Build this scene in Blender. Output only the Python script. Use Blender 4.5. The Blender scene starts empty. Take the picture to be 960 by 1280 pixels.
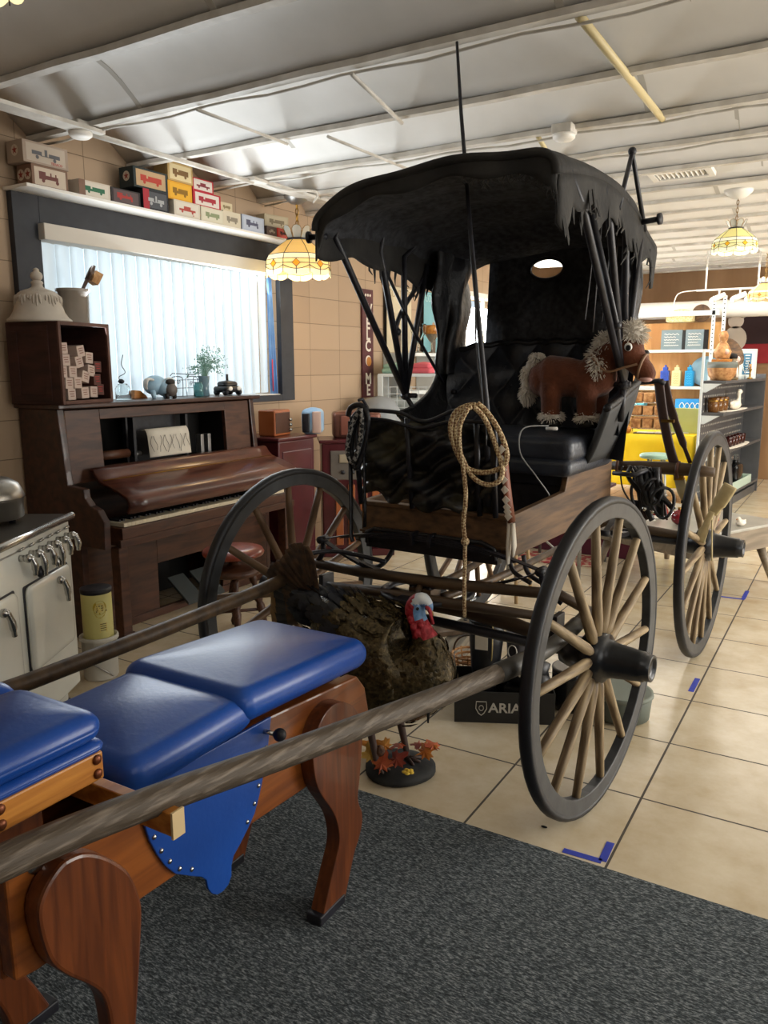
import bpy, math, random
from mathutils import Matrix, Vector, Euler
from math import pi, sin, cos, radians as rad
random.seed(7)
SC = bpy.context.scene
COL = SC.collection

# ---------------------------------------------------------------- camera
cd = bpy.data.cameras.new('camera'); cam = bpy.data.objects.new('camera', cd); COL.objects.link(cam)
cd.sensor_fit = 'VERTICAL'; cd.sensor_height = 36.0; cd.lens = 987.5 * 36.0 / 1280.0
cd.clip_start = 0.02
yaw, pitch, roll = rad(30.895), rad(10.456), rad(-0.207)
fw = Vector((-sin(yaw) * cos(pitch), cos(yaw) * cos(pitch), -sin(pitch)))
rt = Vector((cos(yaw), sin(yaw), 0)); up = rt.cross(fw)
r2 = rt * cos(roll) + up * sin(roll); u2 = r2.cross(fw)
cam.matrix_world = Matrix(((r2.x, u2.x, -fw.x, 0), (r2.y, u2.y, -fw.y, 0), (r2.z, u2.z, -fw.z, 1.56), (0, 0, 0, 1)))
SC.camera = cam

# ---------------------------------------------------------------- light
SC.view_settings.view_transform = 'Standard'; SC.view_settings.look = 'None'
SC.view_settings.gamma = 1.0; SC.view_settings.use_curve_mapping = False
SC.view_settings.exposure = 0.2
w = bpy.data.worlds.new('daylight'); SC.world = w; w.use_nodes = True
bg = w.node_tree.nodes['Background']; bg.inputs[0].default_value = (0.80, 0.90, 1.0, 1); bg.inputs[1].default_value = 0.95

def area(name, loc, direction, sx, sy, power, col=(1, 1, 1)):
    d = bpy.data.lights.new(name, 'AREA'); d.shape = 'RECTANGLE'; d.size = sx; d.size_y = sy
    d.energy = power; d.color = col
    o = bpy.data.objects.new(name, d); COL.objects.link(o)
    o.location = loc; o.rotation_euler = Vector(direction).to_track_quat('-Z', 'Y').to_euler()
    return o
# daylight outside the blinds, and what comes through them
area('window_daylight', (-4.85, 4.2, 1.95), (1, 0, -0.12), 2.3, 1.2, 17, (0.88, 0.95, 1.0))
area('blind_glow', (-3.98, 4.2, 1.85), (1, 0.1, 0.40), 2.1, 0.9, 36, (0.90, 0.96, 1.0))
# storefront windows on the right-hand side of the shop
area('storefront_daylight', (3.9, 6.2, 1.6), (-1, 0.0, 0.02), 5.0, 2.1, 310, (1.0, 0.95, 0.87))
area('storefront_front', (3.9, 1.2, 1.5), (-1, 0.12, -0.55), 3.0, 1.6, 36, (1.0, 0.94, 0.85))
# added overhead fill for the back of the shop, no fixture behind it
area('back_shop_fill', (-1.3, 9.4, 2.66), (0, 0, -1), 4.4, 2.6, 100, (1.0, 0.94, 0.84))
area('entry_fill', (1.2, 0.3, 2.75), (-0.25, 0.3, -1), 1.2, 1.2, 9, (1.0, 0.94, 0.86))  # added fill from above on the entry side, not an actual lamp
area('side_door_daylight', (-4.5, 9.46, 1.25), (1, -0.15, -0.1), 1.0, 2.1, 260, (0.95, 0.97, 1.0))

# ---------------------------------------------------------------- materials
def lin(h):
    if not isinstance(h, str): return (*h, 1.0)[:4]
    h = h.lstrip('#'); c = [int(h[i:i + 2], 16) / 255 for i in (0, 2, 4)]
    return tuple(x / 12.92 if x <= 0.04045 else ((x + 0.055) / 1.055) ** 2.4 for x in c) + (1.0,)

def mat(name, c1, c2=None, scale=6.0, stretch=(1, 1, 1), rough=0.5, metal=0.0, bump=0.0, detail=6.0, lo=0.35, hi=0.65,
        bscale=None, coat=0.0, trans=0.0, emit=None, estr=0.0, wood=False, sheen=0.0, spec=0.5, alpha=1.0, ior=1.45):
    m = bpy.data.materials.new(name); m.use_nodes = True; nt = m.node_tree; N = nt.nodes; K = nt.links
    b = N['Principled BSDF']
    b.inputs['Base Color'].default_value = lin(c1); b.inputs['Roughness'].default_value = rough
    b.inputs['Metallic'].default_value = metal; b.inputs['Coat Weight'].default_value = coat
    b.inputs['Transmission Weight'].default_value = trans; b.inputs['Specular IOR Level'].default_value = spec
    b.inputs['Sheen Weight'].default_value = sheen; b.inputs['Alpha'].default_value = alpha; b.inputs['IOR'].default_value = ior
    if emit: b.inputs['Emission Color'].default_value = lin(emit); b.inputs['Emission Strength'].default_value = estr
    if c2 is not None or bump:
        tc = N.new('ShaderNodeTexCoord'); mp = N.new('ShaderNodeMapping'); K.new(tc.outputs['Object'], mp.inputs[0])
        mp.inputs['Scale'].default_value = stretch
        nz = N.new('ShaderNodeTexNoise'); nz.inputs['Scale'].default_value = scale; nz.inputs['Detail'].default_value = detail
        K.new(mp.outputs[0], nz.inputs['Vector'])
        fac = nz.outputs['Fac']
        if wood:
            nz.inputs['Distortion'].default_value = 0.6
        if c2 is not None:
            cr = N.new('ShaderNodeValToRGB'); cr.color_ramp.elements[0].position = lo; cr.color_ramp.elements[1].position = hi
            cr.color_ramp.elements[0].color = lin(c1); cr.color_ramp.elements[1].color = lin(c2)
            K.new(fac, cr.inputs[0]); K.new(cr.outputs[0], b.inputs['Base Color'])
        if bump:
            bp = N.new('ShaderNodeBump'); bp.inputs['Strength'].default_value = bump; bp.inputs['Distance'].default_value = 0.01
            if bscale:
                n2 = N.new('ShaderNodeTexNoise'); n2.inputs['Scale'].default_value = bscale; n2.inputs['Detail'].default_value = 4
                K.new(mp.outputs[0], n2.inputs['Vector']); K.new(n2.outputs['Fac'], bp.inputs['Height'])
            else: K.new(fac, bp.inputs['Height'])
            K.new(bp.outputs[0], b.inputs['Normal'])
    return m

# ---------------------------------------------------------------- mesh building
def TR(x=0, y=0, z=0, rx=0, ry=0, rz=0, s=None):
    m = Matrix.Translation((x, y, z)) @ Euler((rad(rx), rad(ry), rad(rz)), 'XYZ').to_matrix().to_4x4()
    if s is not None:
        m = m @ Matrix.Diagonal((*(s if hasattr(s, '__len__') else (s, s, s)), 1))
    return m

class MB:
    def __init__(s): s.v = []; s.f = []; s.sm = []; s.mi = []; s.cur = 0; s.M = None
    def add(s, vs, fs, smooth=False, M=None):
        o = len(s.v)
        for p in vs:
            p = Vector(p)
            if M is not None: p = M @ p
            if s.M is not None: p = s.M @ p
            s.v.append(p)
        for f in fs: s.f.append([i + o for i in f]); s.sm.append(smooth); s.mi.append(s.cur)
        return s
    def box(s, x0, x1, y0, y1, z0, z1, M=None):
        return s.add([(x0, y0, z0), (x1, y0, z0), (x1, y1, z0), (x0, y1, z0), (x0, y0, z1), (x1, y0, z1), (x1, y1, z1), (x0, y1, z1)],
              [(0, 3, 2, 1), (4, 5, 6, 7), (0, 1, 5, 4), (1, 2, 6, 5), (2, 3, 7, 6), (3, 0, 4, 7)], False, M)
    def hexa(s, b, t, M=None):      # four bottom and four top corners, counter-clockwise from above
        return s.add(list(b) + list(t), [(0, 3, 2, 1), (4, 5, 6, 7), (0, 1, 5, 4), (1, 2, 6, 5), (2, 3, 7, 6), (3, 0, 4, 7)], False, M)
    def tube(s, pts, r, n=8, M=None, closed=False, flat=1.0, caps=True, upv=None):
        P = [Vector(p) for p in pts]; k = len(P)
        R = r if hasattr(r, '__len__') else [r] * k
        vs = []; fs = []; prev = None
        for i in range(k):
            if closed: t = P[(i + 1) % k] - P[i - 1]
            else: t = P[min(i + 1, k - 1)] - P[max(i - 1, 0)]
            if t.length < 1e-9: t = Vector((0, 0, 1))
            t.normalize()
            if prev is None:
                a = Vector(upv) if upv else (Vector((0, 0, 1)) if abs(t.z) < 0.9 else Vector((1, 0, 0)))
                u = (a - t * a.dot(t)).normalized()
            else: u = (prev - t * prev.dot(t)).normalized()
            prev = u; w_ = t.cross(u)
            for j in range(n):
                a = 2 * pi * j / n + (pi / n if n == 4 else 0)
                vs.append(P[i] + u * (R[i] * cos(a)) * flat + w_ * (R[i] * sin(a)))
        m = k if closed else k - 1
        for i in range(m):
            for j in range(n):
                a = i * n + j; b = i * n + (j + 1) % n; c = ((i + 1) % k) * n + (j + 1) % n; d = ((i + 1) % k) * n + j
                fs.append((a, b, c, d))
        if caps and not closed: fs.append(tuple(range(n - 1, -1, -1))); fs.append(tuple((k - 1) * n + j for j in range(n)))
        return s.add(vs, fs, n > 5, M)
    def cyl(s, p0, p1, r0, r1=None, n=14, M=None): return s.tube([p0, p1], [r0, r0 if r1 is None else r1], n, M)
    def lathe(s, prof, n=24, M=None, ang=2 * pi, smooth=True, mod=None):
        vs = []; fs = []; k = len(prof)
        full = abs(ang - 2 * pi) < 1e-6; m = n if full else n + 1
        for j in range(m):
            a = ang * j / n
            for r, z in prof:
                q = r * (mod(a, z) if mod else 1)
                vs.append((q * cos(a), q * sin(a), z))
        for j in range(n):
            for i in range(k - 1):
                a = j * k + i; b = ((j + 1) % m) * k + i
                fs.append((a, b, b + 1, a + 1))
        if full and (Vector(prof[0]) - Vector(prof[-1])).length > 1e-6:
            if prof[0][0] > 1e-5: fs.append(tuple(j * k for j in range(m - 1, -1, -1)))
            if prof[-1][0] > 1e-5: fs.append(tuple(j * k + k - 1 for j in range(m)))
        return s.add(vs, fs, smooth, M)
    def prism(s, poly, h0, h1, M=None):
        k = len(poly)
        vs = [(x, y, h0) for x, y in poly] + [(x, y, h1) for x, y in poly]
        fs = [tuple(range(k - 1, -1, -1)), tuple(range(k, 2 * k))] + [(i, (i + 1) % k, k + (i + 1) % k, k + i) for i in range(k)]
        return s.add(vs, fs, False, M)
    def prism_x(s, yz, x0, x1, M=None):       # outline in the YZ plane, extruded along X
        k = len(yz)
        vs = [(x0, y, z) for y, z in yz] + [(x1, y, z) for y, z in yz]
        fs = [tuple(range(k - 1, -1, -1)), tuple(range(k, 2 * k))] + [(i, (i + 1) % k, k + (i + 1) % k, k + i) for i in range(k)]
        return s.add(vs, fs, False, M)
    def grid(s, fn, nu, nv, M=None, smooth=True, th=0.0):
        vs = [fn(i / nu, j / nv) for i in range(nu + 1) for j in range(nv + 1)]; w_ = nv + 1
        fs = [(i * w_ + j, (i + 1) * w_ + j, (i + 1) * w_ + j + 1, i * w_ + j + 1) for i in range(nu) for j in range(nv)]
        return s.add(vs, fs, smooth, M)
    def ball(s, c, r, n=14, m=9, M=None, rot=None):
        r = r if hasattr(r, '__len__') else (r, r, r)
        vs = []; fs = []; c = Vector(c)
        for i in range(m + 1):
            t = pi * i / m
            for j in range(n):
                a = 2 * pi * j / n
                p = Vector((r[0] * sin(t) * cos(a), r[1] * sin(t) * sin(a), r[2] * cos(t)))
                if rot is not None: p = rot @ p
                vs.append(c + p)
        for i in range(m):
            for j in range(n):
                fs.append((i * n + j, (i + 1) * n + j, (i + 1) * n + (j + 1) % n, i * n + (j + 1) % n))
        return s.add(vs, fs, True, M)
    def pad(s, x0, x1, y0, y1, z0, z1, e=0.03, n=10, crown=0.012, M=None):     # upholstered cushion, rounded and crowned
        hx, hy, hz = (x1 - x0) / 2, (y1 - y0) / 2, (z1 - z0) / 2; c = Vector(((x0 + x1) / 2, (y0 + y1) / 2, (z0 + z1) / 2))
        vs = []; fs = []
        k = 7
        prof = [(0.0 + e * (1 - sin(pi * i / (2 * k))), 1 - cos(pi * i / (2 * k))) for i in range(k + 1)]
        levels = []
        for i in range(k + 1):
            a = pi / 2 * i / k; levels.append((e * (1 - sin(a)), -hz + min(hz, e) * (1 - cos(a))))
        for i in range(k + 1):
            a = pi / 2 * i / k; levels.append((e * (1 - cos(a)), hz - min(hz, e) * (1 - sin(a))))
        def ring(ins, z):
            pts = []; rr = max(0.012, e - ins * 0.6)
            X, Y = hx - ins, hy - ins
            for (sx, sy, a0) in ((1, 1, 0), (-1, 1, pi / 2), (-1, -1, pi), (1, -1, 3 * pi / 2)):
                for q in range(4):
                    a = a0 + pi / 2 * q / 3
                    pts.append((sx * (X - rr) + rr * cos(a), sy * (Y - rr) + rr * sin(a), z))
            return pts
        allr = [ring(i, z) for i, z in levels]
        for q in (0.92, 0.8, 0.65, 0.5, 0.3, 0.1):
            X, Y = hx - e, hy - e; rr = min(X, Y) * min(1.0, .12 + 1.1 * (1 - q)); pts = []
            for (sx, sy, a0) in ((1, 1, 0), (-1, 1, pi / 2), (-1, -1, pi), (1, -1, 3 * pi / 2)):
                for k2 in range(4):
                    a = a0 + pi / 2 * k2 / 3; pts.append((q * (sx * (X - rr) + rr * cos(a)), q * (sy * (Y - rr) + rr * sin(a)), hz + crown * (1 - q * q)))
            allr.append(pts)
        m = 16
        for R in allr: vs += [c + Vector(p) for p in R]
        for i in range(len(allr) - 1):
            for j in range(m): fs.append((i * m + j, i * m + (j + 1) % m, (i + 1) * m + (j + 1) % m, (i + 1) * m + j))
        fs.append(tuple(range(m - 1, -1, -1))); fs.append(tuple((len(allr) - 1) * m + j for j in range(m)))
        return s.add(vs, fs, True, M)
    def build(s, name, material=None, parent=None, bevel=0.0, seg=2, subsurf=0, solid=0.0, label=None):
        me = bpy.data.meshes.new(name); me.from_pydata([tuple(p) for p in s.v], [], s.f)
        ms = material if isinstance(material, (list, tuple)) else [material]
        for q in ms:
            if q: me.materials.append(q)
        for p, sm, mi in zip(me.polygons, s.sm, s.mi): p.use_smooth = sm; p.material_index = mi
        me.update()
        o = bpy.data.objects.new(name, me); COL.objects.link(o)
        if parent: o.parent = parent
        if solid:
            k = o.modifiers.new('solid', 'SOLIDIFY'); k.thickness = solid; k.offset = 0
        if bevel:
            k = o.modifiers.new('bevel', 'BEVEL'); k.width = bevel; k.segments = seg; k.limit_method = 'ANGLE'; k.angle_limit = rad(40)
        if subsurf:
            k = o.modifiers.new('sub', 'SUBSURF'); k.levels = subsurf; k.render_levels = subsurf
        if label: o['label'] = label
        return o

def tag(o, label, cat, group=None, kind=None):
    o['label'] = label; o['category'] = cat
    if group: o['group'] = group
    if kind: o['kind'] = kind
    return o
def thing(name, label, cat, loc=(0, 0, 0), rz=0.0, group=None):
    o = bpy.data.objects.new(name, None); COL.objects.link(o); o.empty_display_size = 0.1
    o.location = loc; o.rotation_euler = (0, 0, rad(rz))
    return tag(o, label, cat, group)
def struct(o, label=None, cat=None):
    o['kind'] = 'structure'
    if label: o['label'] = label
    if cat: o['category'] = cat
    return o
def copy_tree(o, parent=None):
    c = o.copy(); COL.objects.link(c)
    if parent: c.parent = parent
    for ch in [k for k in bpy.data.objects if k.parent == o]: copy_tree(ch, c)
    return c
def words(name, s, size, material, parent, M, extrude=0.0006, align='CENTER', sx=1.0, bold=0.0):
    cu = bpy.data.curves.new(name, 'FONT'); cu.body = s; cu.size = size; cu.extrude = extrude; cu.align_x = align; cu.align_y = 'CENTER'
    cu.offset = bold; cu.resolution_u = 3
    t = bpy.data.objects.new(name + '_tmp', cu); COL.objects.link(t)
    dg = bpy.context.evaluated_depsgraph_get(); me = bpy.data.meshes.new_from_object(t.evaluated_get(dg))
    bpy.data.objects.remove(t); me.transform(M @ Matrix.Diagonal((sx, 1, 1, 1))); me.materials.clear(); me.materials.append(material)
    me.name = name
    o = bpy.data.objects.new(name, me); COL.objects.link(o)
    if parent: o.parent = parent
    return o
def W(t):                                  # a mesh builder that takes world coordinates for a part of thing t
    b = MB(); b.M = (Matrix.Translation(t.location) @ t.rotation_euler.to_matrix().to_4x4()).inverted(); return b
FACE_NY = TR(rx=90)                       # text / flat things read from -Y
FACE_PX = TR(rx=90, rz=90)                # read from +X
def bez(P, n=16):                         # smooth curve through points
    P = [Vector(p) for p in P]; out = []
    for i in range(len(P) - 1):
        a, b, c, d = P[max(i - 1, 0)], P[i], P[i + 1], P[min(i + 2, len(P) - 1)]
        for k in range(n):
            t = k / n
            out.append(0.5 * ((2 * b) + (c - a) * t + (2 * a - 5 * b + 4 * c - d) * t * t + (3 * b - a - 3 * c + d) * t ** 3))
    out.append(P[-1]); return out

black_iron = mat('black_iron', '#14141a', '#23232a', 30, rough=0.45, bump=0.1)
chrome = mat('chrome', '#b9b7b2', rough=0.22, metal=1.0)
brass = mat('brass', '#8a6a35', rough=0.35, metal=1.0)
steel = mat('steel', '#8d8d8c', '#a5a5a3', 20, rough=0.35, metal=0.8)
white_paint = mat('white_paint', '#e6e2da', rough=0.45)
dark_ink = mat('dark_ink', '#2a2522', rough=0.7)
red_ink = mat('red_ink', '#b32a2a', rough=0.6)
glass = mat('clear_glass', '#f4f8f8', rough=0.03, trans=1.0, ior=1.15)
# ================================================================ the room
def tile_floor():
    m = bpy.data.materials.new('beige_tile'); m.use_nodes = True; nt = m.node_tree; N = nt.nodes; K = nt.links; b = N['Principled BSDF']
    tc = N.new('ShaderNodeTexCoord'); mp = N.new('ShaderNodeMapping'); K.new(tc.outputs['Object'], mp.inputs[0])
    mp.inputs['Location'].default_value = (0.558 + 0.49 * 20, -2.762 + 0.4965 * 20, 0)
    br = N.new('ShaderNodeTexBrick'); br.offset = 0.0; br.squash = 1.0; K.new(mp.outputs[0], br.inputs['Vector'])
    br.inputs['Scale'].default_value = 1.0; br.inputs['Brick Width'].default_value = 0.49; br.inputs['Row Height'].default_value = 0.4965
    br.inputs['Mortar Size'].default_value = 0.0045; br.inputs['Mortar Smooth'].default_value = 0.1; br.inputs['Bias'].default_value = 0.0
    br.inputs['Color1'].default_value = lin('#d6cbb4'); br.inputs['Color2'].default_value = lin('#cfc3ab'); br.inputs['Mortar'].default_value = lin('#4a453f')
    nz = N.new('ShaderNodeTexNoise'); nz.inputs['Scale'].default_value = 5; nz.inputs['Detail'].default_value = 8; nz.inputs['Roughness'].default_value = 0.65
    K.new(tc.outputs['Object'], nz.inputs['Vector'])
    cr = N.new('ShaderNodeValToRGB'); cr.color_ramp.elements[0].position = 0.3; cr.color_ramp.elements[1].position = 0.7
    cr.color_ramp.elements[0].color = lin('#dccfb8'); cr.color_ramp.elements[1].color = (1, 1, 1, 1); K.new(nz.outputs['Fac'], cr.inputs[0])
    mx = N.new('ShaderNodeMix'); mx.data_type = 'RGBA'; mx.blend_type = 'MULTIPLY'; mx.inputs[0].default_value = 0.8
    K.new(br.outputs['Color'], mx.inputs[6]); K.new(cr.outputs[0], mx.inputs[7]); K.new(mx.outputs[2], b.inputs['Base Color'])
    mr = N.new('ShaderNodeMapRange'); K.new(br.outputs['Fac'], mr.inputs[0]); mr.inputs[3].default_value = 0.24; mr.inputs[4].default_value = 0.8
    K.new(mr.outputs[0], b.inputs['Roughness'])
    bp = N.new('ShaderNodeBump'); bp.inputs['Strength'].default_value = 0.3; bp.inputs['Distance'].default_value = 0.004; bp.invert = True
    K.new(br.outputs['Fac'], bp.inputs['Height']); K.new(bp.outputs[0], b.inputs['Normal'])
    return m
def carpet_mat():
    m = bpy.data.materials.new('charcoal_carpet'); m.use_nodes = True; nt = m.node_tree; N = nt.nodes; K = nt.links; b = N['Principled BSDF']
    tc = N.new('ShaderNodeTexCoord'); mp = N.new('ShaderNodeMapping'); K.new(tc.outputs['Object'], mp.inputs[0])
    mp.inputs['Scale'].default_value = (1, 3.2, 1); mp.inputs['Rotation'].default_value = (0, 0, rad(8))
    nz = N.new('ShaderNodeTexNoise'); nz.inputs['Scale'].default_value = 75; nz.inputs['Detail'].default_value = 5; nz.inputs['Roughness'].default_value = 0.7
    K.new(mp.outputs[0], nz.inputs['Vector'])
    cr = N.new('ShaderNodeValToRGB'); e = cr.color_ramp.elements; e[0].position = 0.36; e[1].position = 0.68
    e[0].color = lin('#2c3033'); e[1].color = lin('#9ba1a4'); q = e.new(0.5); q.color = lin('#4b5256')
    K.new(nz.outputs['Fac'], cr.inputs[0]); K.new(cr.outputs[0], b.inputs['Base Color'])
    b.inputs['Roughness'].default_value = 0.95; b.inputs['Specular IOR Level'].default_value = 0.1
    bp = N.new('ShaderNodeBump'); bp.inputs['Strength'].default_value = 0.8; bp.inputs['Distance'].default_value = 0.006
    K.new(nz.outputs['Fac'], bp.inputs['Height']); K.new(bp.outputs[0], b.inputs['Normal'])
    return m
def block_wall():
    m = bpy.data.materials.new('tan_block'); m.use_nodes = True; nt = m.node_tree; N = nt.nodes; K = nt.links; b = N['Principled BSDF']
    tc = N.new('ShaderNodeTexCoord'); sp = N.new('ShaderNodeSeparateXYZ'); cb = N.new('ShaderNodeCombineXYZ')
    K.new(tc.outputs['Object'], sp.inputs[0]); K.new(sp.outputs['Y'], cb.inputs['X']); K.new(sp.outputs['Z'], cb.inputs['Y'])
    mp = N.new('ShaderNodeMapping'); mp.inputs['Location'].default_value = (-5.763 + 0.46 * 30, -1.259 + 0.2235 * 10, 0); K.new(cb.outputs[0], mp.inputs[0])
    br = N.new('ShaderNodeTexBrick'); br.offset = 0.0; K.new(mp.outputs[0], br.inputs['Vector'])
    br.inputs['Scale'].default_value = 1.0; br.inputs['Brick Width'].default_value = 0.46; br.inputs['Row Height'].default_value = 0.2235
    br.inputs['Mortar Size'].default_value = 0.003; br.inputs['Mortar Smooth'].default_value = 0.4
    br.inputs['Color1'].default_value = lin('#b39a7f'); br.inputs['Color2'].default_value = lin('#ab9278'); br.inputs['Mortar'].default_value = lin('#7d6953')
    K.new(br.outputs['Color'], b.inputs['Base Color']); b.inputs['Roughness'].default_value = 0.75
    bp = N.new('ShaderNodeBump'); bp.inputs['Strength'].default_value = 0.5; bp.inputs['Distance'].default_value = 0.006; bp.invert = True
    K.new(br.outputs['Fac'], bp.inputs['Height']); K.new(bp.outputs[0], b.inputs['Normal'])
    return m
m_floor, m_carpet, m_block = tile_floor(), carpet_mat(), block_wall()
m_ceil = mat('white_ceiling_panel', '#e6e3de', '#dcd9d3', 3, rough=0.6, bump=0.15)
m_beam = mat('white_ceiling_beam', '#d2cec6', '#b9b3a8', 9, rough=0.55)
m_seam = mat('ceiling_seam', '#b9b4ab', rough=0.7)
m_frame = mat('charcoal_window_trim', '#33353b', '#2c2e34', 10, rough=0.6)
m_tanplain = mat('tan_wall_paint', '#b39a7f', '#a98f74', 2, rough=0.8)
m_brownwood = mat('brown_paneling', '#80603f', '#9c7a56', 3, (1, 1, 0.15), rough=0.6)

XL, XR, YF, YB, ZC = -4.2, 4.2, -2.4, 12.0, 2.86
struct(MB().box(XL - .3, XR + .3, YF - .3, YB + .3, -0.12, 0).build('floor', m_floor))
cp = MB(); cp.box(XL + .02, 3.4, YF + .02, 2.275, 0.0005, 0.009)
struct(cp.build('trim_1', m_carpet, bevel=0.003), 'dark charcoal loop carpet beside the tiles', 'carpet')

# window wall with its opening
WY0, WY1, WZ0, WZ1 = 3.09, 5.30, 1.33, 2.40
wl = MB()
wl.box(XL - .25, XL, YF, WY0, 0, 3.1); wl.box(XL - .25, XL, WY1, 8.92, 0, 3.1); wl.box(XL - .25, XL, 10.0, YB, 0, 3.1); wl.box(XL - .25, XL, 8.92, 10.0, 2.39, 3.1)
wl.box(XL - .25, XL, WY0, WY1, 0, WZ0); wl.box(XL - .25, XL, WY0, WY1, WZ1, 3.1)
struct(wl.build('wall_left', m_block))
# back wall
wb = MB()
wb.box(XL, XR, YB, YB + .2, 0, 3.1)
struct(wb.build('wall_back', m_brownwood))
struct(MB().box(XL, XR, YF - .2, YF, 0, 3.1).build('wall_front', m_tanplain))
# right wall: storefront glazing between piers
wr = MB()
wr.box(XR, XR + .2, YF, -0.4, 0, 3.1); wr.box(XR, XR + .2, 2.9, 3.5, 0, 3.1); wr.box(XR, XR + .2, 9.0, YB, 0, 3.1)
for a, b_ in ((-0.4, 2.9), (3.5, 9.0)):
    wr.box(XR, XR + .2, a, b_, 0, 0.5); wr.box(XR, XR + .2, a, b_, 2.7, 3.1)
struct(wr.build('wall_right', m_tanplain))
for k, (a, b_) in enumerate(((-0.4, 2.9), (3.5, 9.0))):
    f = MB(); n = 2 if k == 0 else 4
    for i in range(n + 1):
        y = a + (b_ - a) * i / n; f.box(XR + .06, XR + .12, max(a, y - .03), min(b_, y + .03), 0.5, 2.7)
    f.box(XR + .06, XR + .12, a, b_, 0.5, 0.56); f.box(XR + .06, XR + .12, a, b_, 2.64, 2.7)
    fo = struct(f.build('window_%d' % (k + 2), white_paint))
    MB().box(XR + .085, XR + .09, a, b_, .56, 2.64).build('pane', glass, fo)

# vaulted ceiling: panels bowing up between the cross beams
beams = [-1.55, -0.88, -0.21, 0.46, 1.13, 1.79, 2.45, 3.10, 3.82, 4.51, 5.12, 5.75, 6.35]
while beams[-1] < YB - .3: beams.append(beams[-1] + 0.50)
edges = [YF] + beams + [YB]
cg = MB()
for a, b_ in zip(edges[:-1], edges[1:]):
    h = 0.17 if b_ < 6.4 else 0.05
    def fn(u, v, a=a, b_=b_, h=h): return (XL + (XR - XL) * u, a + (b_ - a) * v, ZC + h * sin(pi * v) + 0.004 * sin(u * 23 + a * 5))
    cg.grid(fn, 24, 10)
struct(cg.build('ceiling', m_ceil, solid=0.03))
bn = 1
for y in beams:
    o = MB()
    if y < 6.4:
        pts = lambda off: [(XL + (XR - XL) * i / 30, y + off + random.uniform(-.004, .004), ZC - .022 + random.uniform(-.003, .003)) for i in range(31)]
        o.tube(pts(0), 0.034, 4, flat=0.55)
        o.box(XL, XR, y - .006, y + .006, ZC - .02, ZC + .05)
    else: o.box(XL, XR, y - .02, y + .02, ZC - .03, ZC + .03)
    bn += 1; struct(o.build('trim_%d' % bn, m_beam))
# seams across the panels (they follow the bow)
sm = MB()
for a, b_ in zip(edges[3:-1], edges[4:]):
    i = edges.index(a); h = 0.17 if b_ < 6.4 else 0.05
    for x in (-3.55 + (i % 2) * .25, -2.2 + (i % 3) * .2, -0.75 - (i % 2) * .35, 0.6, 1.9):
        sm.tube([(x + 0.02 * k / 10, a + (b_ - a) * k / 10, ZC - .012 + h * sin(pi * k / 10)) for k in range(11)], 0.022, 4, flat=0.25, upv=(0, 0, 1))
bn += 1; struct(sm.build('trim_%d' % bn, m_seam))
# thin cross rods and a yellowed strip under the ceiling
def rod(p, q, r, m):
    global bn
    bn += 1; struct(MB().tube([p, q], r, 8).build('trim_%d' % bn, m))
m_yel = mat('yellowed_strip', '#c9b98c', rough=0.5)
rod((-1.02, 3.12, ZC - .03), (-1.02, 4.55, ZC - .035), 0.018, m_yel)
rod((-1.69, 4.53, ZC - .035), (-1.90, 5.6, ZC - .035), 0.014, m_yel)
rod((-2.02, 3.12, ZC - .055), (-2.18, 3.84, ZC - .055), 0.010, m_beam)
rod((-2.93, 3.12, ZC - .055), (-2.93, 3.84, ZC - .055), 0.009, m_beam)
rod((-2.65, 3.84, ZC - .055), (-2.62, 5.1, ZC - .055), 0.009, m_beam)
# window trim, shelf board, blinds
tr = MB(); d = XL + .045
tr.box(XL, d, 2.92, WY0, 1.28, 2.53); tr.box(XL, d, WY1, 5.47, 1.28, 2.53); tr.box(XL, d, WY0, WY1, 2.38, 2.53); tr.box(XL, d, WY0, WY1, 1.28, WZ0)
win = struct(tr.build('window_1', m_frame, bevel=.003))
MB().box(XL - .16, XL - .15, WY0, WY1, WZ0, WZ1).build('pane', glass, win)
MB().box(XL - .25, XL + .02, WY0, WY1, WZ0 - .005, WZ0 + .006).build('window_sill', white_paint, win)
# ================================================================ the horse carriage (local X = right of the picture, Y = to the rear)
m_rim = mat('grey_black_rim', '#2c2e31', '#3d3f41', 14, rough=0.42, bump=0.12)
m_tire = mat('black_rubber', '#17181b', '#202125', 20, rough=0.5)
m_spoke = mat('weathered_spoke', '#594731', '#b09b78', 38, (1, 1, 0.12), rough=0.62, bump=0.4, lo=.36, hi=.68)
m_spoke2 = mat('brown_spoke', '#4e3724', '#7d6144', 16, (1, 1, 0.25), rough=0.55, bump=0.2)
m_hub = mat('black_hub', '#101216', '#1c1f24', 20, rough=0.3)
m_cbody = mat('worn_brown_board', '#3f2c1b', '#6a4e32', 9, (2, 0.4, 4), rough=0.55, bump=0.2)
m_cdark = mat('dark_wood_pole', '#33261a', '#5a4630', 7, (0.3, 2.5, 2.5), rough=0.5, bump=0.2)
m_shaft = mat('flaked_shaft_wood', '#4a3f32', '#85786a', 45, (2.2, 0.22, 2.2), rough=0.6, bump=0.4, lo=.5, hi=.78)
m_leather = mat('black_leather', '#101013', '#1d1d21', 9, rough=0.42, bump=0.5, bscale=40)
m_cloth = mat('black_canopy_cloth', '#1f1e1d', '#34322f', 6, rough=0.85, bump=0.4, bscale=30)
m_curtain = mat('black_felt', '#292a2d', '#434448', 35, rough=0.95, bump=0.6)
m_tuft = mat('navy_black_tufted', '#23262d', '#353942', 8, rough=0.36, bump=0.25, bscale=60)
m_dash = mat('crumpled_leather', '#121214', '#57533f', 6, rough=0.3, bump=1.0, bscale=13, lo=.47, hi=.75)
m_greyboard = mat('grey_black_panel', '#2e2f31', '#3a3b3c', 5, rough=0.7)

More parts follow.
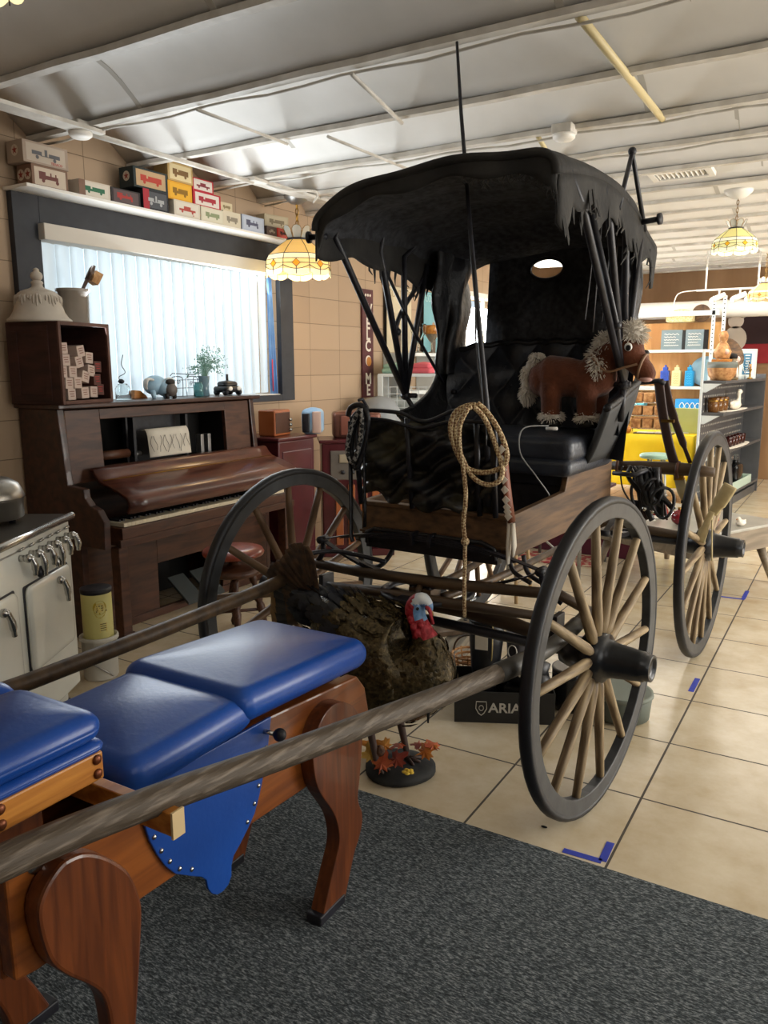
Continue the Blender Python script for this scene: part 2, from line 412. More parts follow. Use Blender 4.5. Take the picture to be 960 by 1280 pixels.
car = thing('horse_carriage', 'old black-topped four-wheeled horse carriage with brown body and wooden spoked wheels', 'carriage', (-1.415, 2.70, 0), -2.6)

def wheel(parent, M, R, nsp, side, phase, spm):
    rim = MB()
    prof = [(R - .075, -.017), (R - .020, -.021), (R - .018, .021), (R - .075, .017), (R - .075, -.017)]
    A = Matrix.Rotation(pi / 2, 4, 'Y')
    rim.lathe(prof, 56, A, smooth=False)
    r = rim.build('wheel', m_rim, parent, bevel=.004); r.matrix_local = M
    MB().lathe([(R - .024, -.021), (R - .006, -.020), (R, -.010), (R, .010), (R - .006, .020), (R - .024, .021), (R - .024, -.021)], 56, A).build('tire', m_tire, r)
    s = side; h = MB()
    h.lathe([(0.0, -.13), (.045, -.13), (.055, -.10), (.062, -.05), (.085, -.042), (.088, .0), (.085, .03), (.070, .035), (.062, .06), (.052, .15), (.052, .165), (.046, .17), (.046, .19), (.036, .19), (.034, .182), (0, .182)], 24,
            Matrix.Rotation(pi / 2 * s, 4, 'Y') )
    h.build('hub', m_hub, r)
    sb = MB()
    L0, L1 = .07, R - .07
    sb.tube([(0, 0, L0), (0, 0, L0 + .05), (0, 0, .5 * (L0 + L1)), (0, 0, L1 - .1), (0, 0, L1)], [.014, .020, .0175, .0165, .015], 10)
    sp = sb.build('spoke', spm, r)
    for i in range(nsp):
        o = sp if i == 0 else sp.copy()
        if i: COL.objects.link(o); o.parent = r
        o.matrix_local = Matrix.Rotation(2 * pi * (i + phase) / nsp, 4, 'X')
    return r
steer = TR(rz=-3.5)
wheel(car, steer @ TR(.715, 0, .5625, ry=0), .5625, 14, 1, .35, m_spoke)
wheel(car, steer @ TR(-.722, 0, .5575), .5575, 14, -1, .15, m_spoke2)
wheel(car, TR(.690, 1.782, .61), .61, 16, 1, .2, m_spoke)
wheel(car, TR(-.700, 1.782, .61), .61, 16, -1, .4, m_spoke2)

# running gear
MB().tube([tuple(steer @ Vector((-.72, 0, .56))), tuple(steer @ Vector((.71, 0, .56)))], .020, 10).build('axle', black_iron, car)
MB().tube([(-.70, 1.782, .61), (.69, 1.782, .61)], .021, 10).build('axle', black_iron, car)
ab = MB(); ab.M = steer
ab.tube([(-.56, 0, .592), (-.4, 0, .612), (-.2, 0, .632), (.2, 0, .632), (.4, 0, .612), (.56, 0, .592)], [.022, .028, .034, .034, .028, .022], 10)
ab.build('axle_bed', m_cdark, car)
MB().tube([(-.55, 1.782, .645), (-.2, 1.782, .665), (.2, 1.782, .665), (.55, 1.782, .645)], [.024, .03, .03, .024], 10).build('axle_bed', m_cdark, car)
for x in (-.09, .09):
    MB().tube(bez([(x * .6, 0.02, .655), (x, .5, .64), (x * 1.6, 1.2, .66), (x * 2.2, 1.78, .66)], 8), .017, 8).build('reach_pole', m_cdark, car)
MB().lathe([(.16, .668), (.19, .668), (.19, .684), (.16, .684), (.16, .668)], 28).box(-.04, .04, -.2, .2, .668, .688).build('turning_plate', black_iron, car)
def leaf_spring(y, z0, zu, zl, x0, x1, M=None):
    b = MB(); b.M = M
    xc = (x0 + x1) / 2; hw = (x1 - x0) / 2
    for (zc, sg) in ((zu, 1), (zl, -1)):
        for k in range(4):
            f = 1 - .2 * k
            pts = [(xc + hw * f * t, y, z0 + (zc - z0) * (1 - (f * t) ** 2) - sg * .006 * k) for t in [i / 12 for i in range(-12, 13)]]
            b.tube(pts, .020, 4, flat=.16, upv=(0, 0, 1))
    for x in (x0, x1): b.cyl((x, y - .025, z0), (x, y + .025, z0), .016, n=12)
    for x in (xc - .04, xc + .04):
        b.box(x - .006, x + .006, y - .026, y + .026, zu - .035, zu + .014); b.box(x - .006, x + .006, y - .026, y + .026, zl - .014, zl + .03)
    return b
leaf_spring(-.03, .835, .905, .705, -.50, .49).build('leaf_spring', black_iron, car)
for x in (-.36, .36):
    leaf_spring(0, .76, .845, .685, -.42, .42, TR(x, 1.5, 0, rz=90)).build('leaf_spring', black_iron, car)
MB().box(-.05, .05, -.06, .02, .64, .70).build('spring_block', m_cdark, car)

# body
bd = MB()
bd.prism_x([(.02, .855), (1.17, .85), (1.17, 1.13), (.585, 1.13), (.56, 1.06), (.545, 1.035), (.02, 1.015)], .325, .352)
bd.prism_x([(.02, .855), (1.17, .85), (1.17, 1.13), (.585, 1.13), (.56, 1.06), (.545, 1.035), (.02, 1.015)], -.332, -.305)
bd.box(-.32, .34, 1.14, 1.17, .85, 1.13); bd.box(-.32, .34, .03, 1.15, .85, .875)
bd.box(-.318, .338, .0, .03, .89, 1.005); bd.box(-.326, .35, -.012, .03, 1.0, 1.018); bd.box(-.326, .35, -.006, .02, .885, .897)
bd.build('carriage_body', m_cbody, car, bevel=.004)
tb = MB(); tb.box(-.30, .30, .005, .05, .822, .892)
tb.tube([(-.29, .0, .84), (-.29, -.004, .885), (-.25, -.008, .905), (.24, -.008, .905), (.29, -.004, .885), (.29, 0, .84)], .010, 8)
tb.build('toe_panel', m_leather, car, bevel=.01)
sx = MB(); sx.box(-.33, .35, .58, 1.16, 1.05, 1.16); sx.box(-.30, .32, .60, 1.12, .875, 1.05)
sx.build('seat_box', black_iron, car, bevel=.006)
# dashboard: crumpled leather sheet in an iron frame
def dfn(u, v):
    x = -.305 + .60 * u; z = 1.045 + .305 * v - .05 * (1 - v) * u + .016 * sin(u * 21) * (1 - v)
    wv = .026 * sin(u * 9 + v * 4) * sin(v * 5 + 1) + .016 * abs(sin(u * 13 - v * 11)) + .016 * abs(sin(u * 7 + v * 9 + 1)) + .008 * sin((u - v) * 27)
    return (x, -.03 + wv - .03 * v, z)
da = MB(); da.grid(dfn, 80, 50); da.build('dashboard', m_dash, car, solid=.012)
df = MB()
for x in (-.305, -.06, .235, .30): df.tube([(x, -.02, 1.01), (x, -.045, 1.2), (x, -.06, 1.365)], .011, 8)
df.tube(bez([(-.33, -.06, 1.33), (-.28, -.06, 1.385), (-.1, -.06, 1.385), (.02, -.06, 1.355), (.15, -.06, 1.40), (.26, -.06, 1.40), (.31, -.06, 1.32), (.305, -.05, 1.15)], 8), .008, 8)
df.tube(bez([(-.32, -.07, 1.36), (-.15, -.07, 1.355), (.0, -.07, 1.33), (.14, -.07, 1.36), (.3, -.07, 1.36)], 8), .007, 8)
df.build('dash_frame', black_iron, car)
# seat
cu = MB(); cu.pad(-.37, .39, .50, 1.06, 1.16, 1.265, e=.035, crown=.02); cu.pad(-.37, .39, .49, 1.06, 1.10, 1.175, e=.03, crown=0)
cu.build('seat_cushion', m_tuft, car)
def back(u, v):
    x = -.44 + .90 * u; z = 1.25 + .41 * v * (1 - .10 * (2 * abs(u - .5)) ** 4)
    cx, cz = u * 9, v * 4
    q = cos(2 * pi * cx) * .5 + .5
    d = .5 - .5 * cos(2 * pi * (cx + (.5 if int(cz) % 2 else 0)))
    puff = .046 * (abs(cos(pi * (u * 4.5 + v * 1.5)) * cos(pi * (u * 4.5 - v * 1.5))) ** .5) * (1 - .0 * v)
    bend = .13 * (2 * abs(u - .5)) ** 3
    return (x, 1.03 + .13 * v - puff - bend, z + .012 * abs(cos(pi * u * 9)) * v)
sbk = MB(); sbk.grid(back, 126, 44)
def backr(u, v):
    x = -.45 + .92 * u; z = 1.13 + .525 * v * (1 - .06 * (2 * abs(u - .5)) ** 4); bend = .13 * (2 * abs(u - .5)) ** 3
    return (x, 1.08 + .12 * v - bend, z)
sbk.grid(backr, 24, 6)
seatback = sbk.build('seat_back', m_tuft, car)
for r_ in range(3):
    for k in range(9):
        u = (k + (0 if r_ % 2 else .5)) / 9
        if u <= .02: continue
        p = back(u, .25 + .25 * r_); MB().ball((p[0], p[1] - .004, p[2]), .008, 8, 5).build('tuft_button', m_tuft, seatback)
MB().tube([(x, y + .01, z + .006) for x, y, z in [back(i / 40, 1) for i in range(41)]], .016, 8).build('top_roll', m_leather, seatback)
for s, nm in ((-1, 'wing'), (1, 'wing')):
    prof = bez([(.56, 1.335), (.70, 1.36), (.86, 1.43), (.97, 1.55), (1.04, 1.62), (1.15, 1.655)], 5)
    prof = bez([(.56, 1.335, 0), (.70, 1.36, 0), (.86, 1.43, 0), (.97, 1.55, 0), (1.04, 1.62, 0), (1.15, 1.655, 0)], 5) if s < 0 else bez([(.62, 1.385, 0), (.75, 1.41, 0), (.9, 1.45, 0), (1.05, 1.49, 0), (1.1, 1.56, 0), (1.15, 1.62, 0)], 5)
    n = len(prof); b = MB()
    def wf(u, v):
        i = min(n - 1, int(round(u * (n - 1)))); yt, zt = prof[i][0], prof[i][1]
        yb = .70 + (1.12 - .70) * u; zb = 1.145
        return (s * (.375 + .115 * v ** .8), yb + (yt - yb) * v, zb + (zt - zb) * v)
    b.grid(wf, n - 1, 8)
    o = b.build('seat_wing', m_greyboard if s > 0 else m_leather, car, solid=.03)
    MB().tube([wf(i / (n - 1), 1) for i in range(n)], .017, 8).build('arm_roll', m_leather, o)

# folding top
def roof(u, v):            # u across -1..1, v front to back
    s = 2 * u - 1; y = -.03 + 1.22 * v
    zt = 2.235 + .07 * sin(pi * min(1, v * 1.05 + .12)) - .09 * max(0, v - .72) / .28
    tilt = .034 * s
    a = s * pi / 2; x = .50 * sin(a)
    z = zt + .005 - (.145 if s < 0 else .115) * (1 - max(0, cos(a)) ** (.75 if s < 0 else .6)) + tilt + .010 * sin(v * 4 * 2 * pi) * (1 - abs(s)) + .006 * sin(s * 11 + v * 7)
    return (x, y, z)
cn = MB(); cn.grid(roof, 36, 28)
def skirt(s):
    def f(u, v):
        p = roof(0 if s < 0 else 1, u); low = (.105 + .014 * sin(u * 23) + .085 * u) if s < 0 else (.13 + .03 * sin(u * 19 + 1) + .025 * sin(u * 41))
        return (p[0] + s * (.012 * sin(u * 30) * v), p[1], p[2] - low * v)
    return f
cn.grid(skirt(-1), 40, 5); cn.grid(skirt(1), 40, 5)
def front(u, v):
    p = roof(u, 0); return (p[0], p[1] - .01 + .012 * sin(u * 26) * v, p[2] - (.065 + .055 * abs(2 * u - 1) ** 3 + .010 * sin(u * 31)) * v)
cn.grid(front, 60, 4)
canopy = cn.build('canopy', m_cloth, car, solid=.010)
rl = MB(); rl.tube([(p[0], p[1] - .012, p[2] - .004) for p in [roof(i / 40, 0) for i in range(41)]], .016, 8); rl.build('front_roll', m_cloth, canopy)
def lin_(u, v):
    p = roof(.03 + .94 * u, .02 + .95 * v); return (p[0], p[1], p[2] - .05 - .02 * sin(v * 4 * pi) ** 2)
MB().grid(lin_, 20, 20).build('roof_lining', m_curtain, canopy)
# torn fringe and ragged shreds on the right edge
fr = MB()
for i in range(60):
    u = random.uniform(.60, .98); p = front(u, 1); l = random.uniform(.01, .04)
    fr.tube([p, (p[0] + random.uniform(-.01, .01), p[1] - .006, p[2] - l * .5), (p[0] + random.uniform(-.02, .02), p[1], p[2] - l)], [.003, .002, .001], 4)
for i in range(22):
    v = random.uniform(0, .98); p = skirt(1)(v, 1); l = random.uniform(.02, .09)
    fr.tube([(p[0], p[1], p[2] + .05), (p[0] + random.uniform(-.01, .02), p[1] + random.uniform(-.02, .02), p[2] - l * .5), (p[0] + random.uniform(-.02, .02), p[1] + random.uniform(-.03, .03), p[2] - l)], [random.uniform(.01, .022), .010, .003], 5, flat=.3)
for i in range(20):
    v = random.uniform(.3, .98); p = skirt(-1)(v, 1); l = random.uniform(.02, .07)
    fr.tube([(p[0], p[1], p[2] + .04), (p[0] + random.uniform(-.02, .01), p[1], p[2] - l * .5), (p[0], p[1] + random.uniform(-.03, .03), p[2] - l)], [random.uniform(.008, .018), .008, .003], 5, flat=.3)
fr.build('torn_fringe', m_cloth, canopy)['kind'] = 'stuff'
# bows
PL, PR = Vector((-.515, .66, 1.42)), Vector((.50, .80, 1.48))
for (yl, zl, yr, zr, vr) in ((.08, 2.08, .24, 2.12, .10), (.41, 2.06, .54, 2.12, .38), (.61, 2.06, .76, 2.12, .62), (.82, 2.04, .97, 2.12, .86)):
    pts = [PL + Vector((-.0, 0, 0)), Vector((-.495, yl, zl))] + [Vector(roof(u, vr)) + Vector((0, 0, -.03)) for u in (.06, .15, .35, .5, .65, .85, .94)] + [Vector((.49, yr, zr)), PR]
    MB().tube(pts, .015, 8).build('canopy_bow', black_iron, car)
br = MB()
br.ball(PL, .024, 10, 6); br.cyl(PL, PL + Vector((.04, .05, -.10)), .012); br.cyl(PL + Vector((-.02, 0, 0)), PL + Vector((.06, 0, 0)), .012)
br.build('pivot_bracket', black_iron, car); br = MB()
br.ball(PR, .026, 10, 6); br.cyl(PR, PR + Vector((-.01, .02, -.16)), .014); br.cyl(PR + Vector((.03, 0, 0)), PR + Vector((-.06, 0, 0)), .012)
br.build('pivot_bracket', black_iron, car)
pr = MB()
pr.tube(bez([(-.50, .84, 2.02), (-.52, .62, 1.80), (-.53, .60, 1.66), (-.515, .66, 1.42)], 6), .011, 8); pr.ball((-.525, .60, 1.72), .02, 8, 6)
pr.tube([(-.50, .42, 2.03), (-.49, .70, 1.72), (-.46, .98, 1.44), (-.40, 1.1, 1.46)], .008, 6)
pr.tube([(-.40, .95, 1.43), (-.46, .99, 1.435)], .013, 8)
pr.build('prop_rod', black_iron, car)
pr = MB()
pr.tube([(.505, .30, 2.10), (.515, .62, 1.72), (.50, .80, 1.48)], .012, 8); pr.ball((.515, .62, 1.72), .02, 8, 6)
pr.tube([(.50, .62, 2.17), (.475, .84, 2.425), (.505, .98, 2.13)], .010, 8); pr.ball((.475, .84, 2.43), .018, 10, 6)
pr.build('prop_rod', black_iron, car)
for (a, b_) in (((-.49, .02, 2.075), (-.56, .0, 2.075)), ((.49, .93, 2.16), (.575, .92, 2.165))):
    k = MB(); a, b_ = Vector(a), Vector(b_); k.cyl(a, b_, .012); k.cyl(b_, b_ + (b_ - a).normalized() * .012, .024, n=14); k.build('prop_nut', black_iron, car)
# rear curtain with an oval window
cb = MB(); cx, cz, rx, rz = -.025, 2.03, .083, .046; x0, x1, z0, z1 = -.325, .42, 1.55, 2.25
NS = 48; inner = []; outer = []
for i in range(NS):
    a = 2 * pi * i / NS; ca, sa = cos(a), sin(a); inner.append((cx + rx * ca, cz + rz * sa))
    tx = ((x1 - cx) / ca if ca > 0 else (x0 - cx) / ca) if abs(ca) > 1e-6 else 1e9
    tz = ((z1 - cz) / sa if sa > 0 else (z0 - cz) / sa) if abs(sa) > 1e-6 else 1e9
    t = min(tx, tz); outer.append((cx + ca * t, cz + sa * t))
corner = [(x0, z0), (x1, z0), (x1, z1), (x0, z1)]
def cpt(x, z, o=0): return (x, 1.16 + .05 * (z - 1.6) / .6 - .12 * (2 * abs((x - .05) / .75)) ** 4 * .25 + o, z)
vs = [cpt(*p) for p in inner] + [cpt(*p) for p in outer]; fs = []
for i in range(NS):
    j = (i + 1) % NS; fs.append((i, j, NS + j, NS + i))
cb.add(vs, fs, True)
for i in range(NS):
    j = (i + 1) % NS
    for c in corner:
        pi_, pj = outer[i], outer[j]
        if (abs(pi_[0] - c[0]) < 1e-6 and abs(pj[1] - c[1]) < 1e-6) or (abs(pi_[1] - c[1]) < 1e-6 and abs(pj[0] - c[0]) < 1e-6):
            if abs(pi_[0] - pj[0]) > 1e-6 and abs(pi_[1] - pj[1]) > 1e-6: cb.add([cpt(*pi_), cpt(*c), cpt(*pj)], [(0, 1, 2)])
curtain = cb.build('rear_curtain', m_curtain, car, solid=.008)
MB().tube([cpt(cx + (rx + .006) * cos(a), cz + (rz + .006) * sin(a), -.006) for a in [2 * pi * i / 32 for i in range(32)]], .009, 8, closed=True).build('window_ring', black_iron, curtain)
gl = MB(); gl.add([cpt(*p) for p in inner], [tuple(range(NS))]); gl.build('oval_pane', glass, curtain)
# rolled side curtains hanging at the two rear corners
def column(x, y, zt, zb, w_, ph):
    def f(u, v):
        a = 2 * pi * u; r = w_ * (1 + .28 * sin(a * 4 + v * 5 + ph) + .15 * sin(v * 13 + a * 2)) * (1.5 - .75 * v + .35 * max(0, v - .75) * 2)
        return (x + .55 * r * cos(a), y + 1.5 * r * sin(a), zt + (zb - zt) * v)
    b = MB(); b.grid(f, 34, 26); return b
column(-.445, .99, 2.10, 1.52, .075, 0).build('side_curtain', m_leather, car)
column(.455, 1.0, 2.14, 1.62, .045, 1.4).build('side_curtain', m_leather, car)
st = MB()
for k in range(9):
    x, y = .40 + random.uniform(-.03, .06), .62 + .055 * k
    st.tube(bez([(x, y, 2.13), (x - .01, y + .02, 1.98), (x + random.uniform(-.03, .02), y, 1.80 - .05 * (k % 3))], 4), .009, 4, flat=.3)
st.build('hanging_straps', m_leather, car)
# shafts and bars
MB().tube(bez([(.655, .02, .70), (.62, -.40, .655), (.50, -1.28, .72), (.445, -1.74, .772), (.42, -2.05, .80), (.40, -2.6, .82)], 8),
    [.022] * 6 + [.026] * 2 + [.029] * 25 + [.026] * 8, 12).build('shaft', m_shaft, car)
MB().tube(bez([(.655, .02, .70), (.62, -.40, .655), (.50, -1.28, .72)], 8)[3:11], [.027] * 5 + [.031] * 3, 12).build('shaft_sleeve', mat('grey_sleeve', '#3d3a34', '#4c4841', 9, rough=.5), car)
MB().tube(bez([(-.64, .0, .705), (-.54, -.26, .70), (-.50, -.80, .69), (-.49, -1.28, .68), (-.49, -1.6, .678), (-.48, -2.6, .70)], 8),
    [.022] * 6 + [.026] * 35, 10).build('shaft', m_cdark, car)
MB().tube([(-.63, .0, .715), (-.3, -.04, .722), (.1, -.05, .735), (.57, -.05, .765), (.65, 0, .71)], [.020, .023, .024, .020, .018], 10).build('cross_bar', m_cdark, car)
MB().tube([(-.42, -.10, .66), (0, -.11, .675), (.50, -.10, .69)], [.017, .025, .017], 10).cyl((0, -.11, .66), (0, -.05, .72), .012).build('singletree', m_cdark, car)
for P_, r_ in (([(-.62, -.02, .70), (-.50, -.16, .79), (-.40, -.06, .80), (-.2, .0, .77)], .010), ([(.49, -.03, .835), (.50, -.02, .77), (.56, .0, .72)], .012), ([(-.50, -.03, .835), (-.51, -.02, .77), (-.57, .0, .71)], .012),
             ([(.32, .06, .86), (.35, .04, .80), (.43, .02, .77)], .009), ([(.38, .06, .86), (.41, .04, .80), (.49, .02, .77)], .009)):
    MB().tube(bez(P_, 6), r_, 6).build('iron_brace', black_iron, car)
for x in (-.50, .55): MB().box(x - .012, x + .012, -.05, .03, .57, .68).build('axle_clip', black_iron, car, bevel=.003)
sp_ = MB(); sp_.tube(bez([(-.34, .30, .86), (-.36, .30, .74), (-.42, .28, .66), (-.5, .26, .655)], 5), .012, 6); sp_.lathe([(0, .652), (.06, .652), (.065, .658), (0, .664)], 16, TR(-.47, .26, 0, s=(1, .7, 1)))
sp_.build('step_plate', black_iron, car)
# ================================================================ the horse-shaped treatment table between the shafts
m_oak = mat('honey_stained_pine', '#663310', '#8c4e1b', 5, (6, 0.45, 6), rough=0.35, bump=0.06, wood=True, coat=.3)
m_oakleg = mat('red_brown_leg', '#4d240d', '#6b3717', 6, (9, 7, 0.5), rough=0.35, bump=0.06, wood=True, coat=.3)
m_blue = mat('blue_vinyl', '#123c86', '#17489a', 3, rough=0.34, bump=0.05, bscale=70)
m_boxoak = mat('light_oak', '#96581f', '#c08136', 6, (5, .5, 8), rough=0.4, bump=0.08, wood=True)
ht = thing('horse_table', 'horse-shaped wooden treatment table with blue vinyl pads standing on the charcoal carpet', 'table', (-1.39, 1.35, .009))
def hyz(P): return [(y - 1.35, z - .009) for y, z in P]
XN, XF = -1.17 + 1.39, -1.60 + 1.39
sideb = [(.729, .467), (.773, .459), (1.114, .444), (1.401, .429), (1.632, .416), (1.80, .415), (1.902, .44), (1.935, .52), (1.915, .60), (1.872, .650), (1.414, .69), (.998, .689), (.728, .696)]
bz = MB()
bz.prism_x(hyz(sideb), XN - .085, XN - .045); bz.prism_x(hyz(sideb), XF + .045, XF + .085)
bz.box(XF + .085, XN - .085, -.62, -.58, .44, .60); bz.box(XF + .085, XN - .085, .50, .54, .42, .62); bz.box(XF + .085, XN - .085, -.58, .5, .44, .46)
bz.build('side_board', m_oak, ht, bevel=.006)
legR = [(1.582, .525), (1.592, .58), (1.616, .614), (1.65, .636), (1.69, .642), (1.735, .630), (1.775, .604), (1.804, .571), (1.824, .53), (1.829, .490), (1.812, .369), (1.80, .31), (1.808, .275), (1.821, .248), (1.822, .209), (1.80, .165), (1.774, .129), (1.716, .0), (1.600, .0), (1.632, .075), (1.67, .152), (1.695, .20), (1.700, .235), (1.69, .285), (1.665, .335), (1.601, .434)]
legF = [(.756, .594), (.771, .638), (.806, .668), (.835, .671), (.865, .662), (.90, .637), (.935, .60), (.962, .560), (.980, .505), (.985, .46), (.973, .366), (.957, .256), (.950, .20), (.962, .16), (.985, .11), (1.03, .0), (.925, .0), (.905, .09), (.880, .17), (.889, .24), (.885, .31), (.873, .353), (.845, .395), (.800, .45), (.770, .505)]
def outline(P):                        # smooth curve round the leg, sharp only at the two foot corners
    i = [k for k, p in enumerate(P) if p[1] < .001][1]; Q = P[i:] + P[:i]
    return [(p.x, p.y) for p in bez([(a, c, 0) for a, c in Q], 4)]
for P in (legR, legF):
    for x0, x1 in ((XN - .045, XN), (XF, XF + .045)):
        lg = MB().prism_x(hyz([(y, max(z, .009)) for y, z in outline(P)]), x0, x1).build('leg', m_oakleg, ht, bevel=.007)
        zz = min(p[1] for p in P); b0 = [p for p in P if p[1] < .01]
        MB().box(x0 - .003, x1 + .003, b0[1][0] - 1.35 - .003, b0[0][0] - 1.35 + .006, 0.0, .03).build('foot_cap', black_iron, lg, bevel=.004)
# pads
p1 = MB(); p1.pad(-.215, .215, -.285, .285, -.045, .045, e=.042, crown=.018, M=TR(-.0, .255, .735, rx=-3.5)); p1.build('seat_pad', m_blue, ht)
p2 = MB(); p2.pad(-.205, .205, -.20, .20, -.045, .045, e=.042, crown=.018, M=TR(-.0, -.165, .725, rx=1.5)); p2.build('seat_pad', m_blue, ht)
# raised head section: two cushions on an oak box
hb = MB()
hb.box(-.245, .235, -.67, -.445, .793, .848); hb.build('head_frame', m_boxoak, ht, bevel=.004)
h1 = MB(); h1.pad(-.25, .24, -.69, -.437, .845, .872, e=.02, crown=.004); h1.build('head_cushion', m_blue, ht)
h2 = MB(); h2.pad(-.01, .245, -.69, -.437, .868, .93, e=.035, crown=.012); h2.pad(-.255, -.005, -.69, -.437, .868, .93, e=.035, crown=.012); h2.build('head_cushion', m_blue, ht)
m_cop = mat('copper_screw', '#6b3a20', rough=.4, metal=.6)
for y in (-.655, -.46):
    for z in (.808, .836): MB().ball((.236, y, z), (.006, .010, .010), 10, 6).build('screw', m_cop, ht)
ar = MB(); ar.box(-.20, .385, -.428, -.40, .708, .754); a = ar.build('arm_rest', m_boxoak, ht, bevel=.003)
MB().box(.385, .391, -.429, -.399, .704, .757).build('end_label', mat('pale_pine_end', '#c9b083', rough=.6), a, bevel=.001)
for x in (-.12, .06): MB().box(x, x + .06, -.62, -.50, .44, .80).build('head_post', m_oakleg, ht, bevel=.004)
up_ = MB(); up_.cyl((0, -.56, .66), (.16, -.56, .66), .012); up_.ball((.165, -.56, .66), .022); up_.build('clamp_knob', chrome, ht)
# saddle flaps
sad = [(1.458, .69), (1.443, .622), (1.42, .545), (1.402, .5), (1.382, .462), (1.356, .436), (1.325, .41), (1.300, .392), (1.291, .372), (1.290, .345), (1.278, .328), (1.258, .322), (1.239, .325), (1.222, .338), (1.210, .358), (1.205, .385), (1.190, .402), (1.160, .422), (1.112, .457), (1.085, .492), (1.065, .53), (1.048, .57), (1.037, .61), (1.026, .655), (1.022, .70)]
for x0, x1, s in ((XN - .044, XN - .036, 1), (XF + .036, XF + .044, -1)):
    f = MB().prism_x(hyz(sad), x0, x1).build('saddle_flap', m_blue, ht, bevel=.002)
    pts = [(1.045, .618), (1.058, .577), (1.075, .535), (1.097, .497), (1.124, .463), (1.160, .44), (1.435, .66), (1.432, .618), (1.414, .567), (1.398, .53), (1.380, .49), (1.352, .455)]
    for y, z in pts: MB().ball((x1 + .001 if s > 0 else x0 - .001, y - 1.35, z - .009), (.004, .006, .006), 8, 5).build('stud', chrome, f)
kn = MB(); kn.cyl((XN - .05, .075, .655), (XN - .005, .085, .65), .006); k = kn.build('knob', chrome, ht)
MB().ball((XN + .005, .088, .65), .017).build('knob_ball', black_iron, k)
# ================================================================ the mounted turkey on its leafy base
m_feath = mat('bronze_feather', '#221d14', '#6d5e3e', 70, rough=0.26, bump=0.4, metal=.5, lo=.3, hi=.75)
m_bfeath = mat('black_feather', '#0b0c0f', '#20222a', 24, rough=0.45, bump=.4)
m_tail = mat('brown_tail_feather', '#2a1d14', '#5b432d', 30, (1, 1, 1), rough=0.6, bump=.4)
m_tip = mat('tan_feather_tip', '#8a6c45', rough=.7)
m_red = mat('red_wattle_skin', '#8d1620', '#c23a44', 60, rough=0.5, bump=.8)
m_bluehead = mat('blue_face_skin', '#5f8fc0', '#8fb4da', 40, rough=.5, bump=.3)
m_crown = mat('white_crown_skin', '#dfe3e4', '#c5d0d8', 30, rough=.5)
def WT():
    b = MB(); b.M = Matrix.Translation((1.45, -2.45, 0)); return b
tk = thing('turkey', 'mounted wild turkey with red head and bronze feathers standing behind the blue table', 'turkey', (-1.45, 2.45, 0))
ring_pts = [(-1.83, .63, .02, .02), (-1.78, .62, .07, .05), (-1.70, .59, .115, .09), (-1.62, .545, .15, .135), (-1.54, .495, .175, .185), (-1.45, .455, .185, .215), (-1.375, .445, .17, .205), (-1.315, .465, .135, .165), (-1.290, .515, .095, .105),
            (-1.292, .565, .058, .06), (-1.307, .605, .040, .042), (-1.327, .645, .036, .038), (-1.335, .68, .036, .038), (-1.327, .708, .036, .033), (-1.307, .724, .032, .025), (-1.287, .716, .022, .020), (-1.274, .70, .013, .014), (-1.266, .683, .003, .004)]
def loft(b, R, n=22):
    C_ = bez([(p[0], p[2], p[1]) for p in R], 3); A_ = bez([(p[2], p[3], 0) for p in R], 3)
    C_ = bez([(p[0], 2.45, p[1]) for p in R], 3); k = len(C_); vs = []; fs = []; info = []
    for i in range(k):
        t = (C_[min(i + 1, k - 1)] - C_[max(i - 1, 0)]).normalized(); nn = Vector((-t.z, 0, t.x))
        for j in range(n):
            a = 2 * pi * j / n
            p = C_[i] + Vector((0, 1, 0)) * (max(A_[i].x, .002) * cos(a)) + nn * (max(A_[i].y, .002) * sin(a)); vs.append(p); info.append((t, (p - C_[i]).normalized()))
    for i in range(k - 1):
        for j in range(n): fs.append((i * n + j, i * n + (j + 1) % n, (i + 1) * n + (j + 1) % n, (i + 1) * n + j))
    fs.append(tuple(range(n - 1, -1, -1))); fs.append(tuple((k - 1) * n + j for j in range(n)))
    b.add(vs, fs, True); return vs, info, C_
b = WT(); vs, info, ctr = loft(b, ring_pts)
o = b.build('body', [m_feath, m_red, m_bluehead, m_crown], tk)
for p in o.data.polygons:
    c = p.center + Vector((-1.45, 2.45, 0))
    if (c.z > .59 and c.x > -1.352) or (c.z > .662 and c.x > -1.40):
        p.material_index = 1
        if c.x > -1.322 and c.z > .652: p.material_index = 2
        if c.z > .712 and c.x > -1.328: p.material_index = 3
fe = WT(); fe2 = WT()
def feather(b, p, d, nrm, l, w_, lift=.25):
    sd = d.cross(nrm).normalized(); up_ = nrm
    q = [p + up_ * .002, p + d * l * .35 + sd * w_ + up_ * l * lift * .35, p + d * l * .35 - sd * w_ + up_ * l * lift * .35, p + d * l * .8 + sd * w_ * .8 + up_ * l * lift * .5, p + d * l * .8 - sd * w_ * .8 + up_ * l * lift * .5, p + d * l + up_ * l * lift * .45, p + d * l * .5 + up_ * (l * lift * .42 + w_ * .3)]
    b.add(q, [(0, 1, 6), (0, 6, 2), (1, 3, 6), (6, 4, 2), (3, 5, 6), (6, 5, 4)], True)
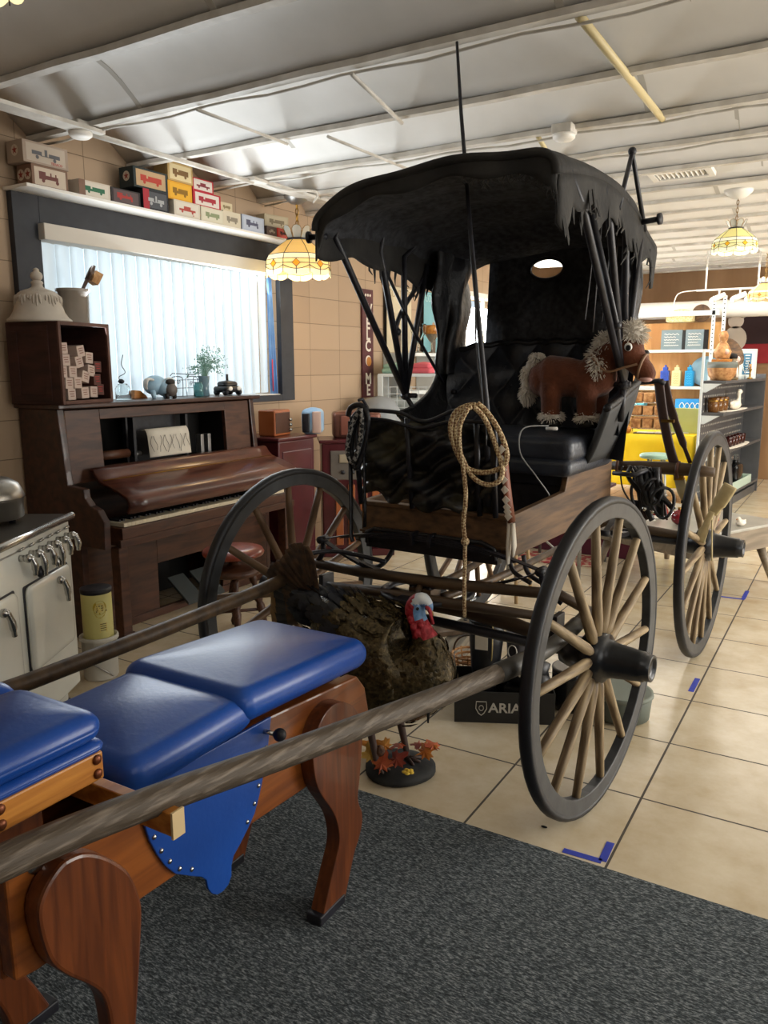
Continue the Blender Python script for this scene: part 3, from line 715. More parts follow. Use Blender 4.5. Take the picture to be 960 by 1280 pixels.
for k in range(1500):
    i = random.randrange(len(vs)); p = Vector(vs[i]); t, nr = info[i]
    if (p.z > .60 and p.x > -1.35) or (p.z > .668 and p.x > -1.40): continue
    d = (-t + Vector((random.uniform(-.25, .25), random.uniform(-.25, .25), random.uniform(-.35, .1)))).normalized()
    d = (d - nr * d.dot(nr)).normalized(); p = p + Vector((random.uniform(-.012, .012), random.uniform(-.01, .01), random.uniform(-.012, .012)))
    if p.x < -1.58 and p.z > .56: feather(fe2, p, d, nr, random.uniform(.05, .075), .014, random.uniform(.25, .7))
    else: feather(fe, p, d, nr, random.uniform(.05, .085), random.uniform(.013, .021), random.uniform(.12, .42))
p_ = fe.build('plumage', m_feath, tk); p_['kind'] = 'stuff'
p_ = fe2.build('rump_plumage', m_bfeath, tk); p_['kind'] = 'stuff'
# folded wing on the near side
wg = WT()
wg.ball((-1.52, 2.297, .43), (.19, .032, .115), 20, 12, rot=Matrix.Rotation(rad(12), 3, 'Y'))
for k in range(420):
    u, v = random.uniform(-1, 1), random.uniform(-1, 1)
    if u * u + v * v > .995: continue
    p = Vector((-1.515 + .195 * u, 2.297 - .032 * math.sqrt(1 - u * u - v * v), .43 - .04 * u + .118 * v))
    feather(wg, p, Vector((-.95, 0, -.25)).normalized(), Vector((u * .3, -1, v * .4)).normalized(), .075, .018, .15)
for k in range(9):
    feather(wg, Vector((-1.50 - .02 * k, 2.262, .34 + .004 * k)), Vector((-.9, .05, -.34 + .02 * k)).normalized(), Vector((0, -1, .1)), .20, .016, .02)
wg.build('wing', m_feath, tk)
for k in range(15):                                   # tail fan
    a = rad(96 + 100 * k / 14); d = Vector((cos(a), .10 * (k - 7) / 7, sin(a))).normalized(); p = Vector((-1.755, 2.45 + .004 * k, .585)); sd = d.cross(Vector((.25, 1, 0))).normalized()
    L = .30 + .015 * sin(k); n0 = d.cross(sd)
    tf = WT(); vv = []; ff = []
    for i, (t, w_) in enumerate(((0, .006), (.25, .016), (.5, .025), (.75, .034), (.92, .036), (1.0, .022))):
        c = p + d * (L * t) + n0 * (.02 * t * t)
        vv += [c - sd * w_ + n0 * .003, c + n0 * .006, c + sd * w_ - n0 * .001]
    for i in range(5):
        for j in range(2): ff.append((i * 3 + j, i * 3 + j + 1, i * 3 + j + 4, i * 3 + j + 3))
    tf.add(vv, ff, True); o = tf.build('tail_feather', [m_tail, m_bfeath, m_tip], tk, solid=.002)
    for q in o.data.polygons: q.material_index = 0
    for q in o.data.polygons[8:10]: q.material_index = 2 if k > 8 else 0
    for q in o.data.polygons[6:8]: q.material_index = 1 if k > 8 else 0
b = WT()
b.tube(bez([(-1.283, 2.44, .708), (-1.266, 2.435, .69), (-1.256, 2.43, .665), (-1.250, 2.43, .645)], 4), [.008] * 5 + [.006] * 8, 8); b.build('snood', m_red, tk)
b = WT()
for (x, y, z, r) in ((-1.305, 2.415, .60, .019), (-1.290, 2.42, .58, .017), (-1.32, 2.415, .625, .016), (-1.285, 2.44, .605, .018), (-1.335, 2.418, .65, .014), (-1.300, 2.425, .63, .014)): b.ball((x, y, z), (r, r * .8, r * 1.2), 10, 7)
b.build('wattle', m_red, tk)
b = WT(); b.tube([(-1.282, 2.45, .700), (-1.268, 2.45, .686), (-1.258, 2.45, .668)], [.010, .007, .001], 8); b.build('beak', mat('horn_beak', '#b98e55', rough=.4), tk)
b = WT(); b.ball((-1.306, 2.416, .697), .0062, 10, 7); b.build('eye', mat('black_eye', '#08080a', rough=.1), tk)
for x in (-1.47, -1.40):
    b = WT(); y = 2.45 + (x + 1.435) * 1.6
    b.tube([(x - .02, y, .32), (x - .03, y, .20), (x, y, .075), (x, y, .052)], [.05, .016, .012, .013], 8)
    for a in (-35, 0, 35): b.tube([(x, y, .054), (x + .06 * cos(rad(a)), y + .06 * sin(rad(a)), .050)], [.009, .005], 6)
    b.build('leg', mat('grey_leg', '#4a3a34', rough=.6), tk)
b = WT(); b.tube([(-1.255, 2.40, .47), (-1.235, 2.37, .40), (-1.228, 2.355, .30)], [.010, .014, .003], 6); b.build('beard', m_bfeath, tk)

bs = thing('display_base', 'oval black base with rust and orange maple leaves under the turkey', 'base', (-1.42, 2.485, 0))
b = MB(); b.M = TR(s=(1, .98, 1)); b.lathe([(.125, 0), (.138, .006), (.138, .026), (.118, .034), (.10, .044), (0, .050)], 30, mod=lambda a, z: 1 + .03 * sin(a * 3) + (.03 * sin(a * 7) if z > .03 else 0)); b.build('base', mat('black_rock', '#17181a', '#2a2b2a', 14, rough=.8, bump=.6), bs)
def maple(pname, x, y, z, s, rx, ry, rz, m):
    P = [(0, -.9), (.12, -.35), (.55, -.5), (.45, -.2), (.95, .05), (.75, .2), (.85, .5), (.45, .4), (.3, .55), (.25, .95), (0, 1.2), (-.25, .95), (-.3, .55), (-.45, .4), (-.85, .5), (-.75, .2), (-.95, .05), (-.45, -.2), (-.55, -.5), (-.12, -.35)]
    b = MB(); b.M = TR(x, y, z, rx, ry, rz, s)
    b.add([(0, 0, .12)] + [(p[0], p[1], -.10 * abs(p[0]) + .06 * sin(p[1] * 4)) for p in P], [(0, i + 1, (i + 1) % len(P) + 1) for i in range(len(P))], False)
    return b.build(pname, m, bs, solid=.0015)
m_l = [mat('rust_leaf', '#a5472a', '#c4693c', 14, rough=.6), mat('orange_leaf', '#c8702a', '#dd9a45', 14, rough=.6), mat('dark_red_leaf', '#7c2a1e', '#9c4630', 14, rough=.6), mat('yellow_leaf', '#c99b3c', '#ddb660', 14, rough=.6)]
for (x, y, z, s, rx, ry, rz, k) in ((-.02, -.10, .07, .050, 40, 0, 10, 0), (.03, -.075, .09, .045, 30, 20, -30, 2), (-.08, -.085, .085, .045, 45, -20, 30, 3), (-.05, -.03, .105, .042, 15, -30, 80, 1), (.10, .02, .10, .046, 25, 25, -40, 1), (.12, .05, .115, .040, 10, 10, 60, 0), (.0, .0, .11, .040, -10, 10, 140, 0), (-.11, -.03, .09, .04, 30, -40, 100, 1), (.05, .06, .10, .036, 0, 0, 200, 2)):
    maple('leaf', x, y, z, s, rx, ry, rz, m_l[k])
b = MB()
for i in range(5):
    a = 2 * pi * i / 5; b.ball((.085 + .014 * cos(a), -.085 + .014 * sin(a), .060), (.011, .011, .005), 8, 5)
b.ball((.085, -.085, .065), .006, 8, 5); b.build('flower', mat('yellow_petal', '#dcb93f', rough=.5), bs)
b = MB(); b.lathe([(0, .085), (.016, .09), (.022, .105), (.016, .122), (0, .128)], 12, TR(-.045, -.075, 0)); b.build('pine_cone', mat('pine_cone_brown', '#3a2418', '#6c4a30', 60, rough=.8, bump=.8), bs)
# ================================================================ player piano, stool and what stands on the piano
m_mah = mat('dark_mahogany', '#29150f', '#47271b', 5, (4, .5, 4), rough=0.38, bump=.08, wood=True, coat=.2)
m_mah2 = mat('brown_piano_panel', '#3b2217', '#5a3826', 6, (4, .6, 4), rough=0.42, bump=.08, wood=True)
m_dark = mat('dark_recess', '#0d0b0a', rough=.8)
m_ivory = mat('ivory_key', '#d8cdb4', rough=.35)
pn = thing('player_piano', 'dark mahogany upright player piano with raised fallboard and paper roll under the window', 'piano', (-3.85, 3.70, 0))
b = W(pn)
for y0 in (2.87, 4.50):
    b.M = W(pn).M
    b.add([(x, y, z) for y in (y0, y0 + .045) for x, z in ((-4.185, .0), (-3.72, .0), (-3.72, .56), (-3.52, .56), (-3.515, .72), (-3.56, .78), (-3.62, .80), (-3.66, .84), (-3.665, .89), (-3.80, .90), (-3.84, 1.33), (-4.185, 1.33))],
          [tuple(range(11, -1, -1)), tuple(range(12, 24))] + [(i, (i + 1) % 12, 12 + (i + 1) % 12, 12 + i) for i in range(12)])
b.box(-4.185, -4.15, 2.9, 4.51, .02, 1.33)
b.build('case', m_mah, pn, bevel=.006)
W(pn).box(-4.19, -3.79, 2.845, 4.57, 1.33, 1.356).build('lid', m_mah, pn, bevel=.006)
fp = W(pn)
def fx(z): return -3.845 + (1.31 - z) * .05
def slab(y0, y1, z0, z1, d=.03): fp.hexa([(fx(z0) - d, y0, z0), (fx(z0), y0, z0), (fx(z0), y1, z0), (fx(z0) - d, y1, z0)], [(fx(z1) - d, y0, z1), (fx(z1), y0, z1), (fx(z1), y1, z1), (fx(z1) - d, y1, z1)])
slab(2.92, 3.16, .90, 1.32); slab(4.235, 4.49, .90, 1.32); slab(3.16, 4.235, 1.258, 1.32); slab(3.16, 4.235, .90, .98)
fp.build('upper_panel', m_mah2, pn, bevel=.003)
W(pn).box(-4.12, -4.10, 3.1, 4.3, .9, 1.32).box(-4.10, -3.86, 3.13, 3.15, .9, 1.31).box(-4.10, -3.86, 4.245, 4.265, .9, 1.31).box(-4.12, -3.90, 3.15, 4.24, .93, .955).build('roll_chamber', m_dark, pn)
sb_ = W(pn); sb_.box(-3.93, -3.88, 3.44, 3.46, .96, 1.25); sb_.box(-3.93, -3.88, 3.89, 3.91, .96, 1.25); sb_.box(-4.0, -3.97, 3.46, 3.89, .96, 1.25)
sb_.build('spool_frame', black_iron, pn)
for y0, y1 in ((3.44, 3.50), (3.86, 3.9)): W(pn).cyl((-3.90, y0, 1.02), (-3.90, y1, 1.02), .018).build('spool_chuck', steel, pn)
for y in (4.05, 4.12): W(pn).box(-3.95, -3.90, y, y + .03, .97, 1.10).build('tempo_lever', steel, pn, bevel=.003)
W(pn).cyl((-3.92, 3.17, 1.03), (-3.92, 3.42, 1.03), .028).build('take_up_roller', m_mah2, pn)
pp = W(pn)
pp.grid(lambda u, v: (-3.875 + .045 * sin(pi * .5 * min(1, v * 3)) - .0 + .02 * v, 3.50 + .36 * u, 1.165 + (.012 * sin(pi * v * 3) if v < .33 else 0) - .19 * max(0, v - .12)), 4, 16)
pp.build('paper_roll', mat('cream_roll_paper', '#cfc8ba', rough=.7), pn, solid=.002)
ck = W(pn)
for q in range(11):
    y = 3.53 + .03 * q + random.uniform(-.008, .008)
    ck.tube([(-3.822 + .02 * v, y + .012 * sin(q * 2 + v * 9), 1.165 - .19 * max(0, v - .12)) for v in [.3 + .6 * k / 6 * random.uniform(.7, 1) for k in range(7)]], .0013, 4)
ck.build('roll_printing', dark_ink, pn)
fb = W(pn)
prof = bez([(-3.80, 0, .972), (-3.775, 0, .968), (-3.75, 0, .935), (-3.71, 0, .905), (-3.64, 0, .885), (-3.53, 0, .845), (-3.495, 0, .82), (-3.485, 0, .78), (-3.505, 0, .745)], 5)
vs = [(p.x, y, p.z) for y in (3.03, 4.60) for p in prof]; k = len(prof)
fb.grid(lambda u, v: (prof[int(round(v * (k - 1)))].x, 3.03 + 1.56 * u, prof[int(round(v * (k - 1)))].z), 12, k - 1)
f_ = fb.build('fallboard', mat('polished_mahogany', '#43211a', '#66392a', 5, (4, .5, 4), rough=.3, bump=.05, wood=True, coat=.35), pn, solid=.022)
W(pn).tube([(-3.705, 3.04, .917), (-3.705, 4.58, .917)], .003, 6).build('hinge', brass, f_)
kb = W(pn); kb.box(-3.70, -3.505, 2.98, 4.50, .56, .665); kb.box(-3.515, -3.495, 2.96, 4.565, .555, .60); kb.box(-3.52, -3.50, 2.98, 4.50, .60, .662)
kb.build('key_bed', m_mah2, pn, bevel=.003)
ky = W(pn).box(-3.66, -3.512, 3.005, 3.005 + .0272, .667, .690).build('key', m_ivory, pn, bevel=.0015)
for i in range(1, 52):
    o = ky.copy(); COL.objects.link(o); o.location.y = i * .0281
bk = W(pn).box(-3.66, -3.575, 3.005 + .0281 - .007, 3.005 + .0281 + .006, .69, .702).build('black_key', black_iron, pn)
for i in range(1, 51):
    if i % 7 in (0, 1, 3, 4, 5): o = bk.copy(); COL.objects.link(o); o.location.y = i * .0281
for y in (2.955, 4.47):
    W(pn).prism([(-3.58, y), (-3.51, y), (-3.51, y + .065), (-3.58, y + .065)], .03, .556).box(-3.60, -3.50, y - .01, y + .075, 0, .05).build('leg', m_mah2, pn, bevel=.006)
    W(pn).box(-3.70, -3.50, y - .01, y + .075, 0, .03).build('toe_block', m_mah, pn, bevel=.004)
lp = W(pn)
lp.box(-3.74, -3.72, 2.91, 3.43, .03, .555); lp.box(-3.74, -3.72, 4.02, 4.50, .03, .555); lp.box(-3.74, -3.72, 3.43, 4.02, .34, .555); lp.box(-3.74, -3.71, 2.91, 4.5, .0, .05)
lp.build('lower_panel', m_mah2, pn, bevel=.003)
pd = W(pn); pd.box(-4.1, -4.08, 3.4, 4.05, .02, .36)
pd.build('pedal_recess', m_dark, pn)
for y in (3.58, 3.78): W(pn).add([(-3.80, y, .20), (-3.80, y + .14, .20), (-3.62, y + .14, .06), (-3.62, y, .06), (-3.80, y, .18), (-3.80, y + .14, .18), (-3.62, y + .14, .04), (-3.62, y, .04)], [(0, 3, 2, 1), (4, 5, 6, 7), (0, 1, 5, 4), (1, 2, 6, 5), (2, 3, 7, 6), (3, 0, 4, 7)]).build('pedal', mat('worn_pedal', '#3c4244', rough=.6), pn)

sl = thing('piano_stool', 'round red-topped wooden piano stool with turned legs behind the left front wheel', 'stool', (-3.06, 3.40, 0))
b = MB(); b.lathe([(0, .475), (.15, .475), (.175, .485), (.18, .50), (.17, .518), (.10, .528), (0, .53)], 28); b.build('seat', mat('oxblood_seat', '#6a261b', '#8a3a28', 6, rough=.35, coat=.3), sl)
b = MB(); b.lathe([(0, .37), (.15, .37), (.168, .38), (.168, .40), (.15, .415), (.05, .42), (.03, .43), (.03, .475), (0, .475)], 28); b.build('base_plate', m_mah2, sl)
for i in range(4):
    a = pi / 4 + i * pi / 2; b = MB(); p0 = Vector((.10 * cos(a), .10 * sin(a), .37)); p1 = Vector((.185 * cos(a), .185 * sin(a), 0))
    b.tube([p0.lerp(p1, t) for t in (0, .12, .2, .3, .42, .5, .56, .7, .85, .93, 1)], [.018, .024, .014, .024, .030, .018, .026, .020, .013, .022, .014], 12); b.build('leg', m_mah2, sl)
b = MB(); b.tube([(.13, .13, .14), (-.13, -.13, .14)], .010); b.tube([(-.13, .13, .15), (.13, -.13, .15)], .010); b.build('stretcher', m_mah2, sl)

# wooden crate of small cartons on the piano
m_crate = mat('old_dark_crate', '#2b1712', '#472720', 5, (1, 1, 3), rough=.7, bump=.3)
CT = TR(-3.785, 2.865, 1.3565, rz=10)
cr = thing('wooden_crate', 'dark wooden crate lying on its side on the piano with small cartons inside', 'crate', (-3.785, 2.865, 1.3565), 10)
D_, W_, H_ = .36, .41, .452
b = MB(); b.box(-D_, 0, 0, .018, 0, H_); b.box(-D_, 0, W_ - .018, W_, 0, H_); b.box(-D_, 0, .018, W_ - .018, 0, .018); b.box(-D_, 0, .018, W_ - .018, H_ - .018, H_); b.box(-D_, -D_ + .014, .018, W_ - .018, .018, H_ - .018)
b.build('crate_body', m_crate, cr, bevel=.003)
b = MB(); b.box(0, .012, 0, .02, 0, H_); b.box(0, .012, W_ - .02, W_, 0, H_); b.box(0, .012, .02, W_ - .02, 0, .02); b.box(0, .012, .02, W_ - .02, H_ - .02, H_); b.build('edge_strip', mat('crate_edge', '#4c2f24', '#664236', 6, rough=.6, bump=.2), cr, bevel=.002)
b = MB(); b.box(-.32, -.06, -.006, .002, .02, .05); b.box(-.32, -.06, -.006, .002, .40, .43); b.box(-.32, -.28, -.006, .002, .05, .40); b.box(-.10, -.06, -.006, .002, .05, .40); b.build('side_frame', m_crate, cr, bevel=.002)
m_carton = mat('cream_carton', '#bda79c', '#c9b5a8', 20, rough=.7); m_cdk = mat('brown_carton', '#5b3930', rough=.7)
spots = [(503, 690), (515, 773), (630, 708), (613, 785), (693, 755), (560, 855), (703, 848), (655, 893), (527, 937), (592, 935), (540, 1017), (642, 1010), (712, 1005), (488, 855), (755, 820), (745, 915), (765, 990)]
where = ['topmost at the left wall of the crate', 'second from the top at the crate wall', 'topmost of the tilted pair in the middle', 'lower one of the tilted pair in the middle', 'upper one at the right of the tilted pair', 'in the third row beside a dark gap', 'tilted in the third row at the right', 'tilted just above the bottom rows in the middle', 'at the left of the fourth row', 'second in the fourth row', 'at the left of the bottom row', 'in the middle of the bottom row', 'last of the bottom row', 'half hidden behind the left edge', 'brown, topmost at the right', 'brown, middle one at the right', 'brown, lowest at the right']
for i, ((px, py), wh) in enumerate(zip(spots, where)):
    u = min(W_ - .05, max(.05, ((px - 468) / (905 - 468) * W_) * 1.12 + .035)); z = (1085 - py) / (1085 - 505) * H_
    rl = {2: 10, 3: 12, 4: -4, 6: -10, 7: -16}.get(i, random.uniform(-3, 3)); s = .030
    t = thing('small_carton', 'small %s carton with printed end, %s' % ('dark' if i > 13 else 'cream', wh), 'box', tuple(CT @ Vector((-.075, u, z))), 10, 'cartons in the crate')
    R = TR(rx=rl); b = MB(); b.M = R; b.box(-.13, .05, -s, s, -s * 1.05, s * 1.05); b.build('carton', m_cdk if i > 13 else m_carton, t, bevel=.002)
    b = MB(); b.M = R
    for q in range(3): b.box(.0502, .0508, -.02 + .004 * q, .018 - .004 * (q % 2), .014 - .013 * q, .018 - .013 * q)
    b.build('print', red_ink if i > 13 else mat('rust_print', '#84584a', rough=.7), t)

m_bisque = mat('cream_ceramic', '#b8ada0', '#c6bcae', 8, rough=.55, bump=.1)
bl = thing('ceramic_bell', 'cream ceramic dome with leaf relief and ball finial on the crate', 'bell', tuple(CT @ Vector((-.19, .085, .4525))))
b = MB(); b.lathe([(.170, 0), (.172, .012), (.155, .024), (.135, .055), (.122, .095), (.116, .13), (.105, .155), (.075, .172), (.045, .182), (.030, .192), (.028, .205), (.034, .212), (.028, .222), (.020, .226), (.0, .228)], 40); b.build('dome', m_bisque, bl)
b = MB(); b.lathe([(.018, .224), (.030, .238), (.033, .252), (.028, .266), (.014, .276), (.016, .284), (.008, .292), (0, .294)], 20); b.build('finial', m_bisque, bl)
b = MB()
for i in range(44):
    a0 = 2 * pi * (i // 5) / 9 + .12 * ((i % 5) - 2) * .9; k = i % 5
    top, bot = .165, .075 + .018 * abs(k - 2) + .01 * ((i // 5) % 2)
    pts = []
    for q in range(7):
        z = top + (bot - top) * q / 6; rr = .085 + (.126 - .085) * min(1, (top - z) / .03 * .6) if z > .135 else .1165 + (.135 - z) * .09 + .002
        a = a0 * 1.0 + (k - 2) * .05 * q / 6
        pts.append((rr * cos(a), rr * sin(a), z))
    b.tube(pts, [.004, .006, .007, .007, .007, .006, .003], 6)
b.build('leaf_relief', m_bisque, bl)
ck = thing('stoneware_crock', 'grey stoneware crock holding a brush beside the ceramic bell', 'crock', tuple(CT @ Vector((-.17, .335, .4525))))
b = MB(); b.lathe([(.082, 0), (.086, .006), (.090, .18), (.096, .182), (.096, .20), (.086, .20), (.078, .18), (.074, .02), (0, .02)], 32); b.build('jar', mat('grey_glazed_stoneware', '#8f867b', '#a0978c', 5, rough=.25, coat=.4), ck)
bp = CT @ Vector((-.17, .335, .4525))
bu = thing('wooden_brush', 'wooden scrub brush with tan bristles standing in the grey crock', 'brush', tuple(bp))
b = MB(); b.tube([(-.03, -.02, .03), (0, .07, .20), (.0, .115, .27)], [.010, .010, .012], 8); b.tube([(.0, .11, .265), (.0, .15, .325), (0, .165, .345)], [.02, .024, .016], 10, flat=.55); b.build('handle', mat('dark_brush_wood', '#4b382b', rough=.5), bu)
b = MB(); b.hexa([(-.022, .125, .255), (.022, .125, .255), (.022, .165, .32), (-.022, .165, .32)], [(-.026, .168, .235), (.026, .168, .235), (.026, .212, .30), (-.026, .212, .30)]); b.build('bristles', mat('tan_bristle', '#9a7148', '#b58c5e', 60, rough=.9, bump=.5), bu)

# along the window, on the piano lid
ZL = 1.3565
m_pale = mat('pale_blue_paint', '#8fb4cc', '#a9c6d8', 12, rough=.5)
t = thing('glass_jar', 'clear glass jar with a hooked wire, beside the crate', 'jar', (-4.02, 3.50, ZL))
b = MB(); b.lathe([(.045, 0), (.048, .005), (.048, .07), (.040, .085), (.030, .092), (.030, .10), (.027, .10), (.027, .09), (.044, .068), (.044, .006), (0, .006)], 24); b.build('jar', glass, t)
b = MB(); b.tube(bez([(0, 0, .10), (-.02, -.01, .14), (.03, 0, .17), (.0, 0, .22), (.02, .0, .28)], 5), .0025, 5); b.ball((0, -.01, .115), (.02, .02, .015), 8, 5); b.build('wire', black_iron, t)
t = thing('wooden_block', 'small orange wooden wedge behind the cow figurine', 'block', (-4.10, 3.70, ZL))
b = MB(); b.prism_x([(-.06, 0), (.06, 0), (.045, .02), (.0, .05), (-.05, .055)], -.02, .02); b.build('wedge', m_boxoak, t, bevel=.003)
t = thing('cow_figurine', 'pale blue and white cow head figurine with dark nose on the piano', 'figurine', (-4.0, 3.79, ZL))
b = MB(); b.ball((-.03, -.01, .085), (.07, .085, .065), 18, 12); b.ball((.03, .02, .06), (.06, .055, .05), 14, 9)
for y in (-.06, .04): b.tube([(.0, y, .05), (.01, y, 0)], [.018, .014], 8)
b.build('body', m_pale, t)
b = MB(); b.ball((.075, .03, .055), (.035, .045, .045), 14, 9); b.build('snout', mat('grey_snout', '#5f5752', rough=.5), t)
b = MB(); b.ball((.07, .03, .105), (.025, .036, .022), 12, 8); b.build('forehead_patch', dark_ink, t)
for s in (-1, 1):
    b = MB(); b.tube(bez([(0, .0 + s * .06, .12), (.0, s * .10, .125), (.0, .0 + s * .12, .10), (0, s * .115, .06)], 4), [.02] * 5 + [.022] * 5 + [.014] * 3, 8, flat=.5); b.build('ear', mat('white_ear', '#c9c7c2', rough=.6), t)
for y in (-.005, .06):
    b = MB(); b.tube([(.07, y, .03), (.075, y, .0)], [.016, .013], 8); b.build('leg', dark_ink, t)
t = thing('wire_rack', 'black scrolled wire rack between cow figurine and glass vase', 'rack', (-4.03, 4.05, ZL))
b = MB()
for y in (-.07, .07, .14): b.tube(bez([(0, y - .05, 0), (0, y - .055, .10), (0, y - .04, .135), (0, y + .04, .135), (0, y + .055, .10), (0, y + .05, 0)], 4), .0028, 5)
for z in (.005, .06, .115): b.tube([(0, -.12, z), (0, .19, z)], .0022, 5)
for y, z in ((-.06, .10), (.06, .09), (.1, .05)): b.tube([(0.003, y + .018 * (1 - k / 16) * cos(k * .7), z + .018 * (1 - k / 16) * sin(k * .7)) for k in range(16)], .002, 5)
b.tube([(0, -.13, .145), (0, -.11, .16), (0, .10, .15), (0, .17, .165)], .003, 5); b.tube([(0, -.12, 0), (-.07, -.12, 0)], .003, 5); b.tube([(0, .19, 0), (-.07, .19, 0)], .003, 5)
b.build('wire', mat('thin_dark_wire', '#3a4046', rough=.5), t)
t = thing('teal_jar', 'small teal glass jar in front of the wire rack', 'jar', (-3.96, 4.11, ZL))
b = MB(); b.lathe([(.03, 0), (.034, .004), (.034, .075), (.026, .085), (.028, .10), (.024, .10), (.022, .085), (.030, .07), (.030, .006), (0, .006)], 20); b.build('jar', mat('teal_glass', '#8fd0d4', rough=.05, trans=.8), t)
t = thing('glass_vase', 'blue-grey glass vase filled with airy green sprigs by the window', 'vase', (-4.0, 4.21, ZL))
b = MB(); b.lathe([(.032, 0), (.036, .004), (.032, .05), (.040, .14), (.036, .14), (.028, .05), (0, .01)], 22); b.build('vase', mat('blue_grey_glass', '#7f9fae', rough=.1, trans=.5), t)
b = MB()
for i in range(60):
    a = random.uniform(0, 2 * pi); r = random.uniform(.02, .17); h = random.uniform(.20, .38) - r * .5
    p = [(0, 0, .10), (r * .3 * cos(a), r * .3 * sin(a) + .02, .12 + h * .4), (r * cos(a), r * sin(a) + .07 * (h / .3), h)]
    b.tube(p, [.0015, .0012, .0008], 4)
    for q in range(9):
        c = Vector(p[1]).lerp(Vector(p[2]), random.uniform(.2, 1.05)) + Vector((random.uniform(-.015, .015), random.uniform(-.015, .015), random.uniform(-.01, .015)))
        b.ball(c, random.uniform(.003, .006), 5, 3)
o = b.build('sprigs', mat('pale_green_sprig', '#6f9a86', '#9cc0b4', 30, rough=.7), t); o['kind'] = 'stuff'
t = thing('toy_car', 'small dark toy car seen from the front beside the vase', 'toy car', (-3.97, 4.44, ZL))
b = MB(); b.pad(-.09, .05, -.085, .085, .02, .065, e=.02, crown=.006); b.pad(-.07, .03, -.07, .07, .055, .10, e=.025, crown=.006); b.build('body', mat('black_toy_paint', '#1c1e22', rough=.3), t)
for s in (-1, 1):
    b = MB(); b.ball((.051, s * .045, .048), (.006, .022, .016), 12, 7); b.build('headlight', white_paint, t)
for y in (-.07, .07):
    for x in (-.06, .025):
        b = MB(); b.cyl((x, y - .012, .022), (x, y + .012, .022), .022, n=14); b.build('wheel', black_iron, t)
b = MB(); b.tube([(-.02, 0, .10), (-.02, 0, .15)], .009, 8); b.build('stack', black_iron, t)
# ================================================================ stove, bins, blinds, shelf of toy boxes, sign, radios
m_enam = mat('white_enamel', '#dcdcd2', '#d2d2c8', 3, rough=.22, coat=.5)
m_alum = mat('dull_aluminium', '#8f8a82', '#a59f96', 8, rough=.32, metal=.9)
sv = thing('enamel_stove', 'old white enamel cooking stove with chrome lever handles at the left edge', 'stove', (-3.04, 2.29, 0), 30)
b = MB(); b.box(-.62, 0, -1.0, 0, .10, .885); b.box(-.60, -.05, -.97, -.03, .02, .10); b.build('body', m_enam, sv, bevel=.012, seg=3)
b = MB(); b.box(-.63, .012, -1.01, .012, .885, .905); b.build('cook_top', mat('dark_top', '#55524d', rough=.35, metal=.5), sv, bevel=.006)
b = MB(); b.tube([(.012, -1.01, .898), (.012, .0, .898)], .017, 12); b.ball((.012, 0, .898), .017); b.build('top_trim', chrome, sv)
b = MB(); b.box(.0, .004, -.96, -.055, .846, .852); b.build('groove', steel, sv)
def rdoor(y0, y1, z0, z1):
    b = MB(); b.M = TR(.008, (y0 + y1) / 2, (z0 + z1) / 2, ry=90)
    b.pad(-(z1 - z0) / 2, (z1 - z0) / 2, -(y1 - y0) / 2, (y1 - y0) / 2, -.012, .018, e=.03, crown=.002); return b
def lever(y, z, L, dy):
    b = MB(); b.ball((.035, y, z), (.020, .018, .018), 12, 8); b.cyl((0, y, z), (.035, y, z), .014); b.tube(bez([(.045, y, z + .005), (.055, y + dy * .4, z - L * .4), (.05, y + dy, z - L)], 5), [.012] * 5 + [.014] * 3 + [.010] * 3, 10); return b
for k, (y0, y1, z0, z1) in enumerate(((-.485, -.065, .335, .695), (-.965, -.565, .335, .705))):
    d = rdoor(y0, y1, z0, z1).build('door', m_enam, sv)
    e = MB(); e.M = TR(.002, (y0 + y1) / 2, (z0 + z1) / 2, ry=90); e.pad(-(z1 - z0) / 2 - .005, (z1 - z0) / 2 + .005, -(y1 - y0) / 2 - .005, (y1 - y0) / 2 + .005, -.004, .004, e=.008, crown=0); e.build('gasket', black_iron, d)
    lever(y1 - .15, z1 - .04, .10, .035).build('handle', chrome, d)
for i in range(6):
    y = -.488 + .0866 * i; z = .842 - .006 * i * 0
    lever(y, .818, .07 if i not in (1, 3) else .095, .018).build('valve_handle', chrome, sv)
    b = MB(); b.tube([(.004, y - .014, .85), (.018, y, .858), (.004, y + .014, .85)], .006, 8); b.build('finger_tab', chrome, sv)
    if i in (1, 3): b = MB(); b.ball((.03, y + .022, .735), (.016, .024, .026), 14, 9); b.build('valve_knob', black_iron if i == 1 else chrome, sv)
pt = thing('metal_roaster', 'round dull metal roaster with domed lid standing on the stove', 'pot', (-3.17, 1.98, .906))
b = MB(); b.lathe([(.14, .018), (.15, .024), (.152, .10), (.156, .104), (.15, .108), (.0, .108)], 36); b.build('pan', m_alum, pt)
b = MB(); b.lathe([(.157, .104), (.158, .112), (.150, .135), (.135, .165), (.10, .188), (.05, .197), (0, .2)], 36); l = b.build('lid', m_alum, pt)
b = MB(); b.tube(bez([(-.03, 0, .196), (-.025, 0, .218), (.025, 0, .218), (.03, 0, .196)], 4), .006, 8); b.build('lid_handle', chrome, l)
for a in (30, 150, 270):
    b = MB(); b.cyl((.11 * cos(rad(a)), .11 * sin(rad(a)), 0), (.11 * cos(rad(a)), .11 * sin(rad(a)), .03), .014); b.build('foot', black_iron, pt)

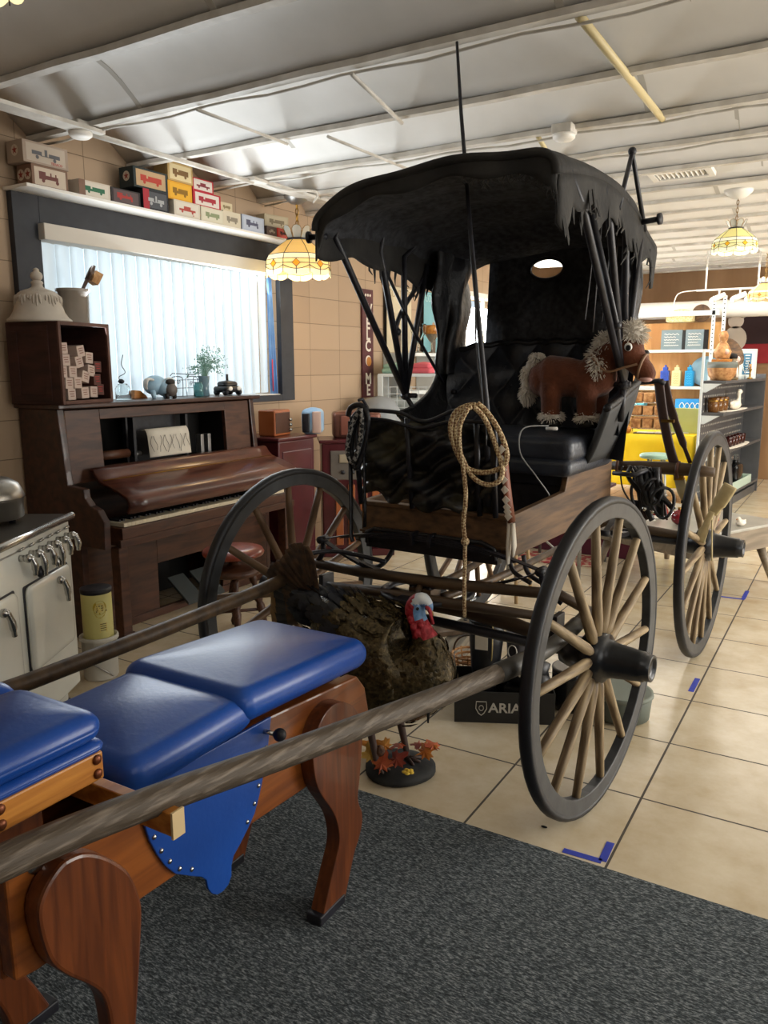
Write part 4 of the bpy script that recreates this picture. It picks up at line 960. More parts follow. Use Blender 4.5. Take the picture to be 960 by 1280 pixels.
bk = thing('white_bucket', 'white round bucket on the floor between stove and piano', 'bucket', (-3.22, 2.55, 0))
b = MB(); b.lathe([(.080, 0), (.085, .01), (.088, .20), (.096, .204), (.096, .222), (.088, .226), (.083, .21), (.080, .012), (0, .012)], 30); b.build('pail', mat('off_white_plastic', '#b9b6ad', '#c6c3ba', 4, rough=.5), bk)
b = MB(); b.tube([(.09 * cos(t), .10 * sin(t), .02 + .09 * abs(sin(t / 1))) for t in [pi * i / 16 - pi for i in range(17)]], .003, 6); b.build('bail', steel, bk)
cn_ = thing('yellow_tin', 'pale yellow tin with gold label standing in the white bucket', 'tin', (-3.22, 2.55, .0125))
b = MB(); b.lathe([(.070, 0), (.074, .004), (.074, .44), (.070, .444)], 30); b.build('can', mat('pale_yellow_tin', '#c9c178', '#d3cb86', 4, rough=.4), cn_)
b = MB(); b.lathe([(.076, .436), (.077, .444), (.077, .458), (.070, .460), (0, .456)], 30); b.build('lid', black_iron, cn_)
def on_can(b, a0, zc, pts, r=.0745):
    b.add([(r * cos(a0 + x / r), r * sin(a0 + x / r), zc + z) for x, z in pts], [tuple(range(len(pts)))])
b = MB(); on_can(b, rad(-28), .37, [(.034 * cos(t), .036 * sin(t)) for t in [2 * pi * i / 20 for i in range(20)]]); on_can(b, rad(-28), .37, [(-.03, -.02), (.03, -.02), (.02, -.045), (0, -.055), (-.02, -.045)], .0747); b.build('label', mat('mustard_label', '#b39a2c', rough=.5), cn_)
b = MB(); on_can(b, rad(-28), .37, [(.024 * cos(t), .024 * sin(t)) for t in [2 * pi * i / 20 for i in range(20)]], .0751); on_can(b, rad(-20), .27, [(-.018, -.03), (.02, -.03), (.02, .02), (-.012, .025)], .0749); b.build('label_panel', mat('cream_label', '#d8c473', rough=.5), cn_)
b = MB()
for q in range(3): on_can(b, rad(-28), .378 - .011 * q, [(-.016, -.002), (.016, -.002), (.016, .003), (-.016, .003)], .0754)
on_can(b, rad(-24), .352, [(-.024, -.004), (.03, -.004), (.03, .004), (-.024, .004)], .0756)
for q in range(4): on_can(b, rad(-20), .285 - .011 * q, [(-.014, -.002), (.016, -.002), (.016, .002), (-.014, .002)], .0754)
b.build('lettering', mat('brown_print', '#5c4616', rough=.6), cn_)

# blinds
m_vane = bpy.data.materials.new('blind_vane'); m_vane.use_nodes = True
nt = m_vane.node_tree; pb = nt.nodes['Principled BSDF']; pb.inputs['Base Color'].default_value = lin('#dfe6ea'); pb.inputs['Roughness'].default_value = .7
tl = nt.nodes.new('ShaderNodeBsdfTranslucent'); tl.inputs[0].default_value = lin('#e4eef3'); mxs = nt.nodes.new('ShaderNodeMixShader'); mxs.inputs[0].default_value = .55
nt.links.new(pb.outputs[0], mxs.inputs[1]); nt.links.new(tl.outputs[0], mxs.inputs[2]); nt.links.new(mxs.outputs[0], nt.nodes['Material Output'].inputs[0])
vb = thing('vertical_blinds', 'white vertical blinds closed across the shop window', 'blinds', (-4.23, 3.1, 1.345))
b = W(vb); b.box(-4.24, -4.10, 3.075, 5.285, 2.285, 2.375); b.build('valance', mat('cream_valance', '#cfc8bd', rough=.6), vb, bevel=.004)
va = MB(); va.grid(lambda u, v: (.012 * cos(pi * u) - .0 + .014 * sin(pi * u), .122 * u, .94 * v), 8, 3); v0 = va.build('vane', m_vane, vb)
n = 20
for i in range(n):
    o = v0 if i == 0 else v0.copy()
    if i: COL.objects.link(o)
    o.location = (.0, .02 + .104 * i, .005)
cu_ = thing('blue_curtain', 'narrow blue cloth hanging at the right end of the window', 'curtain', (-4.205, 5.25, 1.34))
b = MB(); b.grid(lambda u, v: (.02 * sin(u * 2 * pi * 3) * (1 - .3 * v), -.05 + .10 * u * (1 - .55 * v) , .93 * v), 24, 4); b.build('cloth', mat('sky_blue_cloth', '#5d8fd0', '#7aa6dc', 6, rough=.8), cu_, solid=.003)
b = MB(); b.grid(lambda u, v: (.03, -.055 + .012 * u, .02 + .26 * v), 2, 2); b.build('red_edge', mat('red_cloth', '#c2475a', rough=.8), cu_, solid=.003)

# shelf board above the window with boxed toys
sh = tag(W(thing('toy_shelf', 'white shelf board above the dark window frame', 'shelf', (-4.09, 4.15, 2.53))).box(-4.198, -3.985, 2.90, 5.40, 2.53, 2.548).build('board', white_paint, bpy.data.objects['toy_shelf'], bevel=.003), '', '')
del sh['label']; del sh['category']
m_box = {}
def bcol(h):
    if h not in m_box: m_box[h] = mat('carton_' + {'#a08e7e': 'grey_tan', '#7c5e4c': 'brown'}.get(h, 'print_%d' % len(m_box)), h, rough=.6)
    return m_box[h]
def vehicle(b, y0, y1, z0, z1, x, kind):
    L = y1 - y0; h = z1 - z0
    def q(a0, a1, c0, c1): b.add([(x, y0 + L * a0, z0 + h * c0), (x, y0 + L * a1, z0 + h * c0), (x, y0 + L * a1, z0 + h * c1), (x, y0 + L * a0, z0 + h * c1)], [(0, 1, 2, 3)])
    if kind == 'truck': q(.0, .28, .3, .9); q(.28, .36, .3, .6); q(.36, 1, .3, .85)
    elif kind == 'car': q(.0, 1, .3, .55); q(.28, .7, .55, .9)
    elif kind == 'wagon': q(.0, .35, .4, .75); q(.45, .55, .4, 1); q(.6, 1, .35, .7); q(.3, .7, .35, .42)
    elif kind == 'train': q(0, .3, .3, 1); q(.3, .85, .35, .7); q(.5, .56, .7, 1); q(.72, .78, .7, .95)
    for a in (.18, .8): b.add([(x + .0004, y0 + L * a + h * .18 * cos(t), z0 + h * .2 + h * .18 * sin(t)) for t in [2 * pi * k / 12 for k in range(12)]], [tuple(range(12))])
def toybox(y0, y1, z0, z1, xf, dep, cs, panel, ink, kind, label, star=None, side=None, txt=None, rot=0):
    yc, zc = (y0 + y1) / 2, z0
    t = thing('toy_box', label, 'toy box', (xf, yc, zc), rot, 'boxed toys on the shelf')
    h = z1 - z0; w_ = (y1 - y0) / 2
    b = MB(); b.box(-dep, 0, -w_, w_, 0, h); b.build('carton', bcol(cs), t, bevel=.002)
    if panel:
        b = MB(); b.box(-.001, .0008, -w_ * .86, w_ * .86, h * .10, h * .90); b.build('panel', bcol(panel), t)
    b = MB(); vehicle(b, -w_ * .62, w_ * .62, h * .22, h * .72, .0014, kind); b.build('picture', bcol(ink), t)
    if star:
        P = [(.024 * (1 if k % 2 == 0 else .4) * sin(pi * k / 5), .024 * (1 if k % 2 == 0 else .4) * cos(pi * k / 5)) for k in range(10)]
        b = MB(); yy = -w_ - .0012
        for ox in (star if isinstance(star, tuple) else (-dep / 2,)):
            b.add([(ox + .030 * cos(k * pi / 10), yy + .0006, h * .55 + .030 * sin(k * pi / 10)) for k in range(20)], [tuple(range(20))])
        b.build('badge', bcol('#c4b5a2'), t)
        b = MB()
        for ox in (star if isinstance(star, tuple) else (-dep / 2,)): b.add([(ox + p[0], yy, h * .55 + p[1]) for p in P], [tuple(range(10))])
        b.build('star', bcol('#8c3326'), t)
    if side: b = MB(); b.box(-.001, .001, -w_, -w_ + side[1], 0, h); b.build('end_panel', bcol(side[0]), t)
    if txt: words('lettering', txt, h * .16, red_ink, t, TR(.0018, w_ * .45, h * .16) @ FACE_PX)
    return t
Z = 2.549
toybox(2.970, 3.205, Z, Z + .118, -4.03, .13, '#7c5e4c', '#c7b7a4', '#6a3a34', 'train', 'brown box with a train picture under the wagon box at the far left', star=(-.035, -.095))
toybox(2.925, 3.215, Z + .119, Z + .235, -4.03, .14, '#a08e7e', '#b5a797', '#5a5a5e', 'wagon', 'long grey-tan box with a horse wagon picture on top at the far left', star=True, txt='TEXACO')
toybox(3.262, 3.490, Z, Z + .090, -4.01, .11, '#cfc4b4', '#d6cec0', '#2e6b4d', 'truck', 'cream box with a green delivery van picture', side=('#7c5e4c', .045))
toybox(3.30, 3.42, Z + .0, Z + .105, -4.125, .07, '#d8d2c6', None, '#a33a34', 'car', 'pale box standing behind the green van box')
toybox(3.497, 3.725, Z, Z + .088, -4.01, .11, '#2c2526', '#5a4a4a', '#a8332e', 'train', 'dark box with a red fire engine picture')
toybox(3.740, 3.955, Z, Z + .122, -4.0, .13, '#1f2026', '#4b4d52', '#a7a9aa', 'wagon', 'black box with red end and a steel tractor picture', side=('#a32430', .05))
toybox(3.680, 3.965, Z + .1225, Z + .245, -4.01, .13, '#1d2a2b', '#b99a74', '#b23a2c', 'truck', 'dark green box with a red truck picture on top of the tractor box', star=True)
toybox(3.993, 4.236, Z, Z + .098, -3.99, .11, '#c9bfae', '#d2cabc', '#a8443a', 'car', 'white box with red cars below the yellow box', txt='A')
toybox(3.966, 4.186, Z + .099, Z + .215, -4.01, .12, '#d79a1e', '#e0a92c', '#8a6414', 'truck', 'yellow box with a truck picture in the middle of a stack')
toybox(3.972, 4.200, Z + .216, Z + .335, -4.01, .13, '#b99a62', '#d9c89c', '#7c5c33', 'truck', 'tan box with a yellow-bordered truck picture topmost of the tall stack')
toybox(4.245, 4.468, Z, Z + .095, -3.99, .11, '#cfc8b2', '#d3cdb9', '#86906c', 'truck', 'cream box with a pale green car picture below the red boxes')
toybox(4.196, 4.468, Z + .096, Z + .195, -4.01, .12, '#b32334', '#d8cfc6', '#a02834', 'truck', 'red box with a red truck on a white panel, lower of two red boxes')
toybox(4.203, 4.410, Z + .196, Z + .280, -4.02, .12, '#b02030', '#d5ccc4', '#7c2a32', 'car', 'red box with a dark car picture, upper of two red boxes')
toybox(4.478, 4.600, Z + .106, Z + .165, -4.02, .10, '#cdbf9e', None, '#8c7b58', 'truck', 'small tan box on top of the white truck box')
toybox(4.478, 4.664, Z, Z + .105, -4.0, .11, '#d0c6b0', None, '#8c8373', 'truck', 'white box with a grey truck outline beside the windmill picture box')
toybox(4.676, 4.930, Z, Z + .110, -4.0, .11, '#a9b2c4', '#b4bccb', '#52546a', 'train', 'blue and red box with a pavilion picture', side=('#c22d28', .0))
toybox(4.950, 5.070, Z, Z + .066, -3.99, .10, '#5a4a44', None, '#a49a8e', 'car', 'small dark box under the tilted tan box')
toybox(4.985, 5.235, Z + .069, Z + .165, -4.02, .10, '#b0a488', '#b8ac92', '#7c7058', 'truck', 'tan box perched askew above the small dark box', rot=-9)
toybox(5.076, 5.255, Z, Z + .068, -3.99, .10, '#c02a22', '#b8564a', '#3a1c1a', 'truck', 'low red box with a dark truck near the lamp')
toybox(5.268, 5.380, Z, Z + .062, -3.99, .10, '#cfc7b4', None, '#5c6a58', 'car', 'last small white box at the right end of the shelf')

# WELCOME sign
ws = thing('welcome_sign', 'tall narrow dark red wooden sign reading WELCOME downwards on the block wall', 'sign', (-4.197, 6.69, 1.26))
MB().box(0, .02, -.10, .10, 0, 1.03).build('board', mat('maroon_board', '#4c2326', '#5a2b2d', 8, rough=.6), ws, bevel=.003)
m_cream = mat('cream_letter', '#ddd5c6', rough=.6)
for ch, z in zip('WELCME', (2.097, 1.963, 1.861, 1.751, 1.436, 1.325)):
    words('letter', ch, .15, m_cream, ws, TR(.0205, .0, z - 1.26) @ FACE_PX, bold=.004, sx=.95)
b = MB(); b.prism([(.05 * cos(t), .05 * sin(t)) for t in [2 * pi * i / 24 for i in range(24)]], .0, .003, TR(.0205, 0, 1.614 - 1.26) @ FACE_PX); b.build('letter', m_cream, ws)
b = MB(); b.prism([(.045 * cos(t) + .008, .045 * sin(t) - .008) for t in [2 * pi * i / 24 for i in range(24)]], .003, .004, TR(.0205, 0, 1.614 - 1.26) @ FACE_PX); b.build('pumpkin_dot', mat('orange_dot', '#b3742c', rough=.6), ws)
b = MB()
for y in (-.04, 0, .04): b.prism([(.014 * cos(t), .014 * sin(t)) for t in [2 * pi * i / 6 for i in range(6)]], 0, .002, TR(.0205, y, 2.235 - 1.26) @ FACE_PX)
b.build('ornament', m_cream, ws)

# radio consoles and table radios
m_burg = mat('burgundy_lacquer', '#41161a', '#542026', 4, rough=.3, coat=.3)
m_orangewood = mat('orange_veneer', '#8a4a25', '#a8623a', 5, (1, 1, .3), rough=.35, coat=.3)
def console(name, label, x, y, rz, w_, d, h, dial):
    t = thing(name, label, 'radio', (x, y, 0), rz)
    b = MB(); b.box(-w_ / 2, w_ / 2, -d / 2, d / 2, .06, h); b.build('cabinet', m_burg, t, bevel=.012, seg=3)
    b = MB(); b.box(-w_ / 2 - .02, w_ / 2 + .02, -d / 2 - .02, d / 2 + .02, h, h + .028); b.build('top', m_burg, t, bevel=.008)
    b = MB(); b.box(-w_ / 2 - .015, w_ / 2 + .015, -d / 2 - .015, d / 2 + .015, 0, .06); b.build('plinth', m_burg, t, bevel=.006)
    if dial:
        b = MB(); b.box(-w_ * .38, w_ * .38, -d / 2 - .012, -d / 2 + .005, h - .30, h - .06); p = b.build('dial_panel', mat('grey_dial_plate', '#6c6660', '#7c756d', 8, rough=.4, metal=.4), t, bevel=.006)
        b = MB(); b.pad(-w_ * .26, w_ * .26, -.008, .008, -.035, .035, e=.007, crown=0, M=TR(0, -d / 2 - .014, h - .125)); b.build('dial_window', mat('cream_dial', '#a79b85', rough=.3), p)
        for x_ in (-.12, -.04, .04, .12): b = MB(); b.cyl((x_, -d / 2 - .03, h - .235), (x_, -d / 2 - .01, h - .235), .016); b.build('knob', black_iron, p)
        for x_ in (-.15, -.05, .05, .15): b = MB(); b.box(x_ - .03, x_ + .03, -d / 2 - .012, -d / 2 + .004, .10, h - .34); b.build('grille_panel', m_orangewood, t, bevel=.004)
    else:
        b = MB(); b.box(-w_ * .4, w_ * .4, -d / 2 - .008, -d / 2 + .004, .12, h - .08); b.build('front_panel', m_burg, t, bevel=.006)
    return t
console('radio_console', 'burgundy console cabinet with plain side beside the piano', -3.95, 4.93, 90, .46, .42, 1.0, False)
console('radio_console', 'burgundy console radio with grey dial plate and orange grille behind the black rope', -3.60, 5.55, 38, .58, .36, .945, True)
t = thing('table_radio', 'small orange wooden radio with side knobs on the plain console', 'radio', (-3.93, 4.90, 1.029), 97)
b = MB(); b.box(-.12, .12, -.075, .075, 0, .20); b.build('cabinet', m_orangewood, t, bevel=.012, seg=3)
b = MB(); b.box(-.105, .105, -.08, -.07, .02, .18); b.build('face', mat('brown_face', '#4c2f20', rough=.5), t, bevel=.004)
for z in (.04, .08, .12): b = MB(); b.cyl((.09, -.10, z), (.09, -.075, z), .012); b.build('knob', chrome, t)
t = thing('table_radio', 'rounded blue and black radio with pale front between two other radios', 'radio', (-3.77, 5.19, 1.0285), 30)
b = MB(); b.pad(-.085, .085, -.09, .09, 0, .20, e=.04, crown=.01); b.build('case', mat('pale_blue_case', '#7da5cb', '#a6c2da', 6, rough=.35), t)
b = MB(); b.pad(-.03, .03, -.008, .008, -.075, .075, e=.007, crown=0, M=TR(-.045, -.092, .09)); b.build('grille', black_iron, t)
b = MB(); b.pad(-.035, .035, -.008, .008, -.09, .08, e=.007, crown=0, M=TR(.04, -.092, .10)); b.build('pale_front', mat('pale_pink_front', '#c9aa9c', rough=.4), t)
t = thing('table_radio', 'brown metal table radio with round dial on the dial-plate console', 'radio', (-3.62, 5.60, .974), 38)
b = MB(); b.pad(-.20, .20, -.10, .12, 0, .215, e=.03, crown=.012); b.build('case', mat('brown_metal_case', '#5b3a30', '#744b3e', 5, rough=.35, metal=.3), t)
b = MB(); b.pad(-.14, .17, -.008, .008, -.085, .075, e=.007, crown=0, M=TR(0, -.103, .11)); b.build('face', mat('rose_brown_face', '#7d4c3f', rough=.35), t)
b = MB(); b.M = TR(.06, -.112, .11, rx=90); b.lathe([(.03, 0), (.05, 0), (.052, .006), (.045, .010), (.032, .006), (.03, 0)], 24); b.build('dial_ring', mat('cream_ring', '#b59a86', rough=.4), t)
for x_, z_ in ((.06, .11), (.06, .045)): b = MB(); b.cyl((x_, -.13, z_), (x_, -.11, z_), .012); b.build('knob', chrome, t)
# ================================================================ ceiling fittings and hanging lamps
def fixture(x, y, z, r, m):
    pass
m_silver = mat('silver_canopy', '#9a9894', rough=.35, metal=.8)
def jbox(x, y, label):
    t = thing('junction_box', label, 'junction box', (x, y, ZC - .035)); t.scale = (.8, .8, .8)
    b = MB(); b.lathe([(0, -.075), (.055, -.07), (.075, -.055), (.078, -.03), (0, -.03)], 20); b.build('cover', white_paint, t)
    b = MB(); b.box(-.07, .07, -.07, .07, -.03, .03); b.build('box', m_beam, t, bevel=.008)
jbox(-3.72, 3.06, 'white electrical junction box on the ceiling conduit at the upper left')
jbox(-1.52, 4.47, 'white junction box on the ceiling beam above the carriage top')
rr = MB(); rr.box(-3.75, -3.64, 1.7, 3.16, ZC - .06, ZC - .04); rr.box(-3.75, -3.64, 4.40, 5.30, ZC - .06, ZC - .04); rr.tube([(-3.70, 3.1, ZC - .06), (-3.70, 4.45, ZC - .06)], .016, 8)
rr.tube(bez([(-3.69, 4.55, ZC - .05), (-3.55, 4.60, ZC - .10), (-3.45, 4.85, ZC - .08), (-3.62, 5.05, ZC - .10)], 6), .009, 6)
bn += 1; struct(rr.build('trim_%d' % bn, m_beam))
cv = MB()
for y, off in ((3.10, 0), (4.51, .03), (5.12, 0)): cv.tube([(XL + .02 + (XR - XL - .04) * i / 40, y + .045, ZC - .045 + .008 * sin(i * 1.7 + y)) for i in range(41)], .007, 6)
bn += 1; struct(cv.build('trim_%d' % bn, m_beam))
vt = thing('ceiling_vent', 'white rectangular louvred air vent in the ceiling near the right lamp', 'vent', (-1.22, 6.12, ZC + .02), 2)
b = MB()
for a in ((-.21, .21, -.14, -.10), (-.21, .21, .10, .14), (-.21, -.17, -.10, .10), (.17, .21, -.10, .10)): b.box(*a, -.012, .02)
b.build('frame', white_paint, vt)
b = MB()
for i in range(11): b.add([(-.16 + .032 * i, -.10, -.006), (-.145 + .032 * i, -.10, .012), (-.145 + .032 * i, .10, .012), (-.16 + .032 * i, .10, -.006)], [(0, 1, 2, 3)])
b.build('louvres', white_paint, vt, solid=.002)
MB().box(-.17, .17, -.10, .10, .016, .02).build('duct_opening', m_dark, vt)

def gmat(n, h, s): return mat(n, h, rough=.25, emit=h, estr=s)
def lamp(x, y, zb, R, zc, label, s, chain_top, style=0):
    t = thing('stained_glass_lamp', label, 'hanging lamp', (x, y, zb), 11, 'stained-glass ceiling lamps')
    H = R * 1.10
    g_amber, g_cream, g_pale, g_or, g_clear = lamps_m[style]
    n = 8; prof = [(.31 * R, H * 1.0), (.62 * R, H * .80), (.90 * R, H * .58), (.975 * R, H * .44), (1.0 * R, H * .18), (1.0 * R, H * .06)]
    def P(k, t_, i):         # panel k, 0..1 across it, profile row i
        a = 2 * pi * (k + t_) / n; r, z = prof[i] if isinstance(i, int) else i
        c = cos(pi / n) / cos((t_ - .5) * 2 * pi / n); c = .5 * c + .5
        return (r * c * cos(a), r * c * sin(a), z)
    def lerp(i, f): return (prof[i][0] + (prof[i + 1][0] - prof[i][0]) * f, prof[i][1] + (prof[i + 1][1] - prof[i][1]) * f)
    up_ = MB(); band = MB(); skirt_ = MB(); dia = MB(); lead = MB(); scal = MB()
    lw = .0026 * R / .3 + .0006
    T = [0, .125, .25, .375, .5, .625, .75, .875, 1]
    for k in range(n):
        for a, b2 in zip(T[:-1], T[1:]):
            for i in (0, 1): up_.add([P(k, a, i), P(k, b2, i), P(k, b2, i + 1), P(k, a, i + 1)], [(0, 1, 2, 3)], True)
            band.add([P(k, a, 2), P(k, b2, 2), P(k, b2, 3), P(k, a, 3)], [(0, 1, 2, 3)], True)
            skirt_.add([P(k, a, 3), P(k, b2, 3), P(k, b2, 4), P(k, a, 4)], [(0, 1, 2, 3)], True)
            e = lambda q: (1.0 * R, H * (.02 + .10 * abs(2 * abs(q - .5)) ** 3 * 1.0 + (.02 if abs(q - .5) < .06 else 0)))
            scal.add([P(k, a, 4), P(k, b2, 4), P(k, b2, e(b2)), P(k, a, e(a))], [(0, 1, 2, 3)], True)
        m_ = lerp(3, .45); hw = .16; o_ = 1.012
        dq = [P(k, .5, (lerp(3, .08)[0] * o_, lerp(3, .08)[1])), P(k, .5 + hw, (m_[0] * o_, m_[1])), P(k, .5, (lerp(3, .82)[0] * o_, lerp(3, .82)[1])), P(k, .5 - hw, (m_[0] * o_, m_[1]))]
        dia.add(dq, [(0, 1, 2, 3)]); lead.tube(dq, lw, 4, closed=True)
        lead.tube([P(k, 0, i) for i in range(6)], lw, 4)
        lead.tube([P(k, .5, 3), dq[0]], lw, 4); lead.tube([dq[2], P(k, .5, e(.5))], lw, 4)
        lead.tube([P(k, 0, m_), dq[3]], lw, 4); lead.tube([dq[1], P(k, 1, m_)], lw, 4)
        for i in (2, 3, 4): lead.tube([P(k, q, i) if i < 4 else P(k, q, (R, H * (.17 + .10 * abs(2 * (q - .5)) ** 2))) for q in T], lw, 4)
    sh = up_.build('upper_glass', g_amber, t); band.build('band_glass', g_cream, t); skirt_.build('skirt_glass', g_pale, t); scal.build('scalloped_edge', g_cream, t); dia.build('diamonds', g_or, t); lead.build('leading', black_iron, t)
    b = MB(); b.lathe([(.30 * R, H * .97), (.335 * R, H * .985), (.335 * R, H * 1.03), (.30 * R, H * 1.04)], 24); b.lathe([(0, H * 1.02), (.3 * R, H * 1.02)], 24); b.build('cap_ring', black_iron, t)
    cr_ = MB(); ld = MB()
    for k in range(8):
        a = 2 * pi * (k + .5) / 8; da = .36
        q = [(.30 * R, H * 1.04, -da), (.30 * R, H * 1.04, da), (.42 * R, H * 1.24, da * .95), (.455 * R, H * 1.32, da * .6), (.46 * R, H * 1.345, 0), (.455 * R, H * 1.32, -da * .6), (.42 * R, H * 1.24, -da * .95)]
        pts = [(r * cos(a + w_), r * sin(a + w_), z) for r, z, w_ in q]
        cr_.add(pts, [tuple(range(7))]); ld.tube(pts, lw * .8, 4, closed=True)
    cr_.build('crown_glass', g_clear, t); ld.build('crown_leading', brass, t)
    ct = chain_top - zb; ch = MB(); z = H * 1.02; i = 0; L = R * .20
    while z < ct - L * .3:
        rot = TR(z=z + L / 2, rz=90 * (i % 2)); ch.tube([tuple(rot @ Vector((L * .26 * cos(q), 0, L * .55 * sin(q)))) for q in [2 * pi * j / 10 for j in range(10)]], L * .07, 5, closed=True); z += L * .85; i += 1
    ch.tube([(0, 0, H * .7), (0, 0, ct)], L * .05, 5); ch.build('chain', brass, t)
    b = MB(); b.lathe([(0, ct - .015), (.05, ct - .005), (.095, ct + .03), (.10, ct + .05), (.06, ct + .056), (0, ct + .056)], 24); b.build('ceiling_canopy', m_silver if style == 0 else white_paint, t)
    b = MB(); b.ball((0, 0, H * .45), R * .14, 12, 8); b.cyl((0, 0, H * .55), (0, 0, H * .75), R * .07); b.build('bulb', gmat('bulb_glow_%d' % style, '#ffe9b8', 6 * s), t)
    ld_ = bpy.data.lights.new('lamp_bulb', 'POINT'); ld_.energy = 5 * s * (R / .3) ** 2; ld_.color = (1, .82, .55); ld_.shadow_soft_size = R * .4
    lo = bpy.data.objects.new('lamp_bulb', ld_); COL.objects.link(lo); lo.location = (x, y, zb + H * .12)
    return t
def glasses(i, s): return (gmat('amber_glass_%d' % i, '#e8b765' if i != 1 else '#e9dd8e', .40 * s), gmat('cream_glass_%d' % i, '#f1dfae' if i != 1 else '#f4efd0', .45 * s), gmat('pale_amber_glass_%d' % i, '#efca80' if i != 1 else '#efe6a4', .45 * s), gmat('orange_glass_%d' % i, '#e58a1e' if i != 1 else '#e5a91e', .5 * s), mat('clear_crown_glass_%d' % i, '#cfd3cb', rough=.15, trans=.6))
lamps_m = {0: glasses(0, 1.0), 1: glasses(1, 1.0), 2: glasses(2, .08)}
lamp(-3.80, 5.08, 2.225, .258, 0, 'amber stained-glass hanging lamp in front of the window corner', 1.0, ZC - .08, 0)
lamp(-.895, 6.53, 2.365, .160, 0, 'bright yellow stained-glass lamp hanging over the far right shelves', 1.0, ZC - .10, 1)
lamp(-.985, 9.60, 2.23, .170, 0, 'dim stained-glass lamp, farthest back, at the right edge', .12, ZC - .12, 2)
lamp(-1.80, 1.16, 2.40, .17, 0, 'stained-glass lamp at the top left corner, only its rim showing', .25, ZC - .06, 1)

# track spotlights and the white duct at the back
tr_ = MB(); tr_.box(-1.75, -.6, 10.0, 10.03, 2.40, 2.42); tr_.tube(bez([(-1.75, 10.0, 2.41), (-1.95, 10.0, 2.38), (-2.0, 10.0, 2.2)], 5), .006, 5); tr_.tube([(-1.1, 10.015, 2.42), (-1.1, 10.015, ZC)], .01, 6); tr_.tube([(-1.65, 10.015, 2.42), (-1.65, 10.015, ZC)], .01, 6)
bn += 1; struct(tr_.build('trim_%d' % bn, white_paint))
for x, lab in ((-1.50, 'white track spotlight, left of three, above the back shelves'), (-1.28, 'white track spotlight, middle of three, above the back shelves'), (-1.13, 'glowing white track spotlight, right of three, beside the dim lamp')):
    t = thing('track_spotlight', lab, 'spotlight', (x, 10.015, 2.40), 0, 'spotlights on the ceiling track')
    b = MB(); b.cyl((0, 0, 0), (0, 0, -.05), .010); b.build('stem', white_paint, t)
    b = MB(); b.tube([(.06, .02, -.045), (-.05, -.03, -.10), (-.065, -.037, -.108)], [.028, .034, .034], 14); b.build('head', white_paint, t)
    b = MB(); b.ball((-.068, -.040, -.110), (.028, .028, .028), 10, 7); b.build('bulb', gmat('spot_glow', '#fff2d8', 5 if x > -1.2 else 2.5), t)
du = MB(); du.tube([(-4.1, 11.2, 2.27), (1.0, 11.2, 2.27)], .11, 20); bn += 1; struct(du.build('trim_%d' % bn, white_paint))

# ================================================================ back of the shop: shelving, table, gondola, low table
m_white = mat('white_shelf_paint', '#d6dcdc', '#c9d0d2', 5, rough=.4)
m_knot = mat('honey_back_board', '#a9743f', '#c9975c', 3, (3, 1, .5), rough=.6, wood=True)
su = thing('shelf_unit', 'white-shelved unit with honey wood back holding bottles and slates', 'shelf', (-2.15, 10.9, 0))
b = W(su); b.box(-3.6, -1.60, 11.06, 11.09, .02, 2.10); b.build('back_board', m_knot, su)
for z in (1.755, 1.29, .94): W(su).box(-3.6, -1.6, 10.78, 11.06, z - .035, z).build('shelf', m_white, su, bevel=.003)
b = W(su); b.box(-3.6, -1.6, 10.76, 10.80, 2.17, 2.23); b.build('top_rail', m_white, su, bevel=.004)
for x in (-1.66, -1.54):
    b = W(su); b.box(x - .02, x + .02, 10.76, 10.80, 0, 2.40); u_ = b.build('upright', m_white, su)
    b = W(su)
    for k in range(14): b.cyl((x, 10.755, 1.7 + .05 * k), (x, 10.762, 1.7 + .05 * k), .008, n=8)
    b.build('slots', m_dark, u_)
for x0, x1, lab, r in ((-2.29, -2.03, 'grey slate sign with white writing, left of two on the upper shelf', 0), (-1.99, -1.77, 'grey slate sign with white scroll writing, right of two on the upper shelf', 0)):
    t = thing('slate_sign', lab, 'sign', ((x0 + x1) / 2, 10.86, 1.7555), r, 'slates on the upper shelf'); h = .25; w_ = (x1 - x0) / 2
    b = MB(); b.box(-w_, w_, -.02, .02, 0, h); b.build('slate', mat('grey_slate', '#66757a', '#738287', 8, rough=.7), t, bevel=.003)
    b = MB()
    for q in range(5): b.tube([(-w_ * .7 + w_ * 1.4 * k / 14, -.0215, h * (.78 - .14 * q) + .008 * sin(k * (1.7 + q * .4) + q)) for k in range(15 - (q % 2) * 3)], .0045, 4)
    b.build('chalk_writing', white_paint, t)
    b = MB(); b.box(w_, w_ + .05, -.015, .02, 0, h * .98); b.build('dark_edge', m_dark, t)
lt = thing('pierced_lantern', 'cream pierced shade lying on top of the wood-backed shelf unit', 'lantern', (-2.08, 10.93, 2.1005))
b = MB(); b.pad(-.17, .17, -.10, .10, 0, .12, e=.03, crown=.05); b.build('shade', mat('cream_pierced', '#d9c787', '#f0e6bc', 60, rough=.6, lo=.45, hi=.55), lt)
t = thing('wood_disc', 'round wooden disc leaning beside the pierced shade', 'disc', (-1.84, 10.98, 2.1005))
b = MB(); b.prism([(.11 * cos(a), .11 * sin(a)) for a in [2 * pi * i / 28 for i in range(28)]], 0, .02, TR(0, 0, .11, rx=90)); b.build('disc', m_cbody, t)
